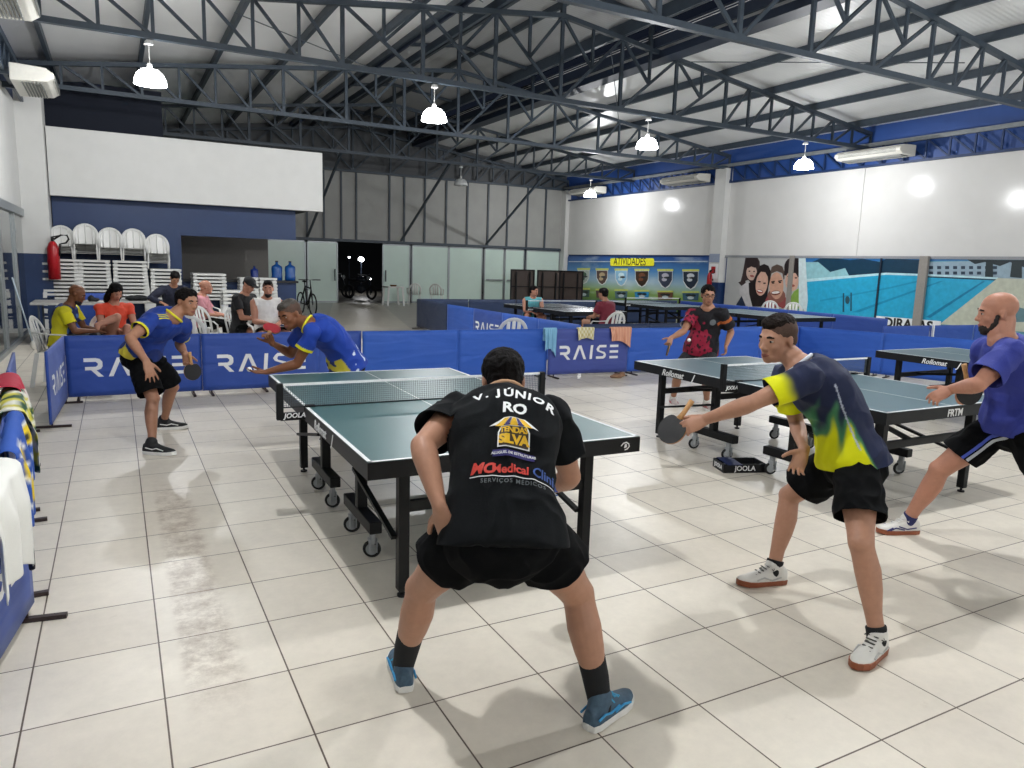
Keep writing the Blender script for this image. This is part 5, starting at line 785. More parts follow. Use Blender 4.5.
# ================================================================ white plastic furniture
M_pl = mat('white moulded plastic', '#d6d6d2', .35, var=.03, scale=3)
def chair_parts(t, s=1.0, arms=True, solid=False, sxx=1.0):
    # seat front toward -y, back at +y
    bm = B()
    n = 10; g = {}
    for i in range(n+1):
        for j in range(n+1):
            u = i/n-.5; v_ = j/n-.5; x = u*(.46-.05*(v_+.5)); y = v_*.44; z = .43-.018*math.cos(u*math.pi)*math.cos(v_*math.pi)-(.02 if v_ < -.45 else 0)
            g[i, j] = bm.verts.new((x, y, z))
    for i in range(n):
        for j in range(n): bm.faces.new((g[i, j], g[i+1, j], g[i+1, j+1], g[i, j+1]))
    bmesh.ops.solidify(bm, geom=bm.faces[:], thickness=.012); bmesh.ops.scale(bm, vec=(s, s, s), verts=bm.verts); obj('seat', bm, M_pl, t, smooth=True)
    # backrest: arched outer rim with vertical slats, curved
    def bp(x, z): return (x, .2+(z-.43)*.22-.5*x*x, z)
    bm = B(); arch = []
    for k in range(15):
        a = math.pi*k/14; arch.append(bp(.215*math.cos(a), .62+.22*math.sin(a)))
    arch = [bp(.2, .43)]+arch+[bp(-.2, .43)]
    chain(bm, arch, [(.03, .008)]*len(arch), side=(0, 0, 1) if False else [V(q)-V(bp(0, .6)) for q in arch], cap0='flat', cap1='flat', n=8)
    if solid:
        gg = {}
        for i in range(13):
            for k in range(9):
                x = -.2+.4*i/12; top = .62+.22*math.sqrt(max(0, 1-(x/.215)**2)); z = .44+(top-.44)*k/8; gg[i, k] = bm.verts.new(bp(x, z))
        for i in range(12):
            for k in range(8): bm.faces.new((gg[i, k], gg[i+1, k], gg[i+1, k+1], gg[i, k+1]))
    for x in ((-.13, 0, .13) if solid else (-.085, 0, .085)):
        top = .62+.22*math.sqrt(max(0, 1-(x/.215)**2)); chain(bm, [bp(x, .44), bp(x, .6), bp(x, top)], [((.012, .012) if solid else (.03, .006))]*3, side=(1, 0, 0), cap0='flat', cap1='flat', n=8)
    bmesh.ops.scale(bm, vec=(s, s, s), verts=bm.verts); obj('backrest', bm, M_pl, t, smooth=True)
    for sx in (-1, 1):
        for (y0, y1) in ((-.2, -.25), (.2, .27)):
            bm = B(); bar(bm, (sx*.2, y0, .42), (sx*.235, y1, 0) if not solid else (sx*.21, y0+(y1-y0)*.3, .29), .045, .02, up=(sx, 0, 0)); bmesh.ops.scale(bm, vec=(s, s, s), verts=bm.verts); obj('leg', bm, M_pl, t)
        if arms:
            bm = B(); pts = [(sx*.235, -.2, .43), (sx*.25, -.2, .6), (sx*.26, -.14, .65), (sx*.26, .05, .66), (sx*.235, .22, .68)]
            chain(bm, pts, [(.022, .009)]*5, side=(1, 0, 0), cap0='flat', cap1='flat', n=8); bmesh.ops.scale(bm, vec=(s, s, s), verts=bm.verts); obj('armrest', bm, M_pl, t, smooth=True)
def chair(loc, rz, label, group='white plastic chairs', **k):
    t = thing('plastic_chair', label, 'chair', loc, rz, group); chair_parts(t, **k); return t
c0 = chair((1.36, 12.55, 0), .9, 'white plastic chair of the pink shirted man, its back towards the camera')
def ch(x, y, rz, label): return dup(c0, (x, y, 0), rz, label)
ch(-.66, 10.72, 1.35, 'white plastic chair with dark blue cover, the umpire in yellow sits on it')
ch(-.05, 11.05, .35, 'white plastic chair of the woman in the orange shirt')
ch(.86, 11.15, 3.0, 'empty low white plastic chair just above the left barrier')
ch(1.78, 12.15, .9, 'white plastic chair of the man in black with cap')
ch(1.98, 11.45, .1, 'white plastic chair of the man in the white sleeveless shirt')
ch(1.45, 15.2, .2, 'white plastic chair behind the person in dark blue')
ch(5.45, 10.2, 2.9, 'empty white plastic chair behind the blue panels at the centre')
ch(8.29, 11.51, 3.2, 'white plastic chair of the man in maroon at the distant table')
ch(17.25, 15.7, 2.2, 'white plastic chair under the family poster, left one')
ch(17.25, 14.85, 2.2, 'white plastic chair below the wall poster, right one')
ch(10.15, 26.9, 2.9, 'white plastic chair far away by the glass front, left one'); ch(10.95, 26.6, 2.6, 'white plastic chair far away by the glass front, right one')
# square plastic tables
def ptable(loc, rz, label, group, w_=.66):
    t = thing('plastic_table', label, 'table', loc, rz, group)
    bm = B(); box(bm, -w_/2, w_/2, -w_/2, w_/2, .70, .72); box(bm, -w_/2, w_/2, -w_/2, -w_/2+.012, .675, .70); box(bm, -w_/2, w_/2, w_/2-.012, w_/2, .675, .70); box(bm, -w_/2, -w_/2+.012, -w_/2, w_/2, .675, .70); box(bm, w_/2-.012, w_/2, -w_/2, w_/2, .675, .70)
    obj('tabletop', bm, M_pl, t, bevel=.003)
    for sx in (-1, 1):
        for sy_ in (-1, 1):
            bm = B(); bar(bm, (sx*(w_/2-.06), sy_*(w_/2-.06), .7), (sx*(w_/2-.01), sy_*(w_/2-.012), 0), .07, .03, up=(0, sy_, 0)); obj('leg', bm, M_pl, t)
    return t
p0 = ptable((9.3, 26.9, 0), 0, 'white plastic table far away by the glass front', 'white plastic tables')
tag(obj('fruit_tray', chain(B(), [(9.3, 26.9, .72), (9.3, 26.9, .78)], [.1, .14], cap0='flat', cap1='flat'), mat('brown wicker', '#6e4a30', .8)), 'small brown basket on the far white table', 'basket')
stk = [(-1.0, .64, 11, 'leftmost stack behind the fire extinguisher'), (-.39, .6, 11, 'second stack from the left, behind the umpire'), (.28, .66, 11, 'third stack from the left, behind the woman in orange'), (.97, .62, 9, 'fourth stack from the left, behind the person in dark blue'),
       (1.86, .7, 8, 'stack behind the pink shirted man'), (2.72, .42, 7, 'stack behind the man in black'), (3.15, .4, 7, 'stack behind the man in the white shirt'), (2.2, .5, 4, 'low stack right of the pink shirted man')]
for si, (x, w_, n, lab) in enumerate(stk):
    gy = 18.17 if si != 7 else 16.6
    f = ptable((x, gy, 0), 0, 'plastic table, lowest of the '+lab, 'stacked plastic tables, %s' % lab, w_)
    for k in range(1, n):
        dup(f, (x+random.uniform(-.006, .006), gy+random.uniform(-.006, .006), k*.078), random.uniform(-.01, .01), 'plastic table, %s the %s' % ('topmost of' if k == n-1 else 'inside', lab))
cs = [(-.98, 1.505, 5, 'leftmost stack'), (-.53, 1.505, 7, 'second stack'), (-.08, 1.505, 5, 'third stack'), (.37, 1.505, 5, 'fourth stack'), (.84, 1.35, 7, 'fifth stack')]
for x, z, n, lab in cs:
    f = thing('plastic_chair', 'white plastic chair, lowest in the %s on top of the tables' % lab, 'chair', (x, 18.12, z), math.pi*0, 'stacked white chairs, '+lab); chair_parts(f, 1.0, False, solid=True); f.location.z = z-.29
    for k in range(1, n): dup(f, (x+random.uniform(-.004, .004), 18.12-.012*k, z-.29+.03*k), random.uniform(-.015, .015), 'white plastic chair, %s in the %s on top of the tables' % ('topmost' if k == n-1 else 'one inside', lab))
# long grey umpire tables
M_gt = mat('grey laminate', '#a3a29e', .45, var=.04)
def ltable(x0, x1, y0, y1, label):
    t = thing('long_table', label, 'table', ((x0+x1)/2, (y0+y1)/2, 0), 0, 'long grey tables'); w_, d_ = (x1-x0)/2, (y1-y0)/2
    obj('tabletop', box(B(), -w_, w_, -d_, d_, .71, .75), M_gt, t, bevel=.004)
    for sx in (-1, 1): bm = B(); bar(bm, (sx*(w_-.12), -d_+.08, 0), (sx*(w_-.12), -d_+.08, .71), .03); bar(bm, (sx*(w_-.12), d_-.08, 0), (sx*(w_-.12), d_-.08, .71), .03); bar(bm, (sx*(w_-.12), -d_+.08, .2), (sx*(w_-.12), d_-.08, .2), .025); obj('leg_frame', bm, M_steel, t)
    return t
ltable(-1.36, -.18, 15.35, 16.4, 'long grey table at the left beside the white pillar'); ltable(.0, 1.35, 15.9, 16.8, 'long grey table behind the woman in orange, bags on it')
def blobthing(name, label, cat, parts, m, vox=.012, wr=.01, seed=0):
    bm = B()
    for q in parts: ell(bm, q[0], q[1])
    return tag(blob(name, bm, vox, m, None, it=4, wr=wr, seed=seed), label, cat)
M_bagk = mat('black bag cloth', '#14161a', .8, var=.15); M_bagr = mat('dark red bag cloth', '#6b2029', .7); M_bagt = mat('tan cloth', '#9a8064', .8); M_bagw = mat('white cloth', '#dcdad4', .8)
blobthing('black_bag', 'flat black bag lying on the grey table behind the woman in orange', 'bag', [((.35, 16.2, .80), (.2, .12, .055)), ((.25, 16.2, .79), (.12, .1, .04))], M_bagk)
blobthing('sports_bag', 'black and white sports bag in a heap by the grey table', 'bag', [((.95, 15.7, .45), (.2, .15, .2)), ((.85, 15.7, .2), (.16, .15, .2))], M_bagk, seed=2)
blobthing('red_bag', 'dark red bag with white pieces in the heap by the grey table', 'bag', [((1.06, 15.5, .62), (.13, .12, .16)), ((1.1, 15.5, .4), (.14, .12, .2))], M_bagr, seed=3)
blobthing('white_cloth', 'white cloth on the red bag by the grey table', 'cloth', [((1.08, 15.36, .6), (.05, .04, .12)), ((1.1, 15.36, .48), (.1, .04, .05))], M_bagw, seed=4)
blobthing('tan_bag', 'tan and olive bag in front of the person in dark blue', 'bag', [((1.12, 15.35, .14), (.14, .12, .14))], M_bagt, seed=5)
blobthing('camera_case', 'small black case on the left end table near the umpire', 'case', [((-.42, 15.7, .81), (.06, .05, .06)), ((-.36, 15.7, .79), (.07, .05, .04))], M_bagk, seed=6)
tag(obj('paper_sheet', bar(B(), (-.36, 15.6, .754), (-.2, 15.9, .754), .22, .004), M_bagw), 'white sheet of paper on the left grey table', 'paper')
# water jugs on the counter
M_jug = mat('translucent blue plastic', '#1f5fae', .2, trans=.35, var=.03)
def jug(x, y, label, s=1.0, m=None):
    bm = B(); chain(bm, [(0, 0, 0), (0, 0, .1), (0, 0, .12), (0, 0, .28), (0, 0, .34), (0, 0, .38), (0, 0, .40), (0, 0, .46)], [.128, .13, .122, .13, .12, .05, .032, .03], cap0='flat', cap1='flat', n=20)
    t = thing('water_jug', label, 'water jug', (x, y, 1.115), 0, 'blue water jugs on the counter'); bmesh.ops.scale(bm, vec=(s, s, s), verts=bm.verts)
    obj('bottle', bm, m or M_jug, t, smooth=True); bm = B(); cyl(bm, (0, 0, .445*s), (0, 0, .475*s), .036*s); obj('cap', bm, M_dark, t)
jug(3.82, 18.8, 'tall blue water jug at the right end of the counter'); jug(3.5, 18.8, 'tall blue water jug on the counter, left of its twin'); jug(2.98, 18.85, 'short dark blue water container on the counter, leftmost', .72, mat('dark blue plastic', '#162f78', .3))
# fire extinguishers
M_red = mat('red enamel', '#a81820', .3, var=.03)
def ext_(loc, rz, label, s=1.0):
    t = thing('fire_extinguisher', label, 'fire extinguisher', loc, rz, 'fire extinguishers'); bm = B(); chain(bm, [(0, 0, .03), (0, 0, .5), (0, 0, .58), (0, 0, .62)], [.085, .085, .06, .03], cap0='flat', cap1='flat', n=18); bmesh.ops.scale(bm, vec=(s,)*3, verts=bm.verts); obj('cylinder_body', bm, M_red, t, smooth=True)
    bm = B(); box(bm, -.02, .02, -.02, .02, .62, .68); bar(bm, (-.02, 0, .68), (.1, 0, .71), .02); bmesh.ops.scale(bm, vec=(s,)*3, verts=bm.verts); obj('valve', bm, M_blk, t)
    bm = B(); tube(bm, [(.02, 0, .65), (.12, 0, .72), (.2, 0, .72), (.22, 0, .66), (.18, 0, .6), (.1, -.05, .58), (.09, -.06, .4)], .014, 8); bmesh.ops.scale(bm, vec=(s,)*3, verts=bm.verts); obj('hose', bm, M_rub, t, smooth=True)
    bm = B(); box(bm, -.04, .04, .085, .13, .35, .4); bmesh.ops.scale(bm, vec=(s,)*3, verts=bm.verts); obj('bracket', bm, M_blk, t)
    return t
ext_((-1.1, 17.7, 1.05), 0, 'red fire extinguisher hanging beside the left white pillar', 1.3)
ext_((17.56, 18.72, 1.0), -1.57, 'red fire extinguisher on the right white pillar')
t = thing('wall_sign', 'small white sign with a red square above the right fire extinguisher', 'sign', (17.68, 18.7, 1.62)); obj('plate', box(B(), 0, .015, -.2, .2, -.2, .28), M_line, t); obj('red_square', box(B(), -.004, 0, -.1, .1, -.02, .2), M_red, t)
tag(obj('notice_plate', box(B(), 17.68, 17.695, 18.46, 18.94, 1.96, 2.24), mat('grey blue notice', '#8d98ad', .5)), 'grey blue notice plate on the right pillar above the small sign', 'sign')
# mop leaning at the left glass front
t = thing('mop', 'thin pole with white mop head standing at the left glass front', 'mop', (-1.28, 14.62, 0)); bm = B(); cyl(bm, (0, 0, .08), (-.2, -.3, 1.22), .012); obj('handle', bm, mat('pale blue pole', '#a5b4bf', .4), t, smooth=True); bm = B(); ell(bm, (0, 0, .09), (.05, .05, .09)); obj('mop_head', bm, M_bagw, t, smooth=True); 
# bicycle
def bicycle(loc, rz, label):
    t = thing('bicycle', label, 'bicycle', loc, rz); R_ = .33
    for y in (-.52, .52):
        bm = B(); torus(bm, (0, y, R_), (1, 0, 0), R_-.02, .022, 28, 8); w_ = obj('wheel', bm, M_rub, t, smooth=True); bm = B()
        for k in range(12): a = k*math.pi/6; bar(bm, (0, y, R_), (0, y+(R_-.03)*math.cos(a), R_+(R_-.03)*math.sin(a)), .004)
        obj('spokes', bm, M_rim, w_)
    bm = B(); A_, Bq, Cq, Dq, E_ = (0, -.05, .3), (0, .17, .82), (0, -.35, .85), (0, .52, R_), (0, -.52, R_)
    for a, b_ in ((A_, (0, .13, .85)), ((0, .13, .85), (0, -.36, .8)), (A_, (0, -.38, .72)), ((0, .13, .8), E_) if False else (A_, Dq), ((0, .13, .82), Dq), ((0, -.34, .9), E_)): bar(bm, a, b_, .032)
    obj('frame', bm, M_blk, t); bm = B(); bar(bm, (0, -.34, .88), (0, -.31, 1.04), .025); tube(bm, [(-.33, -.27, 1.05), (-.1, -.32, 1.05), (.1, -.32, 1.05), (.33, -.27, 1.05)], .014); obj('handlebar', bm, M_blk, t)
    bm = B(); bar(bm, (0, .14, .85), (0, .17, .97), .025); ell(bm, (0, .18, .99), (.06, .13, .03)); obj('saddle', bm, M_blk, t)
    bm = B(); torus(bm, (.03, -.05, .3), (1, 0, 0), .09, .008, 20, 6); bar(bm, (.05, -.05, .3), (.05, .05, .16), .02); bar(bm, (-.05, -.05, .3), (-.05, -.15, .44), .02); obj('crankset', bm, M_blk, t); return t
bicycle((5.0, 22.3, 0), .12, 'black bicycle parked right of the kiosk counter')
# motorcycles and lamp outside
def moto(loc, rz, label):
    t = thing('motorcycle', label, 'motorcycle', loc, rz, 'motorcycles outside'); M_mb = mat('dark motorcycle paint', '#2c3036', .25)
    for y in (-.65, .65): bm = B(); torus(bm, (0, y, .3), (1, 0, 0), .25, .05, 24, 8); obj('wheel', bm, M_rub, t, smooth=True)
    bm = B(); ell(bm, (0, -.05, .85), (.15, .28, .14)); ell(bm, (0, -.02, .45), (.16, .25, .2)); bar(bm, (0, -.65, .3), (0, -.35, 1.0), .06); obj('body_work', blob_bm(bm) if False else bm, M_mb, t, smooth=True)
    bm = B(); ell(bm, (0, .4, .8), (.13, .35, .07)); obj('seat', bm, M_rub, t, smooth=True); bm = B(); tube(bm, [(-.35, -.2, 1.08), (0, -.38, 1.04), (.35, -.2, 1.08)], .015); obj('handlebar', bm, M_rim, t); bm = B(); ell(bm, (0, -.48, .92), (.09, .07, .09)); obj('headlight', bm, M_rim, t, smooth=True)
moto((9.3, 31.2, 0), .5, 'dark motorcycle parked outside the open door, right one'); moto((8.4, 32.3, 0), 1.0, 'dark motorcycle parked outside the open door, left one')
def garden_lamp(x, y, z, r, label):
    t = thing('garden_lamp', label, 'lamp', (x, y, 0), 0, 'lamps outside'); obj('pole', bar(B(), (0, 0, 0), (0, 0, z), .05), M_dark, t); bm = B(); ell(bm, (0, 0, z+r*.8), (r, r, r*.8)); obj('lamp_head', bm, M_bulb, t, smooth=True); return t
t = garden_lamp(10.77, 36, 1.6, .14, 'brightest distant lamp seen through the open glass door')
garden_lamp(9.6, 34, 1.75, .045, 'tiny distant lamp left in the dark door opening'); garden_lamp(11.0, 35.2, .75, .04, 'tiny low distant lamp right in the dark door opening')
ld = bpy.data.lights.new('lamp_light', 'POINT'); ld.energy = 25; ld.shadow_soft_size = .15; lo = bpy.data.objects.new('lamp_light', ld); COL.objects.link(lo); lo.parent = t; lo.location = (0, -.4, 1.7)
blobthing('crumpled_rag', 'small crumpled brown rag on the floor below the lettered barrier', 'rag', [((6.72, 9.02, .03), (.13, .06, .035)), ((6.8, 9.0, .05), (.05, .04, .04))], mat('brown rag', '#8a6a52', .9, var=.3), vox=.008, wr=.008)
# ================================================================ people
def skin_mat(nm, col): return mat('skin '+nm, col, .5, var=.05, scale=40, bump=.06, spec=.4)
M_hair = mat('black hair', '#0d0a0a', .75, var=.3, scale=90, bump=.5, spec=.15); M_hairb = mat('short dark brown hair', '#1c1512', .75, var=.3, scale=120, bump=.6, spec=.15); M_hairg = mat('greying short hair', '#3d3833', .6, var=.35, scale=120, bump=.6)
M_eye = mat('eye white', '#a9a199', .4, spec=.3); M_iris = mat('dark iris', '#1a110d', .2); M_lip = {}
M_shoek = mat('black shoe canvas', '#17181a', .6); M_shoew = mat('white shoe leather', '#d8d6d0', .45, var=.04); M_gum = mat('gum rubber sole', '#8a4a2c', .5); M_solew = mat('white rubber sole', '#e4e3df', .5); M_sockk = mat('black sock', '#121316', .9)
M_blackcl = mat('black sports cloth', '#090a0c', .9, var=.1, bump=.1, spec=.12)
def basis(fwd, up):
    f = V(fwd).normalized(); u = V(up); u = (u-f*u.dot(f)).normalized(); r = f.cross(u); return Matrix((r, f, u)).transposed()   # local x=right, y=forward, z=up
def dye_attr(o, fn):
    me = o.data; at = me.color_attributes.new('dye', 'FLOAT_COLOR', 'POINT')
    for i, v in enumerate(me.vertices): at.data[i].color = (*fn(v.co), 1)
def hand_bm(bm, W, D, N_, T, s=1.0, curl=(25, 30, 20), spread=.16, thumb=(.55, .75, .15), fr=.0088):
    """W wrist, D finger direction, N_ palm normal (where the palm faces), T sideways direction to the thumb"""
    D = V(D).normalized(); N_ = V(N_); N_ = (N_-D*N_.dot(D)).normalized(); S_ = D.cross(N_)
    if S_.dot(V(T)) < 0: S_ = -S_
    P = lambda d, a, n: W+(D*d+S_*a+N_*n)*s
    chain(bm, [P(-.015, 0, 0), P(.02, 0, 0), P(.055, .0, .002), P(.09, 0, .002)], [(.027*s, .019*s), (.033*s, .017*s), (.041*s, .0155*s), (.040*s, .012*s)], side=S_, n=14)
    for i, (a, L_) in enumerate(((.030, .070), (.0105, .078), (-.0100, .072), (-.0295, .057))):
        d = (D+S_*(a*spread/.03)).normalized(); p_ = P(.088, a, .001); pts = [p_]; rr = [fr*s*1.05]; ang = 0; axis = d.cross(N_)
        for k, (fraction, c) in enumerate(zip((.42, .32, .26), curl)):
            ang += math.radians(c*(1+.12*(i-1))); q = d*math.cos(ang)+N_*math.sin(ang); p_ = p_+q*L_*fraction*s; pts.append(p_); rr.append(fr*s*(1-.09*(k+1)))
        chain(bm, pts, rr, side=S_, n=10)
    t = (D*thumb[0]+S_*thumb[1]+N_*thumb[2]).normalized(); p0_ = P(.02, .022, .004); p1 = p0_+t*.042*s; t2 = (t+D*.35+N_*.2).normalized(); p2 = p1+t2*.032*s; p3 = p2+(t2+D*.2).normalized()*.024*s
    chain(bm, [p0_, p1, p2, p3], [.015*s, .0125*s, .0108*s, .0095*s], side=S_, n=10)
    return D, N_, S_
def shoe(root, name, A_, d, kind, pitch=0.0, L_=.285, lift=0.0):
    """A_ ankle joint; d horizontal toe direction"""
    d = V((d[0], d[1], 0)).normalized(); R = basis(d, (0, 0, 1))
    if pitch: R = R @ Matrix.Rotation(math.radians(pitch), 3, 'X')
    org = V((A_[0], A_[1], 0))-d*.075; org.z = lift
    up, so = kind['upper'], kind['sole']
    def T(x, y, z): return org + R @ V((x, y, z))
    st = [(.0, .028, .055), (.03, .037, .068), (.08, .040, .076), (.12, .042, .066), (.15, .044, .052), (.19, .047, .040), (.225, .046, .032), (.262, .034, .026), (.282, .016, .018)]
    bm = B(); rows = []
    for y, w_, h in st:
        y *= L_/.285; rows.append([bm.verts.new(T(w_*math.cos(a)*(1.0), y, .024+(h*1.15 if math.sin(a) > 0 else .004)*math.sin(a))) for a in [2*math.pi*k/16 for k in range(16)]])
    for i in range(len(rows)-1):
        for j in range(16): bm.faces.new((rows[i][j], rows[i][(j+1) % 16], rows[i+1][(j+1) % 16], rows[i+1][j]))
    bm.faces.new(list(reversed(rows[0]))); bm.faces.new(rows[-1])
    chain(bm, [T(0, .06, .05), T(0, .068, .085), T(0, .075, .108)], [(.040, .056), (.041, .052), (.041, .050)], side=R @ V((1, 0, 0)), n=16)
    s_ = blob('shoe', bm, .0065, up, root, it=3)
    bm = B(); top, bot = [], []
    ol = [(0, .0), (.030, .006), (.040, .04), (.041, .09), (.044, .14), (.051, .19), (.048, .235), (.034, .268), (.012, .288)]
    ring = [(w_, y) for w_, y in ol]+[(-w_, y) for w_, y in reversed(ol[1:])]
    for w_, y in ring: y *= L_/.285; top.append(bm.verts.new(T(w_, y-.004, .03+(.008 if y > .24 else 0)))); bot.append(bm.verts.new(T(w_*.95, y-.002, .0+(.006 if y > .26 else 0))))
    n = len(ring)
    for i in range(n): bm.faces.new((bot[i], bot[(i+1) % n], top[(i+1) % n], top[i]))
    bm.faces.new(top); bm.faces.new(list(reversed(bot))); obj('sole', bm, so, s_, bevel=.004)
    if 'lace' in kind:
        bm = B()
        for k in range(5):
            y = .115+.016*k; z = .104-.0105*k
            bar(bm, T(-.022, y, z), T(.022, y+.008*(1 if k % 2 else -1), z+.002), .006, .004); bar(bm, T(.022, y, z), T(-.022, y+.008, z+.003), .005, .004)
        tube(bm, [T(0, .1, .1), T(.03, .09, .108), T(.045, .1, .09), T(.01, .105, .1)], .003, 6); tube(bm, [T(0, .1, .1), T(-.03, .09, .108), T(-.045, .1, .09), T(-.01, .105, .1)], .003, 6)
        obj('lace', bm, kind['lace'], s_)
    if 'stripe' in kind:
        bm = B()
        for sx in (-1, 1):
            for q in kind.get('lines', [[(.05, .05), (.1, .035), (.15, .055), (.19, .04)]]):
                pts = [T(sx*(.0405+.004*(y > .12)), y, z) for y, z in q]; tube(bm, pts, .0045, 6)
        obj('stripe', bm, kind['stripe'], s_)
    return s_
def head(root, body_bm, H, F, U, sk, hair='short', hm=None, s=1.0, vox=.006, beard=None, glasses=False, smile=False, brow=None, fine=True, age=0):
    Rm = basis(F, U); P = lambda x, y, z: H+Rm @ V((x, y, z))*s
    ax = lambda v_: Rm @ V(v_)
    def E(bm, c, r, R2=None): ell(bm, P(*c), [q*s for q in r], Rm @ (R2 or Matrix.Identity(3)), n=20)
    bm = body_bm
    E(bm, (0, -.012, .032), (.075, .095, .082)); E(bm, (0, .018, -.035), (.060, .070, .080)); E(bm, (0, .03, .0), (.064, .064, .075)); E(bm, (0, .062, -.094), (.026, .022, .018)); E(bm, (0, .045, -.078), (.046, .042, .030))
    for sx in (-1, 1):
        E(bm, (sx*.036, .055, -.025), (.024, .026, .026)); E(bm, (sx*.0755, -.012, -.004), (.0085, .016, .028))
    chain(bm, [P(-.038, .074, .024), P(0, .085, .022), P(.038, .074, .024)], [.009*s, .010*s, .009*s], side=ax((0, 0, 1)), n=10)
    chain(bm, [P(0, .080, .010), P(0, .093, -.014), P(0, .103, -.030)], [.0075*s, .009*s, .0115*s], side=ax((1, 0, 0)), n=10); E(bm, (0, .092, -.036), (.017, .011, .008))
    E(bm, (0, .080, -.060), (.024, .013, .010)); E(bm, (0, .076, -.073), (.020, .013, .008))
    # children: eyes, brows, lips, hair
    def finish(body):
        for sx in (-1, 1):
            b2 = B(); ell(b2, P(sx*.031, .0745, .003), [.0145*s, .009*s, .0075*s], Rm, n=14); e = obj('eye', b2, M_eye, body, smooth=True)
            b2 = B(); ell(b2, P(sx*.031, .0815, .003), [.0085*s, .0036*s, .0075*s], Rm, n=12); obj('iris', b2, M_iris, e, smooth=True)
            b2 = B(); chain(b2, [P(sx*.016, .087, .0215), P(sx*.032, .0875, .0255), P(sx*.046, .073, .0205)], [(.0052*s, .0035*s), (.006*s, .0035*s), (.0035*s, .0025*s)], side=ax((0, 0, 1)), n=8); obj('eyebrow', b2, brow or M_hairb, body, smooth=True)
            b2 = B(); chain(b2, [P(sx*.018, .080, .0075), P(sx*.031, .0835, .0105), P(sx*.045, .075, .0075)], [(.0022*s, .003*s)]*3, side=ax((0, 0, 1)), n=8); obj('eyelid', b2, sk, body, smooth=True)
        lm = mat('lips', '#8a4f45', .4); b2 = B(); chain(b2, [P(-.022, .082, -.066), P(-.008, .0925, -.0635), P(.008, .0925, -.0635), P(.022, .082, -.066)], [(.003*s, .003*s), (.0055*s, .004*s), (.0055*s, .004*s), (.003*s, .003*s)], side=ax((0, 0, 1)), n=8)
        chain(b2, [P(-.018, .082, -.071), P(0, .091, -.073), P(.018, .082, -.071)], [(.003*s, .003*s), (.006*s, .004*s), (.003*s, .003*s)], side=ax((0, 0, 1)), n=8); obj('mouth', b2, lm, body, smooth=True)
        hmx = hm or M_hair
        if hair == 'short':
            b2 = B(); ell(b2, P(0, -.024, .045), [.081*s, .097*s, .080*s], Rm, n=24); ell(b2, P(0, -.055, .0), [.070*s, .056*s, .068*s], Rm, n=20); ell(b2, P(0, .012, .080), [.064*s, .068*s, .040*s], Rm, n=20)
            for sx in (-1, 1): ell(b2, P(sx*.052, -.005, .045), [.028*s, .058*s, .046*s], Rm, n=16)
            blob('hair', b2, max(vox*.8, .005)*1.0, hmx, body, it=3, wr=.004, wscale=35, seed=3)
        elif hair == 'fade':
            b2 = B(); ell(b2, P(0, -.018, .044), [.0795*s, .0965*s, .079*s], Rm, n=24); ell(b2, P(0, -.055, .0), [.068*s, .052*s, .062*s], Rm, n=20)
            blob('hair_fade', b2, max(vox*.8, .005), mat('clipped hair fade', '#4a352a', .8, var=.25, scale=150), body, it=3)
            b2 = B(); ell(b2, P(0, -.018, .072), [.068*s, .090*s, .060*s], Rm, n=24); ell(b2, P(0, .028, .086), [.056*s, .056*s, .036*s], Rm, n=20); blob('hair', b2, max(vox*.8, .005), hmx, body, it=3, wr=.004, wscale=38, seed=5)
        elif hair == 'long':
            b2 = B(); ell(b2, P(0, -.024, .045), [.086*s, .100*s, .086*s], Rm, n=24)
            for sx in (-1, 1): chain(b2, [P(sx*.05, -.02, .04), P(sx*.078, -.03, -.03), P(sx*.085, -.05, -.12), P(sx*.08, -.07, -.2)], [.035*s, .036*s, .04*s, .028*s], n=14)
            chain(b2, [P(0, -.06, .04), P(0, -.09, -.06), P(0, -.11, -.16), P(0, -.11, -.28)], [(.075*s, .05*s), (.085*s, .05*s), (.09*s, .045*s), (.05*s, .03*s)], side=ax((1, 0, 0)), n=16); blob('hair', b2, .008, hmx, body, it=3, wr=.005, wscale=25, seed=4)
        elif hair == 'cap':
            b2 = B(); ell(b2, P(0, -.01, .055), [.086*s, .105*s, .072*s], Rm, n=24); ell(b2, P(0, .1, .05), [.065*s, .06*s, .008*s], Rm, n=20); ell(b2, P(0, -.06, .0), [.065*s, .045*s, .05*s], Rm, n=18); blob('cap', b2, .006, hmx, body, it=2)
        if beard:
            b2 = B(); ell(b2, P(0, .044, -.085), [.050*s, .049*s, .036*s], Rm, n=20); ell(b2, P(0, .060, -.1), [.034*s, .032*s, .026*s], Rm, n=18)
            for sx in ((-1, 1) if vox < .0095 else ()): chain(b2, [P(sx*.060, .010, -.01), P(sx*.060, .018, -.045), P(sx*.046, .036, -.078)], [(.009*s, .012*s), (.010*s, .015*s), (.016*s, .018*s)], n=12)
            blob('beard', b2, .006, beard, body, it=3, wr=.003, wscale=40)
        if glasses:
            b2 = B()
            for sx in (-1, 1):
                pts = [P(sx*.033+.024*math.cos(a), .096, .0+.016*math.sin(a)) for a in [2*math.pi*k/16 for k in range(16)]]; tube(b2, pts, .0022*s, 6, closed=True); bar(b2, P(sx*.057, .094, .004), P(sx*.078, -.01, .006), .004)
            bar(b2, P(-.01, .098, .004), P(.01, .098, .004), .004); obj('glasses', b2, M_blk, body)
    return finish, P, Rm
def torso_frames(j):
    up = (j['nk']-j['hip']).normalized(); rh = (j['hR']-j['hL']).normalized(); rs = (j['sR']-j['sL']).normalized()
    f0 = up.cross(rh).normalized(); f1 = up.cross(rs).normalized()
    # forward is up x right
    return up, rh, rs, f0, f1
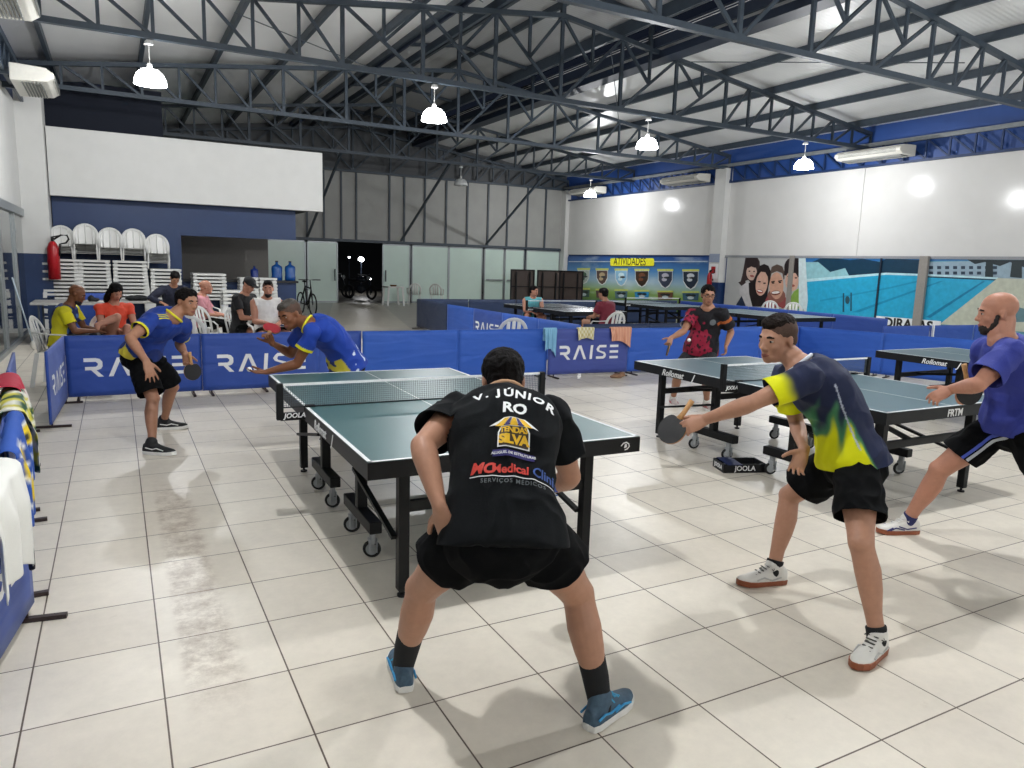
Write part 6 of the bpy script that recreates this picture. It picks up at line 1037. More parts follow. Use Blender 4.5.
def torso_chain(bm, j, ex, w_=1.0, d=1.0, t0=-.1, t1=1.0, caps=('round', 'round'), arch=.03, belly=0.0, n=22, flare=0.0):
    up, rh, rs, f0, f1 = torso_frames(j); Ln = (j['nk']-j['hip']).length
    prof = [(-.32, .160, .100), (-.22, .168, .115), (-.10, .168, .122), (.05, .162, .118), (.25, .148, .108), (.42, .150, .110), (.60, .165, .118), (.75, .176, .120), (.86, .172, .108), (.94, .135, .090), (1.0, .085, .072)]
    P, Rr, Sd = [], [], []
    for t, a, b_ in prof:
        if t < t0-1e-6 or t > t1+1e-6: continue
        rr = rh.lerp(rs, max(0, min(1, t))).normalized(); ff = f0.lerp(f1, max(0, min(1, t))).normalized()
        bl = belly*math.exp(-((t-.2)/.22)**2)
        fl = flare*sm(.4, -.05, t) if False else flare*(1-sm(-.02, .35, t))
        P.append(j['hip']+up*(Ln*t)-ff*(arch*math.sin(math.pi*max(0, min(1, t))))+ff*bl*.6); Rr.append((a*w_+ex+fl, b_*d+ex+bl+fl)); Sd.append(rr)
    chain(bm, P, Rr, side=Sd, cap0=caps[0], cap1=caps[1], n=n)
def person(label, j, skin, F, U=(0, 0, 1), vox=.008, w_=1.0, d=1.0, s=1.0, hair='short', hm=None, beard=None, glasses=False, belly=0.0, shirt=None, sleeve=.55, sleeve_r=.083, shorts=M_blackcl, short_len=.55, short_r=.105,
           shoes=None, toes=None, sock=.0, sockm=None, hands=None, trim=None, shirt_t0=-.12, long_sleeve=False, legs=True, gender='m', collar=None, wr=.006, arch=.03, pitch=(0, 0), lift=(0, 0), name='person', legw=1.0, armw=1.0, headdrop=0.0, pants=False, brow=None, neck_r=.056):
    j = {k: V(v) for k, v in j.items()}
    base = (j['aL']+j['aR'])/2; base = V((base.x, base.y, 0))
    root = thing(name, label, 'person', base); root_off = base
    up, rh, rs, f0, f1 = torso_frames(j)
    bm = B(); torso_chain(bm, j, 0.0, w_, d, -.10, 1.0, arch=arch, belly=belly)
    H = j['hd']; Rm = basis(F, U)
    chain(bm, [j['nk']-up*.05, j['nk']+(H-j['nk'])*.35, H+Rm @ V((0, -.025, -.045))], [neck_r*s*1.15, neck_r*s, neck_r*s*.98], n=16)
    for k in 'LR':
        S_, E_, W_ = j['s'+k], j['e'+k], j['w'+k]; a = armw*s
        chain(bm, [j['nk']-up*.05, j['nk'].lerp(S_, .55)-up*.02, S_], [.058*s, .058*s, .054*a], n=16)
        ell(bm, S_, [.056*a]*3)
        u = lambda t, p_=S_, q=E_: p_.lerp(q, t)
        chain(bm, [S_, u(.25), u(.55), u(.85), E_], [.055*a, .053*a, .048*a, .040*a, .039*a], n=16)
        v_ = lambda t, p_=E_, q=W_: p_.lerp(q, t)
        hn = hands.get(k) if hands else None
        wd = V(hn['T']) if hn else V((0, 0, 1))
        chain(bm, [E_, v_(.15), v_(.35), v_(.7), W_], [(.040*a, .040*a), (.044*a, .042*a), (.043*a, .038*a), (.033*a, .029*a), (.029*s, .022*s)], side=wd, n=16)
        if hn: hand_bm(bm, W_, hn['D'], hn['N'], hn['T'], s*hn.get('s', 1), hn.get('curl', (25, 30, 20)), hn.get('spread', .16), hn.get('thumb', (.55, .75, .15)))
        else: hand_bm(bm, W_, (W_-E_), up, f0, s)
        if legs:
            h, K, A_ = j['h'+k], j['k'+k], j['a'+k]; l = legw*s
            fw_ = (K-h).normalized()
            t = lambda q: h.lerp(K, q); q_ = lambda q: K.lerp(A_, q)
            back = (h+A_)/2-K; back = back.normalized() if back.length > .02 else -f0
            chain(bm, [h, t(.3), t(.6), t(.85), K], [.085*l, .084*l, .072*l, .058*l, .055*l], n=18)
            ell(bm, K-back*.006, [.053*l]*3)
            bk = -f0*.5+back*.5
            chain(bm, [K, q_(.12)+bk*.006, q_(.3)+bk*.014, q_(.5)+bk*.010, q_(.75), A_], [.052*l, .052*l, .056*l, .050*l, .037*l, .034*l], n=18)
            tdir = V((*toes[k], 0)).normalized() if toes else V((f0.x, f0.y, 0)).normalized()
            chain(bm, [A_, A_+tdir*.01-V((0, 0, .04))], [(.034, .034), (.028, .03)], side=V((0, 0, 1)).cross(tdir), n=14)
    fin, HP, HR = head(root, bm, H, F, U, skin, hair, hm, s, vox, beard, glasses, brow=brow)
    body = blob('body', bm, vox, skin, root, it=3 if vox < .007 else 2, fac=.5)
    fin(body)
    out = {'root': root, 'body': body, 'HP': HP, 'j': j, 'up': up, 'f0': f0, 'f1': f1, 'rs': rs, 'rh': rh}
    # shirt
    Ln_ = (j['nk']-j['hip']).length
    if shirt is not None:
        cuts = []
        bm = B(); torso_chain(bm, j, .020, w_, d, -.32 if shirt_t0 < -.15 else -.22, 1.0, caps=('flat', 'flat'), arch=arch, belly=belly, n=26, flare=.022)
        cuts.append((j['hip']+up*(Ln_*(shirt_t0)), -up*.45+V((0, 0, -.55)), .32, lambda c: False, .2))
        def in_torso(c):
            r = c-j['hip']; t = r.dot(up)/Ln_; tt = max(0, min(1, t)); x = r.dot(rh.lerp(rs, tt).normalized()); y = (c-j['hip']).dot(f0.lerp(f1, tt).normalized())+arch*math.sin(math.pi*tt)
            a_, b_ = (.15+.03*tt)*w_+.03, (.11+.01*tt)*d+.04
            return t < .92 and (x/a_)**2+(y/b_)**2 < 1.0
        for k in 'LR':
            S_, E_, W_ = j['s'+k], j['e'+k], j['w'+k]; a = armw*s
            chain(bm, [j['nk']-up*.045, j['nk'].lerp(S_, .55)-up*.018, S_], [.066*s, .068*s, .066*a], n=18)
            ell(bm, S_, [.071*a]*3)
            if long_sleeve: chain(bm, [S_, S_.lerp(E_, .5), E_, E_.lerp(W_, .5), E_.lerp(W_, .94)], [.078*a, .072*a, .06*a, .052*a, .046*a], cap1='flat', n=18)
            elif sleeve > 0:
                sr_ = sleeve_r*.86*a; chain(bm, [S_, S_.lerp(E_, sleeve*.5), S_.lerp(E_, sleeve+.12)], [.064*a, sr_*.92, sr_*1.06], cap1='flat', n=20); cuts.append((S_.lerp(E_, sleeve), (E_-S_), sr_*1.2, in_torso, .1))
            else: cuts.append((S_, (S_-j['nk']).normalized()*.9+up*.1, .09, lambda c: False, .14))
        sh = blob('shirt', bm, max(min(vox, .009), .0065), shirt[0] if isinstance(shirt, tuple) else shirt, root, it=max(7, int(.085/max(min(vox, .009), .0065))), wr=wr, wscale=9, seed=len(label), stretch=(1, 1, .8), cuts=cuts)
        if isinstance(shirt, tuple):
            fn = shirt[1]; Ln = (j['nk']-j['hip']).length
            def dy(co):
                r = co-j['hip']; t = r.dot(up)/Ln; x = r.dot(rh.lerp(rs, max(0, min(1, t))).normalized()); y = r.dot(f0.lerp(f1, max(0, min(1, t))).normalized())
                best = None
                for k in 'LR':
                    S_, E_ = j['s'+k], j['e'+k]; ax_ = E_-S_; q = (co-S_).dot(ax_)/ax_.length_squared; dd = ((co-S_)-ax_*q).length
                    if q > .08 and dd < .12 and (best is None or dd < best[2]): best = (k, q/max(sleeve, .01), dd)
                sd = None
                if best and ((best[1] > .25 and abs(x) > .14) or abs(x) > .19): sd = best
                return lin(fn(t, x, y, sd, co)) if isinstance(fn(t, x, y, sd, co), str) else fn(t, x, y, sd, co)
            dye_attr(sh, dy)
        if collar:
            bm = B(); c = j['nk']+up*.0; pts = []
            nd = (H-j['nk']).normalized()
            rr = nd.orthogonal().normalized(); r2_ = nd.cross(rr)
            for k in range(24): a = 2*math.pi*k/24; pts.append(j['nk']+nd*.016+rr*math.cos(a)*(neck_r+.020)+r2_*math.sin(a)*(neck_r+.020))
            tube(bm, pts, .010, 8, closed=True); obj('collar', bm, collar, sh, smooth=True)
        out['shirt'] = sh
        out['bvh'] = BVHTree.FromPolygons([v.co.copy() for v in sh.data.vertices], [list(p_.vertices) for p_ in sh.data.polygons])
    if shorts is not None:
        cuts = []
        bm = B(); torso_chain(bm, j, .017, w_, d, -.14, .05, caps=('round', 'flat'), arch=arch, n=24)
        for k in 'LR':
            h, K, A_ = j['h'+k], j['k'+k], j['a'+k]
            if pants: chain(bm, [h, h.lerp(K, .5), K, K.lerp(A_, .5), K.lerp(A_, .9)], [.105, .095, .08, .07, .06], cap1='flat', n=20)
            else: chain(bm, [h, h.lerp(K, short_len*.5), h.lerp(K, short_len), h.lerp(K, short_len+.1)], [.094, .096*.4+short_r*.6, short_r, short_r*1.03], cap0='round', cap1='flat', n=22); cuts.append((h.lerp(K, short_len), (K-h).normalized()+V((0, 0, -.25)), short_r*1.3, (lambda c, k=k: ((c-j['h'+('R' if k == 'L' else 'L')]).length < (c-j['h'+k]).length*.8)), .12))
        out['shorts'] = blob('trousers' if pants else 'shorts', bm, max(vox, .0065), shorts, root, it=9, wr=wr, wscale=10, seed=7, cuts=cuts)
    if legs and shoes:
        for i, k in enumerate('LR'):
            shoe(root, 'shoe', j['a'+k], toes[k], shoes, pitch[i], lift=lift[i])
            if sock:
                K, A_ = j['k'+k], j['a'+k]; dv = (K-A_).normalized(); bm = B()
                chain(bm, [A_-V((0, 0, .02)), A_+dv*sock*.5, A_+dv*sock], [.042, .042+.012*min(1, sock/.25), .043+.012*min(1, sock/.2)], cap1='flat', n=18); blob('sock', bm, .006, sockm or M_sockk, root, it=2)
    # parts are built in world coordinates; hang them on the empty at the person's base
    for o in list(root.children): o.matrix_parent_inverse = Matrix.Translation(-base)
    return out
def decal(pr, name, me, o, x, y, m, parent, off=.003, size=None, reach=.35):
    """print a flat mesh on the shirt: project every point along the print direction"""
    x = V(x).normalized(); y = V(y); y = (y-x*y.dot(x)).normalized(); n = x.cross(y); bv = pr['bvh']
    bm = bmesh.new(); bm.from_mesh(me)
    bmesh.ops.triangulate(bm, faces=bm.faces)
    for _ in range(5):
        ed = [e for e in bm.edges if e.calc_length() > .009]
        if ed: bmesh.ops.subdivide_edges(bm, edges=ed, cuts=1); bmesh.ops.triangulate(bm, faces=[f for f in bm.faces if len(f.verts) > 3])
    for v in bm.verts:
        p_ = V(o)+x*v.co.x+y*v.co.y; h = bv.ray_cast(p_+n*reach, -n)
        v.co = (h[0] if h[0] is not None else p_) + n*off
    me2 = bpy.data.meshes.new(name); bm.to_mesh(me2); bm.free(); return link(name, me2, m, parent)
def flat(polys):
    bm = B()
    for q in polys: poly(bm, [(a, b_, 0) for a, b_ in q])
    me = bpy.data.meshes.new('f'); bm.to_mesh(me); bm.free(); return me
def racket(label, c, blade_dir, normal, front, back, handle_len=.1, pen=False, wood='#b98b57'):
    """c = blade centre"""
    y = V(blade_dir).normalized(); z = V(normal); z = (z-y*z.dot(y)).normalized(); x = y.cross(z)
    m = Matrix((x, y, z)).transposed().to_4x4(); m.translation = V(c)
    t = thing('table_tennis_bat', label, 'bat', (0, 0, 0), 0, 'table tennis bats'); t.matrix_world = m
    def disc(z0, z1, r): 
        bm = B(); n = 36; a = [bm.verts.new((r*.96*math.cos(2*math.pi*k/n), r*1.02*math.sin(2*math.pi*k/n) if math.sin(2*math.pi*k/n) > -.8 else -r*.84, z0)) for k in range(n)]
        b_ = [bm.verts.new((v.co.x, v.co.y, z1)) for v in a]
        for i in range(n): bm.faces.new((a[i], a[(i+1) % n], b_[(i+1) % n], b_[i]))
        bm.faces.new(list(reversed(a))); bm.faces.new(b_); return bm
    wm = mat('bat wood '+wood, wood, .5, var=.15, scale=60)
    obj('blade', disc(-.003, .003, .078), wm, t); obj('rubber_sheet', disc(.003, .0075, .077), front, t); obj('rubber_sheet', disc(-.0075, -.003, .077), back, t)
    bm = B(); chain(bm, [(0, -.06, 0), (0, -.085, 0), (0, -.075-handle_len*.5, 0), (0, -.075-handle_len, 0)], [(.02, .010), (.0135, .0115), (.0125, .011), (.016, .012)], side=(1, 0, 0), cap0='flat', cap1='flat', n=14); obj('handle', bm, wm, t, smooth=True)
    return t
M_rk = mat('black bat rubber', '#141416', .6, bump=.2, scale=400); M_rr = mat('red bat rubber', '#a3182a', .45)
M_ball = mat('white ball plastic', '#f2f2ee', .4, var=0)
def ball(c, label):
    bm = B(); ell(bm, (0, 0, 0), (.02, .02, .02), n=24); o = obj('table_tennis_ball', bm, M_ball, None, smooth=True); o.location = c; return tag(o, label, 'ball', 'table tennis balls')
SK1 = skin_mat('light olive', '#ad8068'); SK2 = skin_mat('tan', '#a0735a'); SK3 = skin_mat('brown', '#75492f'); SK4 = skin_mat('pinkish', '#b58069'); SK5 = skin_mat('warm tan', '#a97658')
M_print = attr_mat('sports jersey cloth', .75, .2, 300)
POSE = {'VJ': {'hip': [1.117, 2.096, 0.782], 'hL': [1.04, 2.146, 0.774], 'hR': [1.195, 2.048, 0.785], 'kL': [0.952, 2.413, 0.461], 'kR': [1.457, 2.123, 0.466], 'aL': [0.934, 2.563, 0.09], 'aR': [1.501, 2.007, 0.088], 'nk': [1.269, 2.393, 1.153], 'hd': [1.335, 2.539, 1.211], 'sL': [1.12, 2.509, 1.103], 'sR': [1.444, 2.327, 1.105], 'eL': [0.914, 2.326, 1.035], 'eR': [1.555, 2.36, 0.844], 'wL': [0.905, 2.142, 0.867], 'wR': [1.625, 2.573, 0.734]}, 'Y': {'hip': [3.135, 2.277, 0.782], 'hL': [3.085, 2.202, 0.782], 'hR': [3.189, 2.343, 0.751], 'kL': [2.884, 1.992, 0.481], 'kR': [3.182, 2.655, 0.469], 'aL': [2.9, 1.876, 0.093], 'aR': [3.068, 2.616, 0.089], 'nk': [2.972, 2.487, 1.212], 'hd': [2.902, 2.584, 1.339], 'sL': [2.852, 2.338, 1.185], 'sR': [3.054, 2.646, 1.137], 'eL': [2.625, 2.453, 1.057], 'eR': [3.161, 2.631, 0.873], 'wL': [2.539, 2.659, 0.944], 'wR': [3.011, 2.448, 0.793]}, 'B': {'hip': [4.711, 2.345, 0.841], 'hL': [4.646, 2.277, 0.831], 'hR': [4.726, 2.428, 0.792], 'kL': [4.712, 2.056, 0.468], 'kR': [4.545, 2.659, 0.47], 'aL': [4.751, 1.867, 0.099], 'aR': [4.519, 2.805, 0.095], 'nk': [4.556, 2.396, 1.314], 'hd': [4.544, 2.442, 1.48], 'sL': [4.412, 2.273, 1.267], 'sR': [4.658, 2.547, 1.243], 'eL': [4.191, 2.301, 1.089], 'eR': [4.811, 2.599, 1.009], 'wL': [4.312, 2.511, 1.025], 'wR': [4.562, 2.595, 0.992]}, 'P1': {'hip': [0.175, 7.215, 0.804], 'hL': [0.215, 7.297, 0.782], 'hR': [0.13, 7.14, 0.772], 'kL': [0.418, 7.44, 0.441], 'kR': [0.228, 6.884, 0.441], 'aL': [0.339, 7.623, 0.093], 'aR': [0.197, 6.694, 0.076], 'nk': [0.415, 6.923, 1.135], 'hd': [0.532, 6.929, 1.263], 'sL': [0.51, 7.068, 1.044], 'sR': [0.242, 6.826, 1.113], 'eL': [0.478, 7.286, 0.863], 'eR': [0.073, 6.634, 0.99], 'wL': [0.507, 7.047, 0.797], 'wR': [0.18, 6.49, 0.817]}, 'P2': {'hip': [1.729, 6.267, 0.784], 'hL': [1.703, 6.181, 0.788], 'hR': [1.746, 6.355, 0.791], 'kL': [1.677, 6.415, 0.441], 'kR': [1.839, 6.508, 0.413], 'aL': [1.767, 6.592, 0.093], 'aR': [1.985, 6.677, 0.084], 'nk': [1.39, 6.133, 1.126], 'hd': [1.256, 6.208, 1.201], 'sL': [1.374, 5.947, 1.073], 'sR': [1.37, 6.317, 1.064], 'eL': [1.264, 6.016, 0.818], 'eR': [1.314, 6.487, 0.842], 'wL': [1.032, 6.082, 0.752], 'wR': [1.132, 6.359, 0.956]}, 'G': {'hip': [6.248, 6.707, 0.735], 'hL': [6.288, 6.626, 0.729], 'hR': [6.228, 6.792, 0.71], 'kL': [6.08, 6.42, 0.432], 'kR': [5.936, 6.757, 0.408], 'aL': [6.254, 6.558, 0.097], 'aR': [6.065, 6.954, 0.086], 'nk': [6.19, 6.59, 1.22], 'hd': [6.158, 6.569, 1.386], 'sL': [6.281, 6.422, 1.175], 'sR': [6.044, 6.7, 1.148], 'eL': [6.457, 6.453, 0.953], 'eR': [5.852, 6.598, 0.963], 'wL': [6.287, 6.346, 0.803], 'wR': [5.619, 6.547, 0.89]}}
# ---- player in black seen from behind
j = POSE['VJ']
fwdVJ = V((.18, .98, -.12))
sk_vj = {'upper': mat('blue grey shoe mesh', '#3c5568', .6, var=.2, scale=60), 'sole': M_solew, 'lace': mat('cyan lace', '#3fa3cc', .5), 'stripe': mat('bright cyan trim', '#2f93c9', .5), 'lines': [[(.01, .055), (.05, .062), (.09, .05), (.14, .06)], [(.12, .04), (.17, .05), (.22, .035)]]}
P1_ = person('player in black shirt and shorts seen from behind, crouching at the green table', j, SK1, F=(.32, .90, -.38), U=(.1, .4, 1), vox=.0055, w_=1.06, d=1.05, s=1.03, shirt=mat('black jersey', '#0c0f12', .85, var=.08, bump=.12, scale=200, spec=.15), sleeve=.60, sleeve_r=.088,
    shorts=M_blackcl, short_len=.50, short_r=.122, shoes=sk_vj, toes={'L': (.2, .98), 'R': (.93, .36)}, sock=.17, hands={'L': dict(D=(.25, -.15, -.95), N=(.75, .45, -.2), T=(.2, .9, .1), curl=(14, 16, 12)), 'R': dict(D=(-.4, .7, -.1), N=(-.7, -.5, .1), T=(0, .1, 1), curl=(60, 60, 40))},
    collar=mat('tan collar tape', '#b08a68', .8), wr=.008, armw=1.08, legw=1.12, arch=.055, pitch=(0, 0), neck_r=.064, hm=M_hair)
b = P1_['bvh'] and P1_; up = P1_['up']; rs = P1_['rs']; nb = -P1_['f1']
M_wt = mat('white jersey print', '#eef0f0', .6, var=0); M_ye = mat('yellow jersey print', '#e6b81f', .6, var=0); M_pu = mat('purple jersey print', '#2f2a72', .6, var=0); M_re = mat('red jersey print', '#c8382c', .6, var=0); M_bl = mat('blue jersey print', '#3556a0', .6, var=0); M_gy = mat('grey jersey print', '#5d6468', .6, var=0)
xr = rs.copy(); yu = up.copy(); Ln = (P1_['j']['nk']-P1_['j']['hip']).length
def at(t, x=0): return P1_['j']['hip']+up*(Ln*t)+xr*x
sh = P1_['shirt']
# arched name
name_s = 'V. JÚNIOR'; wdt = {'V': .040, '.': .018, ' ': .018, 'J': .031, 'Ú': .041, 'N': .043, 'I': .020, 'O': .045, 'R': .038}
tot = sum(wdt[c] for c in name_s); cur = -tot/2
for c in name_s:
    w0 = wdt[c]
    if c != ' ':
        x = cur+w0/2; a = -x*1.9; cx = x; cyy = -x*x*1.3
        xd = xr*math.cos(a)+yu*math.sin(a); yd = -xr*math.sin(a)+yu*math.cos(a)
        me = text_mesh(c, .052, .0018); decal(P1_, 'lettering', me, at(.875, cx+.035)+yu*(cyy-cx*.10), xd, yd, M_wt, sh)
    cur += w0
decal(P1_, 'lettering', text_mesh('RO', .060, .0022), at(.735, .037), xr, yu, M_wt, sh)
# tent logo
flats = lambda q: flat([[(x*.8, y*.8) for x, y in p_] for p_ in q])
lg = at(.505, .035)
decal(P1_, 'logo_roof', flats([[(-.105, 0), (-.045, .045), (.045, .045), (.105, 0), (.06, .012), (-.06, .012)]]), lg+yu*0.0360, xr, yu, M_wt, sh, off=.003)
decal(P1_, 'logo_roof', flats([[(-.08, .0), (-.04, .038), (-.02, .038), (-.045, .0)], [(-.018, 0), (-.006, .038), (.006, .038), (.018, 0)], [(.08, .0), (.04, .038), (.02, .038), (.045, .0)]]), lg+yu*0.0376, xr, yu, M_ye, sh, off=.0058)
decal(P1_, 'logo_roof', flats([[(-.043, .0), (-.018, .038), (-.008, .038), (-.022, .0)], [(.043, .0), (.018, .038), (.008, .038), (.022, .0)]]), lg+yu*0.0376, xr, yu, M_pu, sh, off=.0058)
decal(P1_, 'logo_block', flats([[(-.068, -.05), (-.068, .02), (-.055, .05), (.055, .05), (.068, .02), (.068, -.05)]]), lg, xr, yu, M_wt, sh, off=.003)
decal(P1_, 'logo_block', flats([[(-.062, -.045), (-.062, .018), (-.05, .045), (.05, .045), (.062, .018), (.062, -.045)]]), lg, xr, yu, mat('dark brown print', '#3a2a18', .6), sh, off=.0042)
decal(P1_, 'lettering', text_mesh('TENDAS', 0.0272, 0.0010, space=.9), lg+yu*0.0216, xr, yu, M_ye, sh, off=.0058)
decal(P1_, 'lettering', text_mesh('SILVA', 0.0448, 0.0024, space=.9), lg-yu*0.0128, xr, yu, M_ye, sh, off=.0058)
decal(P1_, 'logo_band', flats([[(-.088, -.014), (-.088, .014), (.088, .010), (.088, -.018)]]), lg-yu*0.0600, xr, yu, M_pu, sh, off=.003)
decal(P1_, 'lettering', text_mesh('ALUGUEL DE ESTRUTURAS', 0.0124, 0.0003), lg-yu*0.0616, xr, yu, M_wt, sh, off=.0058)
l2 = at(.275, .03)
decal(P1_, 'lettering', text_mesh('MC', .052, .002, shear=.25), l2-xr*.1, xr, yu, M_re, sh); decal(P1_, 'lettering', text_mesh('Medical', .040, .0012), l2-xr*.005, xr, yu, M_re, sh); decal(P1_, 'lettering', text_mesh('Clinic', .040, .001), l2+xr*.115, xr, yu, M_bl, sh)
decal(P1_, 'logo_rule', flat([[(-.14, -.0015), (.16, -.0015), (.16, .0015), (-.14, .0015)]]), l2-yu*.026, xr, yu, M_wt, sh)
decal(P1_, 'lettering', text_mesh('SERVIÇOS MÉDICOS', .02, .0003, space=1.25), l2+xr*.005-yu*.042, xr, yu, M_gy, sh)
racket('bat held in front of the player in black, hidden behind his body', V(j['wR'])+V((-.06, .17, .02)), (-.45, .8, .1), (.2, .1, 1), M_rr, M_rk)
# ---- player in navy and yellow
j = POSE['Y']
navy, yel = lin('#1c2442'), lin('#d6d800')
def dyY(t, x, y, sd, co):
    if sd:
        k = sm(.45, .78, sd[1]+.08*noise.noise(co*14)); return mixc(navy, yel, k)
    st = math.sin((t*22+y*60)+3*noise.noise(co*7))
    k = 1-sm(.02, .74, t+.13*st-max(0, y)*.4)
    k *= sm(-.055, -.02, y+.012*noise.noise(co*9))
    if abs(y+.035-(.5-t)*.06) < .0035 and .1 < t < .75: return lin('#a9b0c0')
    g = mixc(navy, lin('#3f7a52'), sm(.1, .5, k))
    return mixc(g, yel, sm(.5, .88, k))
shoeY = {'upper': M_shoew, 'sole': M_gum, 'lace': mat('black and white lace', '#4a4844', .6), 'stripe': mat('silver trim', '#b5b5b2', .4)}
hY = dict(D=(-.80, .45, -.42), N=(-.1, .75, -.6), T=(-.3, -.1, .9), curl=(28, 34, 26), spread=.1, thumb=(.8, .45, .3))
P2_ = person('player in navy and yellow shirt stretching his bat arm over the second table', j, SK1, F=(-.96, .0, -.10), U=(-.2, 0, 1), vox=.0055, w_=1.0, s=1.0, hair='fade', hm=M_hairb, shirt=(M_print, dyY), sleeve=.66, sleeve_r=.088, shorts=M_blackcl, short_len=.68, short_r=.115,
    shoes=shoeY, toes={'L': (-.93, -.2), 'R': (-1, .32)}, sock=.045, hands={'L': hY, 'R': dict(D=(-.55, -.1, -.8), N=(-.4, -.7, .3), T=(-.6, -.3, .3), curl=(18, 22, 16))}, wr=.008, armw=1.0, legw=1.02, arch=.05, shirt_t0=-.05, collar=mat('white collar edge', '#c9ced6', .7))
sY = P2_['shorts']
W_ = V(j['wL']); 
racket('black bat with wooden handle in the outstretched hand of the navy and yellow player', V((2.429, 2.775, .877)), (-.542, .141, -.827), (-.81, -.337, .476), M_rk, M_rr, pen=True)
# ---- bald player in blue
j = POSE['B']
blu = lin('#27348a')
P3_ = person('bald bearded player in blue shirt at the right edge, lunging to the left', j, SK4, F=(-.64, .76, -.14), U=(-.1, 0, 1), vox=.0065, w_=1.08, d=1.1, s=1.03, hair='none', beard=mat('dark beard', '#1f1714', .8, var=.2), shirt=mat('violet blue jersey', '#26338c', .75, bump=.15, scale=150), sleeve=.72, sleeve_r=.092,
    shorts=M_blackcl, short_len=.66, short_r=.118, shoes={'upper': M_shoew, 'sole': M_gum, 'lace': M_solew, 'stripe': mat('navy trim', '#2b2f6b', .5), 'lines': [[(.04, .05), (.1, .04), (.16, .06)], [(.12, .035), (.18, .05), (.22, .03)], [(.2, .05), (.24, .03)]]}, toes={'L': (-.8, -.4), 'R': (-1, .45)}, sock=.04, sockm=mat('navy sock', '#252a5a', .9),
    hands={'L': dict(D=(-.75, .5, -.5), N=(.5, .3, -.6), T=(-.3, .4, .6), curl=(30, 35, 25)), 'R': dict(D=(-.7, -.2, -.5), N=(.2, -.9, .2), T=(-.2, 0, .9), curl=(60, 55, 40))}, wr=.007, armw=1.06, legw=1.1, neck_r=.068)
racket('black bat of the bald player, in front of his shorts', V((4.389, 2.455, 1.012)), (.3, -.1, -.9), (-.55, -.8, .1), M_rk, M_rr)
hip = V(j['hR']); kn = V(j['kR']); outn = V((-.3, -.8, .45)).normalized()
P3_['bvh'] = BVHTree.FromPolygons([v.co.copy() for v in P3_['shorts'].data.vertices], [list(p_.vertices) for p_ in P3_['shorts'].data.polygons])
ydir = (hip-kn).normalized(); xdir = ydir.cross(outn).normalized()
for dx, mm in ((-.012, mat('blue short stripe', '#3c4fae', .6)), (.016, mat('grey short stripe', '#aeb3b8', .6))):
    decal(P3_, 'stripe', flat([[(dx-.009, -.13), (dx+.009, -.13), (dx+.009, .13), (dx-.009, .13)]]), hip.lerp(kn, .36), xdir, ydir, mm, P3_['shorts'], off=.003)
P3_['bvh'] = BVHTree.FromPolygons([v.co.copy() for v in P3_['shirt'].data.vertices], [list(p_.vertices) for p_ in P3_['shirt'].data.polygons])
upb = P3_['up']; Lb = (V(j['nk'])-V(j['hip'])).length
nB = -P3_['f1']; xB = upb.cross(nB).normalized()
ring_ = [[((.05+.0*k)*math.cos(a), .05*math.sin(a)), (.05*math.cos(a2), .05*math.sin(a2)), (.036*math.cos(a2), .036*math.sin(a2)), (.036*math.cos(a), .036*math.sin(a))] for k in (0,) for a, a2 in [(2*math.pi*i/16, 2*math.pi*(i+1)/16) for i in range(16)]]
decal(P3_, 'emblem', flat(ring_), V(j['hip'])+upb*Lb*.72+xB*.02, xB, upb, M_wt, P3_['shirt'])
decal(P3_, 'emblem', flat([[(-.02, -.02), (.02, -.02), (.0, .025)]]), V(j['hip'])+upb*Lb*.72+xB*.02, xB, upb, M_wt, P3_['shirt'])
# ---- left standing player, blue with yellow trim
def dyP(side_y):
    def f(t, x, y, sd, co):
        if sd:
            if sd[1] > .86: return lin('#e3d92a')
            if side_y and .05 < sd[1] < .7:
                q = math.sin(math.atan2(co.z, co.x)*0+ (co.y*1.0)*0 + (sd[1]*0)+ (co-V(POSE['P1']['s'+sd[0]])).cross(V(POSE['P1']['e'+sd[0]])-V(POSE['P1']['s'+sd[0]])).z*0)
        c = lin('#1c3a8c') if t > .25+.1*math.sin(x*20) else lin('#1b2f6e')
        if t < .12 and abs(x) > .125: c = lin('#c9b93a')
        return c
    return f
j = POSE['P1']
shoeP = {'upper': M_shoek, 'sole': M_solew, 'stripe': M_solew, 'lines': [[(.04, .062), (.1, .05), (.14, .062), (.2, .045)]]}
M_yc = mat('yellow trim', '#e3d92a', .7)
P4_ = person('standing player in blue shirt with yellow trim, crouched at the left with bat', j, SK2, F=(.58, -.80, -.12), U=(.15, -.1, 1), vox=.0075, w_=.98, s=1.0, hm=M_hair, shirt=(M_print, dyP(True)), sleeve=.55, sleeve_r=.084, shorts=M_blackcl, short_len=.88, short_r=.106,
    shoes=shoeP, toes={'L': (.98, -.1), 'R': (.8, -.55)}, sock=.03, hands={'L': dict(D=(.2, -.2, -.9), N=(-.3, -.9, 0), T=(.8, -.4, 0), curl=(60, 55, 40)), 'R': dict(D=(.25, -.35, -.9), N=(-.4, .85, -.2), T=(.8, .3, 0), curl=(8, 10, 8), spread=.3, s=1.08)}, collar=M_yc, wr=.008, arch=.05, legw=.98, shirt_t0=-.04)
racket('black bat held by the left standing player below his chest', V(j['wL'])+V((.05, -.06, -.15)), (.1, -.05, -1), (.25, -.95, 0), M_rk, M_rr)
S_, E_ = V(j['sR']), V(j['eR'])
for i in range(3):
    xx = (V(j['nk'])-S_).normalized(); nn = V((-.3, -.85, .45)).normalized(); yy = (E_-S_).normalized()
    o_ = S_+xx*.085+P4_['f1']*(-.01+.02*i)
    decal(P4_, 'stripe', flat([[(-.05, -.004), (.06, -.004), (.06, .004), (-.05, .004)]]), o_, xx, nn.cross(xx), M_yc if i < 3 else M_wt, P4_['shirt'], off=.003)
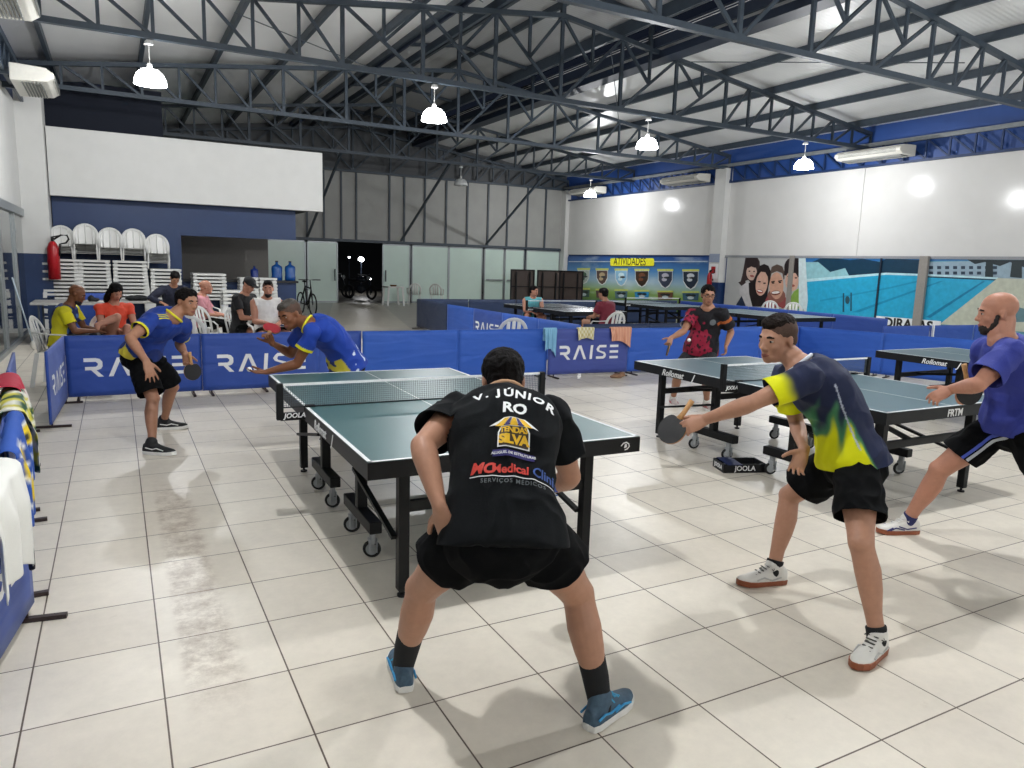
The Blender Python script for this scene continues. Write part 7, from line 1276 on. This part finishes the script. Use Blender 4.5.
# ---- serving player
j = POSE['P2']
def dyS(t, x, y, sd, co):
    if sd and sd[1] > .84: return lin('#e6dc1e')
    if t < .30 and y > .0: return lin('#c3b93c') if noise.noise(co*18) > -.1 else lin('#24346e')
    if t < .2 and noise.noise(co*22) > .3: return lin('#c9d4e6')
    return lin('#1b3d9a')
P5_ = person('serving player in blue shirt with yellow trim leaning over the end of the green table', j, SK3, F=(-.80, -.45, -.3), U=(-.45, 0, 1), vox=.0075, w_=1.0, hm=M_hairg, hair='fade', shirt=(M_print, dyS), sleeve=.52, sleeve_r=.084, shorts=M_blackcl, short_len=.7, short_r=.112, shoes=shoeP, toes={'L': (-1, -.2), 'R': (-1, .1)}, sock=.04,
    hands={'L': dict(D=(-.95, -.1, .05), N=(0, -.1, 1), T=(-.2, .9, 0), curl=(14, 14, 10)), 'R': dict(D=(-.35, -.2, .75), N=(-.5, -.8, 0), T=(-.5, .2, .6), curl=(55, 50, 40))}, collar=M_yc, wr=.007, arch=.06)
racket('red bat raised by the serving player', V((1.15, 6.45, 1.07)), (.398, .764, .315), (.136, -.377, .741), M_rr, M_rk)
ball(V(j['wL'])+V((-.13, -.01, .028)), 'white ball resting on the open palm of the serving player')
# ---- player with glasses
j = POSE['G']
def dyG(t, x, y, sd, co):
    if sd:
        if sd[0] == 'R' and sd[1] > .35: return lin('#cfd8ea') if noise.noise(co*16) > .0 else lin('#1f3f8e')
        if sd[0] == 'L' and .3 < sd[1] < .5: return lin('#a85a2c')
        return lin('#15141a')
    k = noise.noise(co*9)+.5*noise.noise(co*22)
    if y > -.02 and x > -.10+.25*(t-.5)+.12*k and abs(k) < .55: return lin('#8e1b38') if noise.noise(co*24) > -.25 else lin('#2a0f18')
    return lin('#131218')
P6_ = person('player with glasses in black and crimson shirt behind the second table', j, SK2, F=(-.45, -.88, -.12), U=(0, -.05, 1), vox=.008, w_=1.08, d=1.12, belly=.035, glasses=True, shirt=(M_print, dyG), sleeve=.66, sleeve_r=.092, shorts=mat('dark grey shorts', '#16181e', .8), short_len=.7, short_r=.112, shoes={'upper': mat('grey red shoe', '#a89c98', .6), 'sole': M_solew, 'stripe': M_red}, toes={'L': (-.3, -1), 'R': (-.5, -.9)}, sock=.05, sockm=mat('white sock', '#d8d8d4', .9),
    hands={'L': dict(D=(-.3, -.4, -.8), N=(-.6, .3, -.1), T=(-.4, -.8, .1), curl=(35, 35, 25)), 'R': dict(D=(-.6, -.45, -.6), N=(-.1, .8, -.4), T=(-.3, -.2, .9), curl=(60, 55, 40))}, wr=.007)
racket('dark bat held low by the player with glasses', V(j['wR'])+V((-.09, -.07, -.12)), (-.5, -.4, -.75), (.7, -.6, -.3), M_rk, M_rk)
decal(P6_, 'emblem', flat([[(.035*math.cos(2*math.pi*k/14), .035*math.sin(2*math.pi*k/14)) for k in range(14)]]), V(j['hip'])+P6_['up']*.37-P6_['rs']*.09, -P6_['rs'], P6_['up'], M_gy, P6_['shirt'])
ball((5.562, 6.179, .906), 'white ball in the air in front of the crimson shirt of the player with glasses')
# ---- seated people
def seated(x, y, rz, zs=.45, lean=.12, arms=None, spread=.1, knee=.45, head_f=.05, tor=.5, cross=False, reach=.42, shin=.0):
    """rz: facing angle, 0 = facing -y; returns joints"""
    R = Matrix.Rotation(rz, 3, 'Z'); f = R @ V((0, -1, 0)); r = R @ V((-1, 0, 0)); u = V((0, 0, 1)); o = V((x, y, zs+.09))
    j = {'hip': o, 'hL': o-r*.09, 'hR': o+r*.09}
    j['nk'] = o+u*tor*math.cos(lean)+f*tor*math.sin(lean); j['hd'] = j['nk']+u*.155+f*(.03+head_f)
    for k, s_ in (('L', -1), ('R', 1)):
        j['k'+k] = o+f*reach*.98+r*s_*(.09+spread)+u*.02; j['a'+k] = V((j['k'+k].x, j['k'+k].y, .09))+f*shin
        j['s'+k] = j['nk']+r*s_*.185-u*.055
        a = (arms or {}).get(k, (.1, -.24, .02, .36, -.27, -.12))
        j['e'+k] = j['s'+k]+f*a[0]+u*a[1]+r*s_*a[2]; j['w'+k] = j['s'+k]+f*a[3]+u*a[4]+r*s_*a[5]
        for p_, q, L_ in (('s', 'e', .28), ('e', 'w', .25)):
            d = (j[q+k]-j[p_+k]); j[q+k] = j[p_+k]+d.normalized()*L_
    return j, f, r
def sit(label, x, y, rz, skin, shirt, shorts=M_blackcl, hd=None, pants=False, look=(0, 0), **k):
    sk = {q: k.pop(q) for q in ('zs', 'lean', 'arms', 'spread', 'head_f', 'tor', 'reach', 'shin') if q in k}
    j, f, r = seated(x, y, rz, **sk)
    if hd:
        dz = hd[2]-j['hd'].z
        for q in ('nk', 'hd', 'sL', 'sR', 'eL', 'eR', 'wL', 'wR'): j[q].z += dz*(.6 if q[0] in 'ew' else 1)
        dx = V((hd[0]-j['hd'].x, hd[1]-j['hd'].y, 0))
        for q in j: j[q] = j[q]+dx
    if 'mod' in k: k.pop('mod')(j, f, r)
    Fh = Matrix.Rotation(look[0], 3, 'Z') @ f; Fh = Fh+V((0, 0, look[1]))
    td = (f.x, f.y)
    return person(label, j, skin, F=Fh, vox=k.pop('vox', .010), shirt=shirt, shorts=shorts, pants=pants, toes={'L': td, 'R': td}, shoes=k.pop('shoes', shoeP), hands={q: dict(D=(j['w'+q]-j['e'+q])+V((0, 0, -.03)), N=(0, 0, -1) if q == 'L' else (0, 0, -1), T=r*(1 if q == 'L' else -1), curl=(30, 30, 25)) for q in 'LR'}, **k)
def dyU(t, x, y, sd, co):
    if sd and sd[1] > .1: return lin('#d8cf20')
    if abs(x) > .13: return lin('#c9c026')
    return lin('#1d2f63') if noise.noise(co*11) > -.35 else lin('#3f74b8')
sit('bald umpire in yellow and blue shirt seated at the left end behind the barrier', -.36, 11.2, 1.35, SK3, (M_print, dyU), look=(0, -.45), head_f=.07, lean=.2, hair='none', beard=mat('dark beard', '#1f1714', .8), sleeve=.6, shorts=mat('grey shorts', '#3c3f45', .8), short_len=.85, hd=(-0.443, 10.744, 1.138))
def modW(j, f, r):
    j['kR'] = V((-0.013, 10.404, 0.872)); j['aR'] = V((-0.235, 10.335, 0.78)); j['kL'] = V((0.095, 10.503, 0.788))+V((0, 0, -.06)); j['aL'] = V((j['kL'].x, j['kL'].y-.05, .09))
sit('woman in orange shirt with long dark hair seated beside the umpire', .12, 12.05, .35, SK4, mat('orange red shirt', '#d8472b', .75, bump=.1), look=(.1, -.6), head_f=.06, lean=.1, hair='long', sleeve=.4, sleeve_r=.07, w_=.84, s=.9, shorts=M_blackcl, short_len=.3, short_r=.095, mod=modW, shoes=None, hd=(-0.009, 10.859, 1.162))
sit('person in dark blue shirt bending over the table, behind the left player', 1.42, 16.75, .2, SK2, mat('navy shirt', '#161b30', .8), look=(0, -.9), head_f=.10, lean=.35, long_sleeve=True, arms={'L': (.05, -.15, .25, .25, -.2, .1), 'R': (.05, -.15, .25, .25, -.2, .1)}, tor=.5, zs=.45, pants=True, hd=(0.96, 14.958, 1.237))
sit('bald man in pink shirt seated facing right', 2.02, 13.4, 1.2, SK4, mat('washed pink shirt', '#c98a92', .8, var=.12, scale=12), look=(.35, 0), hair='none', lean=-.05, pants=True, sleeve=.65, belly=.05, w_=1.05, d=1.1, hd=(1.316, 13.25, 1.146))
sit('man in black shirt with dark cap looking down at his hands', 2.92, 13.35, .75, SK4, mat('black t shirt', '#15161a', .8), look=(0, -.7), head_f=.06, hair='cap', hm=mat('dark cap cloth', '#17181c', .8), lean=.12, sleeve=.6, short_len=.75, hd=(1.79, 11.857, 1.24))
sit('smiling bearded man in white sleeveless shirt seated by the kiosk', 3.36, 13.5, .1, SK4, mat('white sleeveless shirt', '#e6e3df', .75, bump=.1), look=(-.3, .0), lean=-.02, sleeve=0, w_=1.08, belly=.03, beard=mat('dark beard', '#1f1714', .8), hair='fade', armw=1.1, short_len=.8, hd=(1.971, 11.292, 1.205))
sit('distant man in teal sleeveless shirt behind the far table', 8.75, 16.1, -.3, SK4, mat('teal sleeveless shirt', '#5fb0b8', .75), look=(.9, -.05), sleeve=0, vox=.013, lean=.15, hd=(8.2, 14.237, 1.107))
sit('distant man in maroon shirt seated with his back to us', 9.3, 11.95, 3.4, SK2, mat('maroon shirt', '#6e1a2c', .75), look=(0, -.1), sleeve=.6, vox=.013, lean=.1, zs=.5, hd=(8.322, 11.761, 1.163))
tag(obj('mobile_phone', bar(B(), (1.98, 11.48, .86), (2.03, 11.44, .92), .07, .01), mat('phone case', '#c9a24a', .4)), 'yellowish phone in the hands of the man in black cap', 'phone')
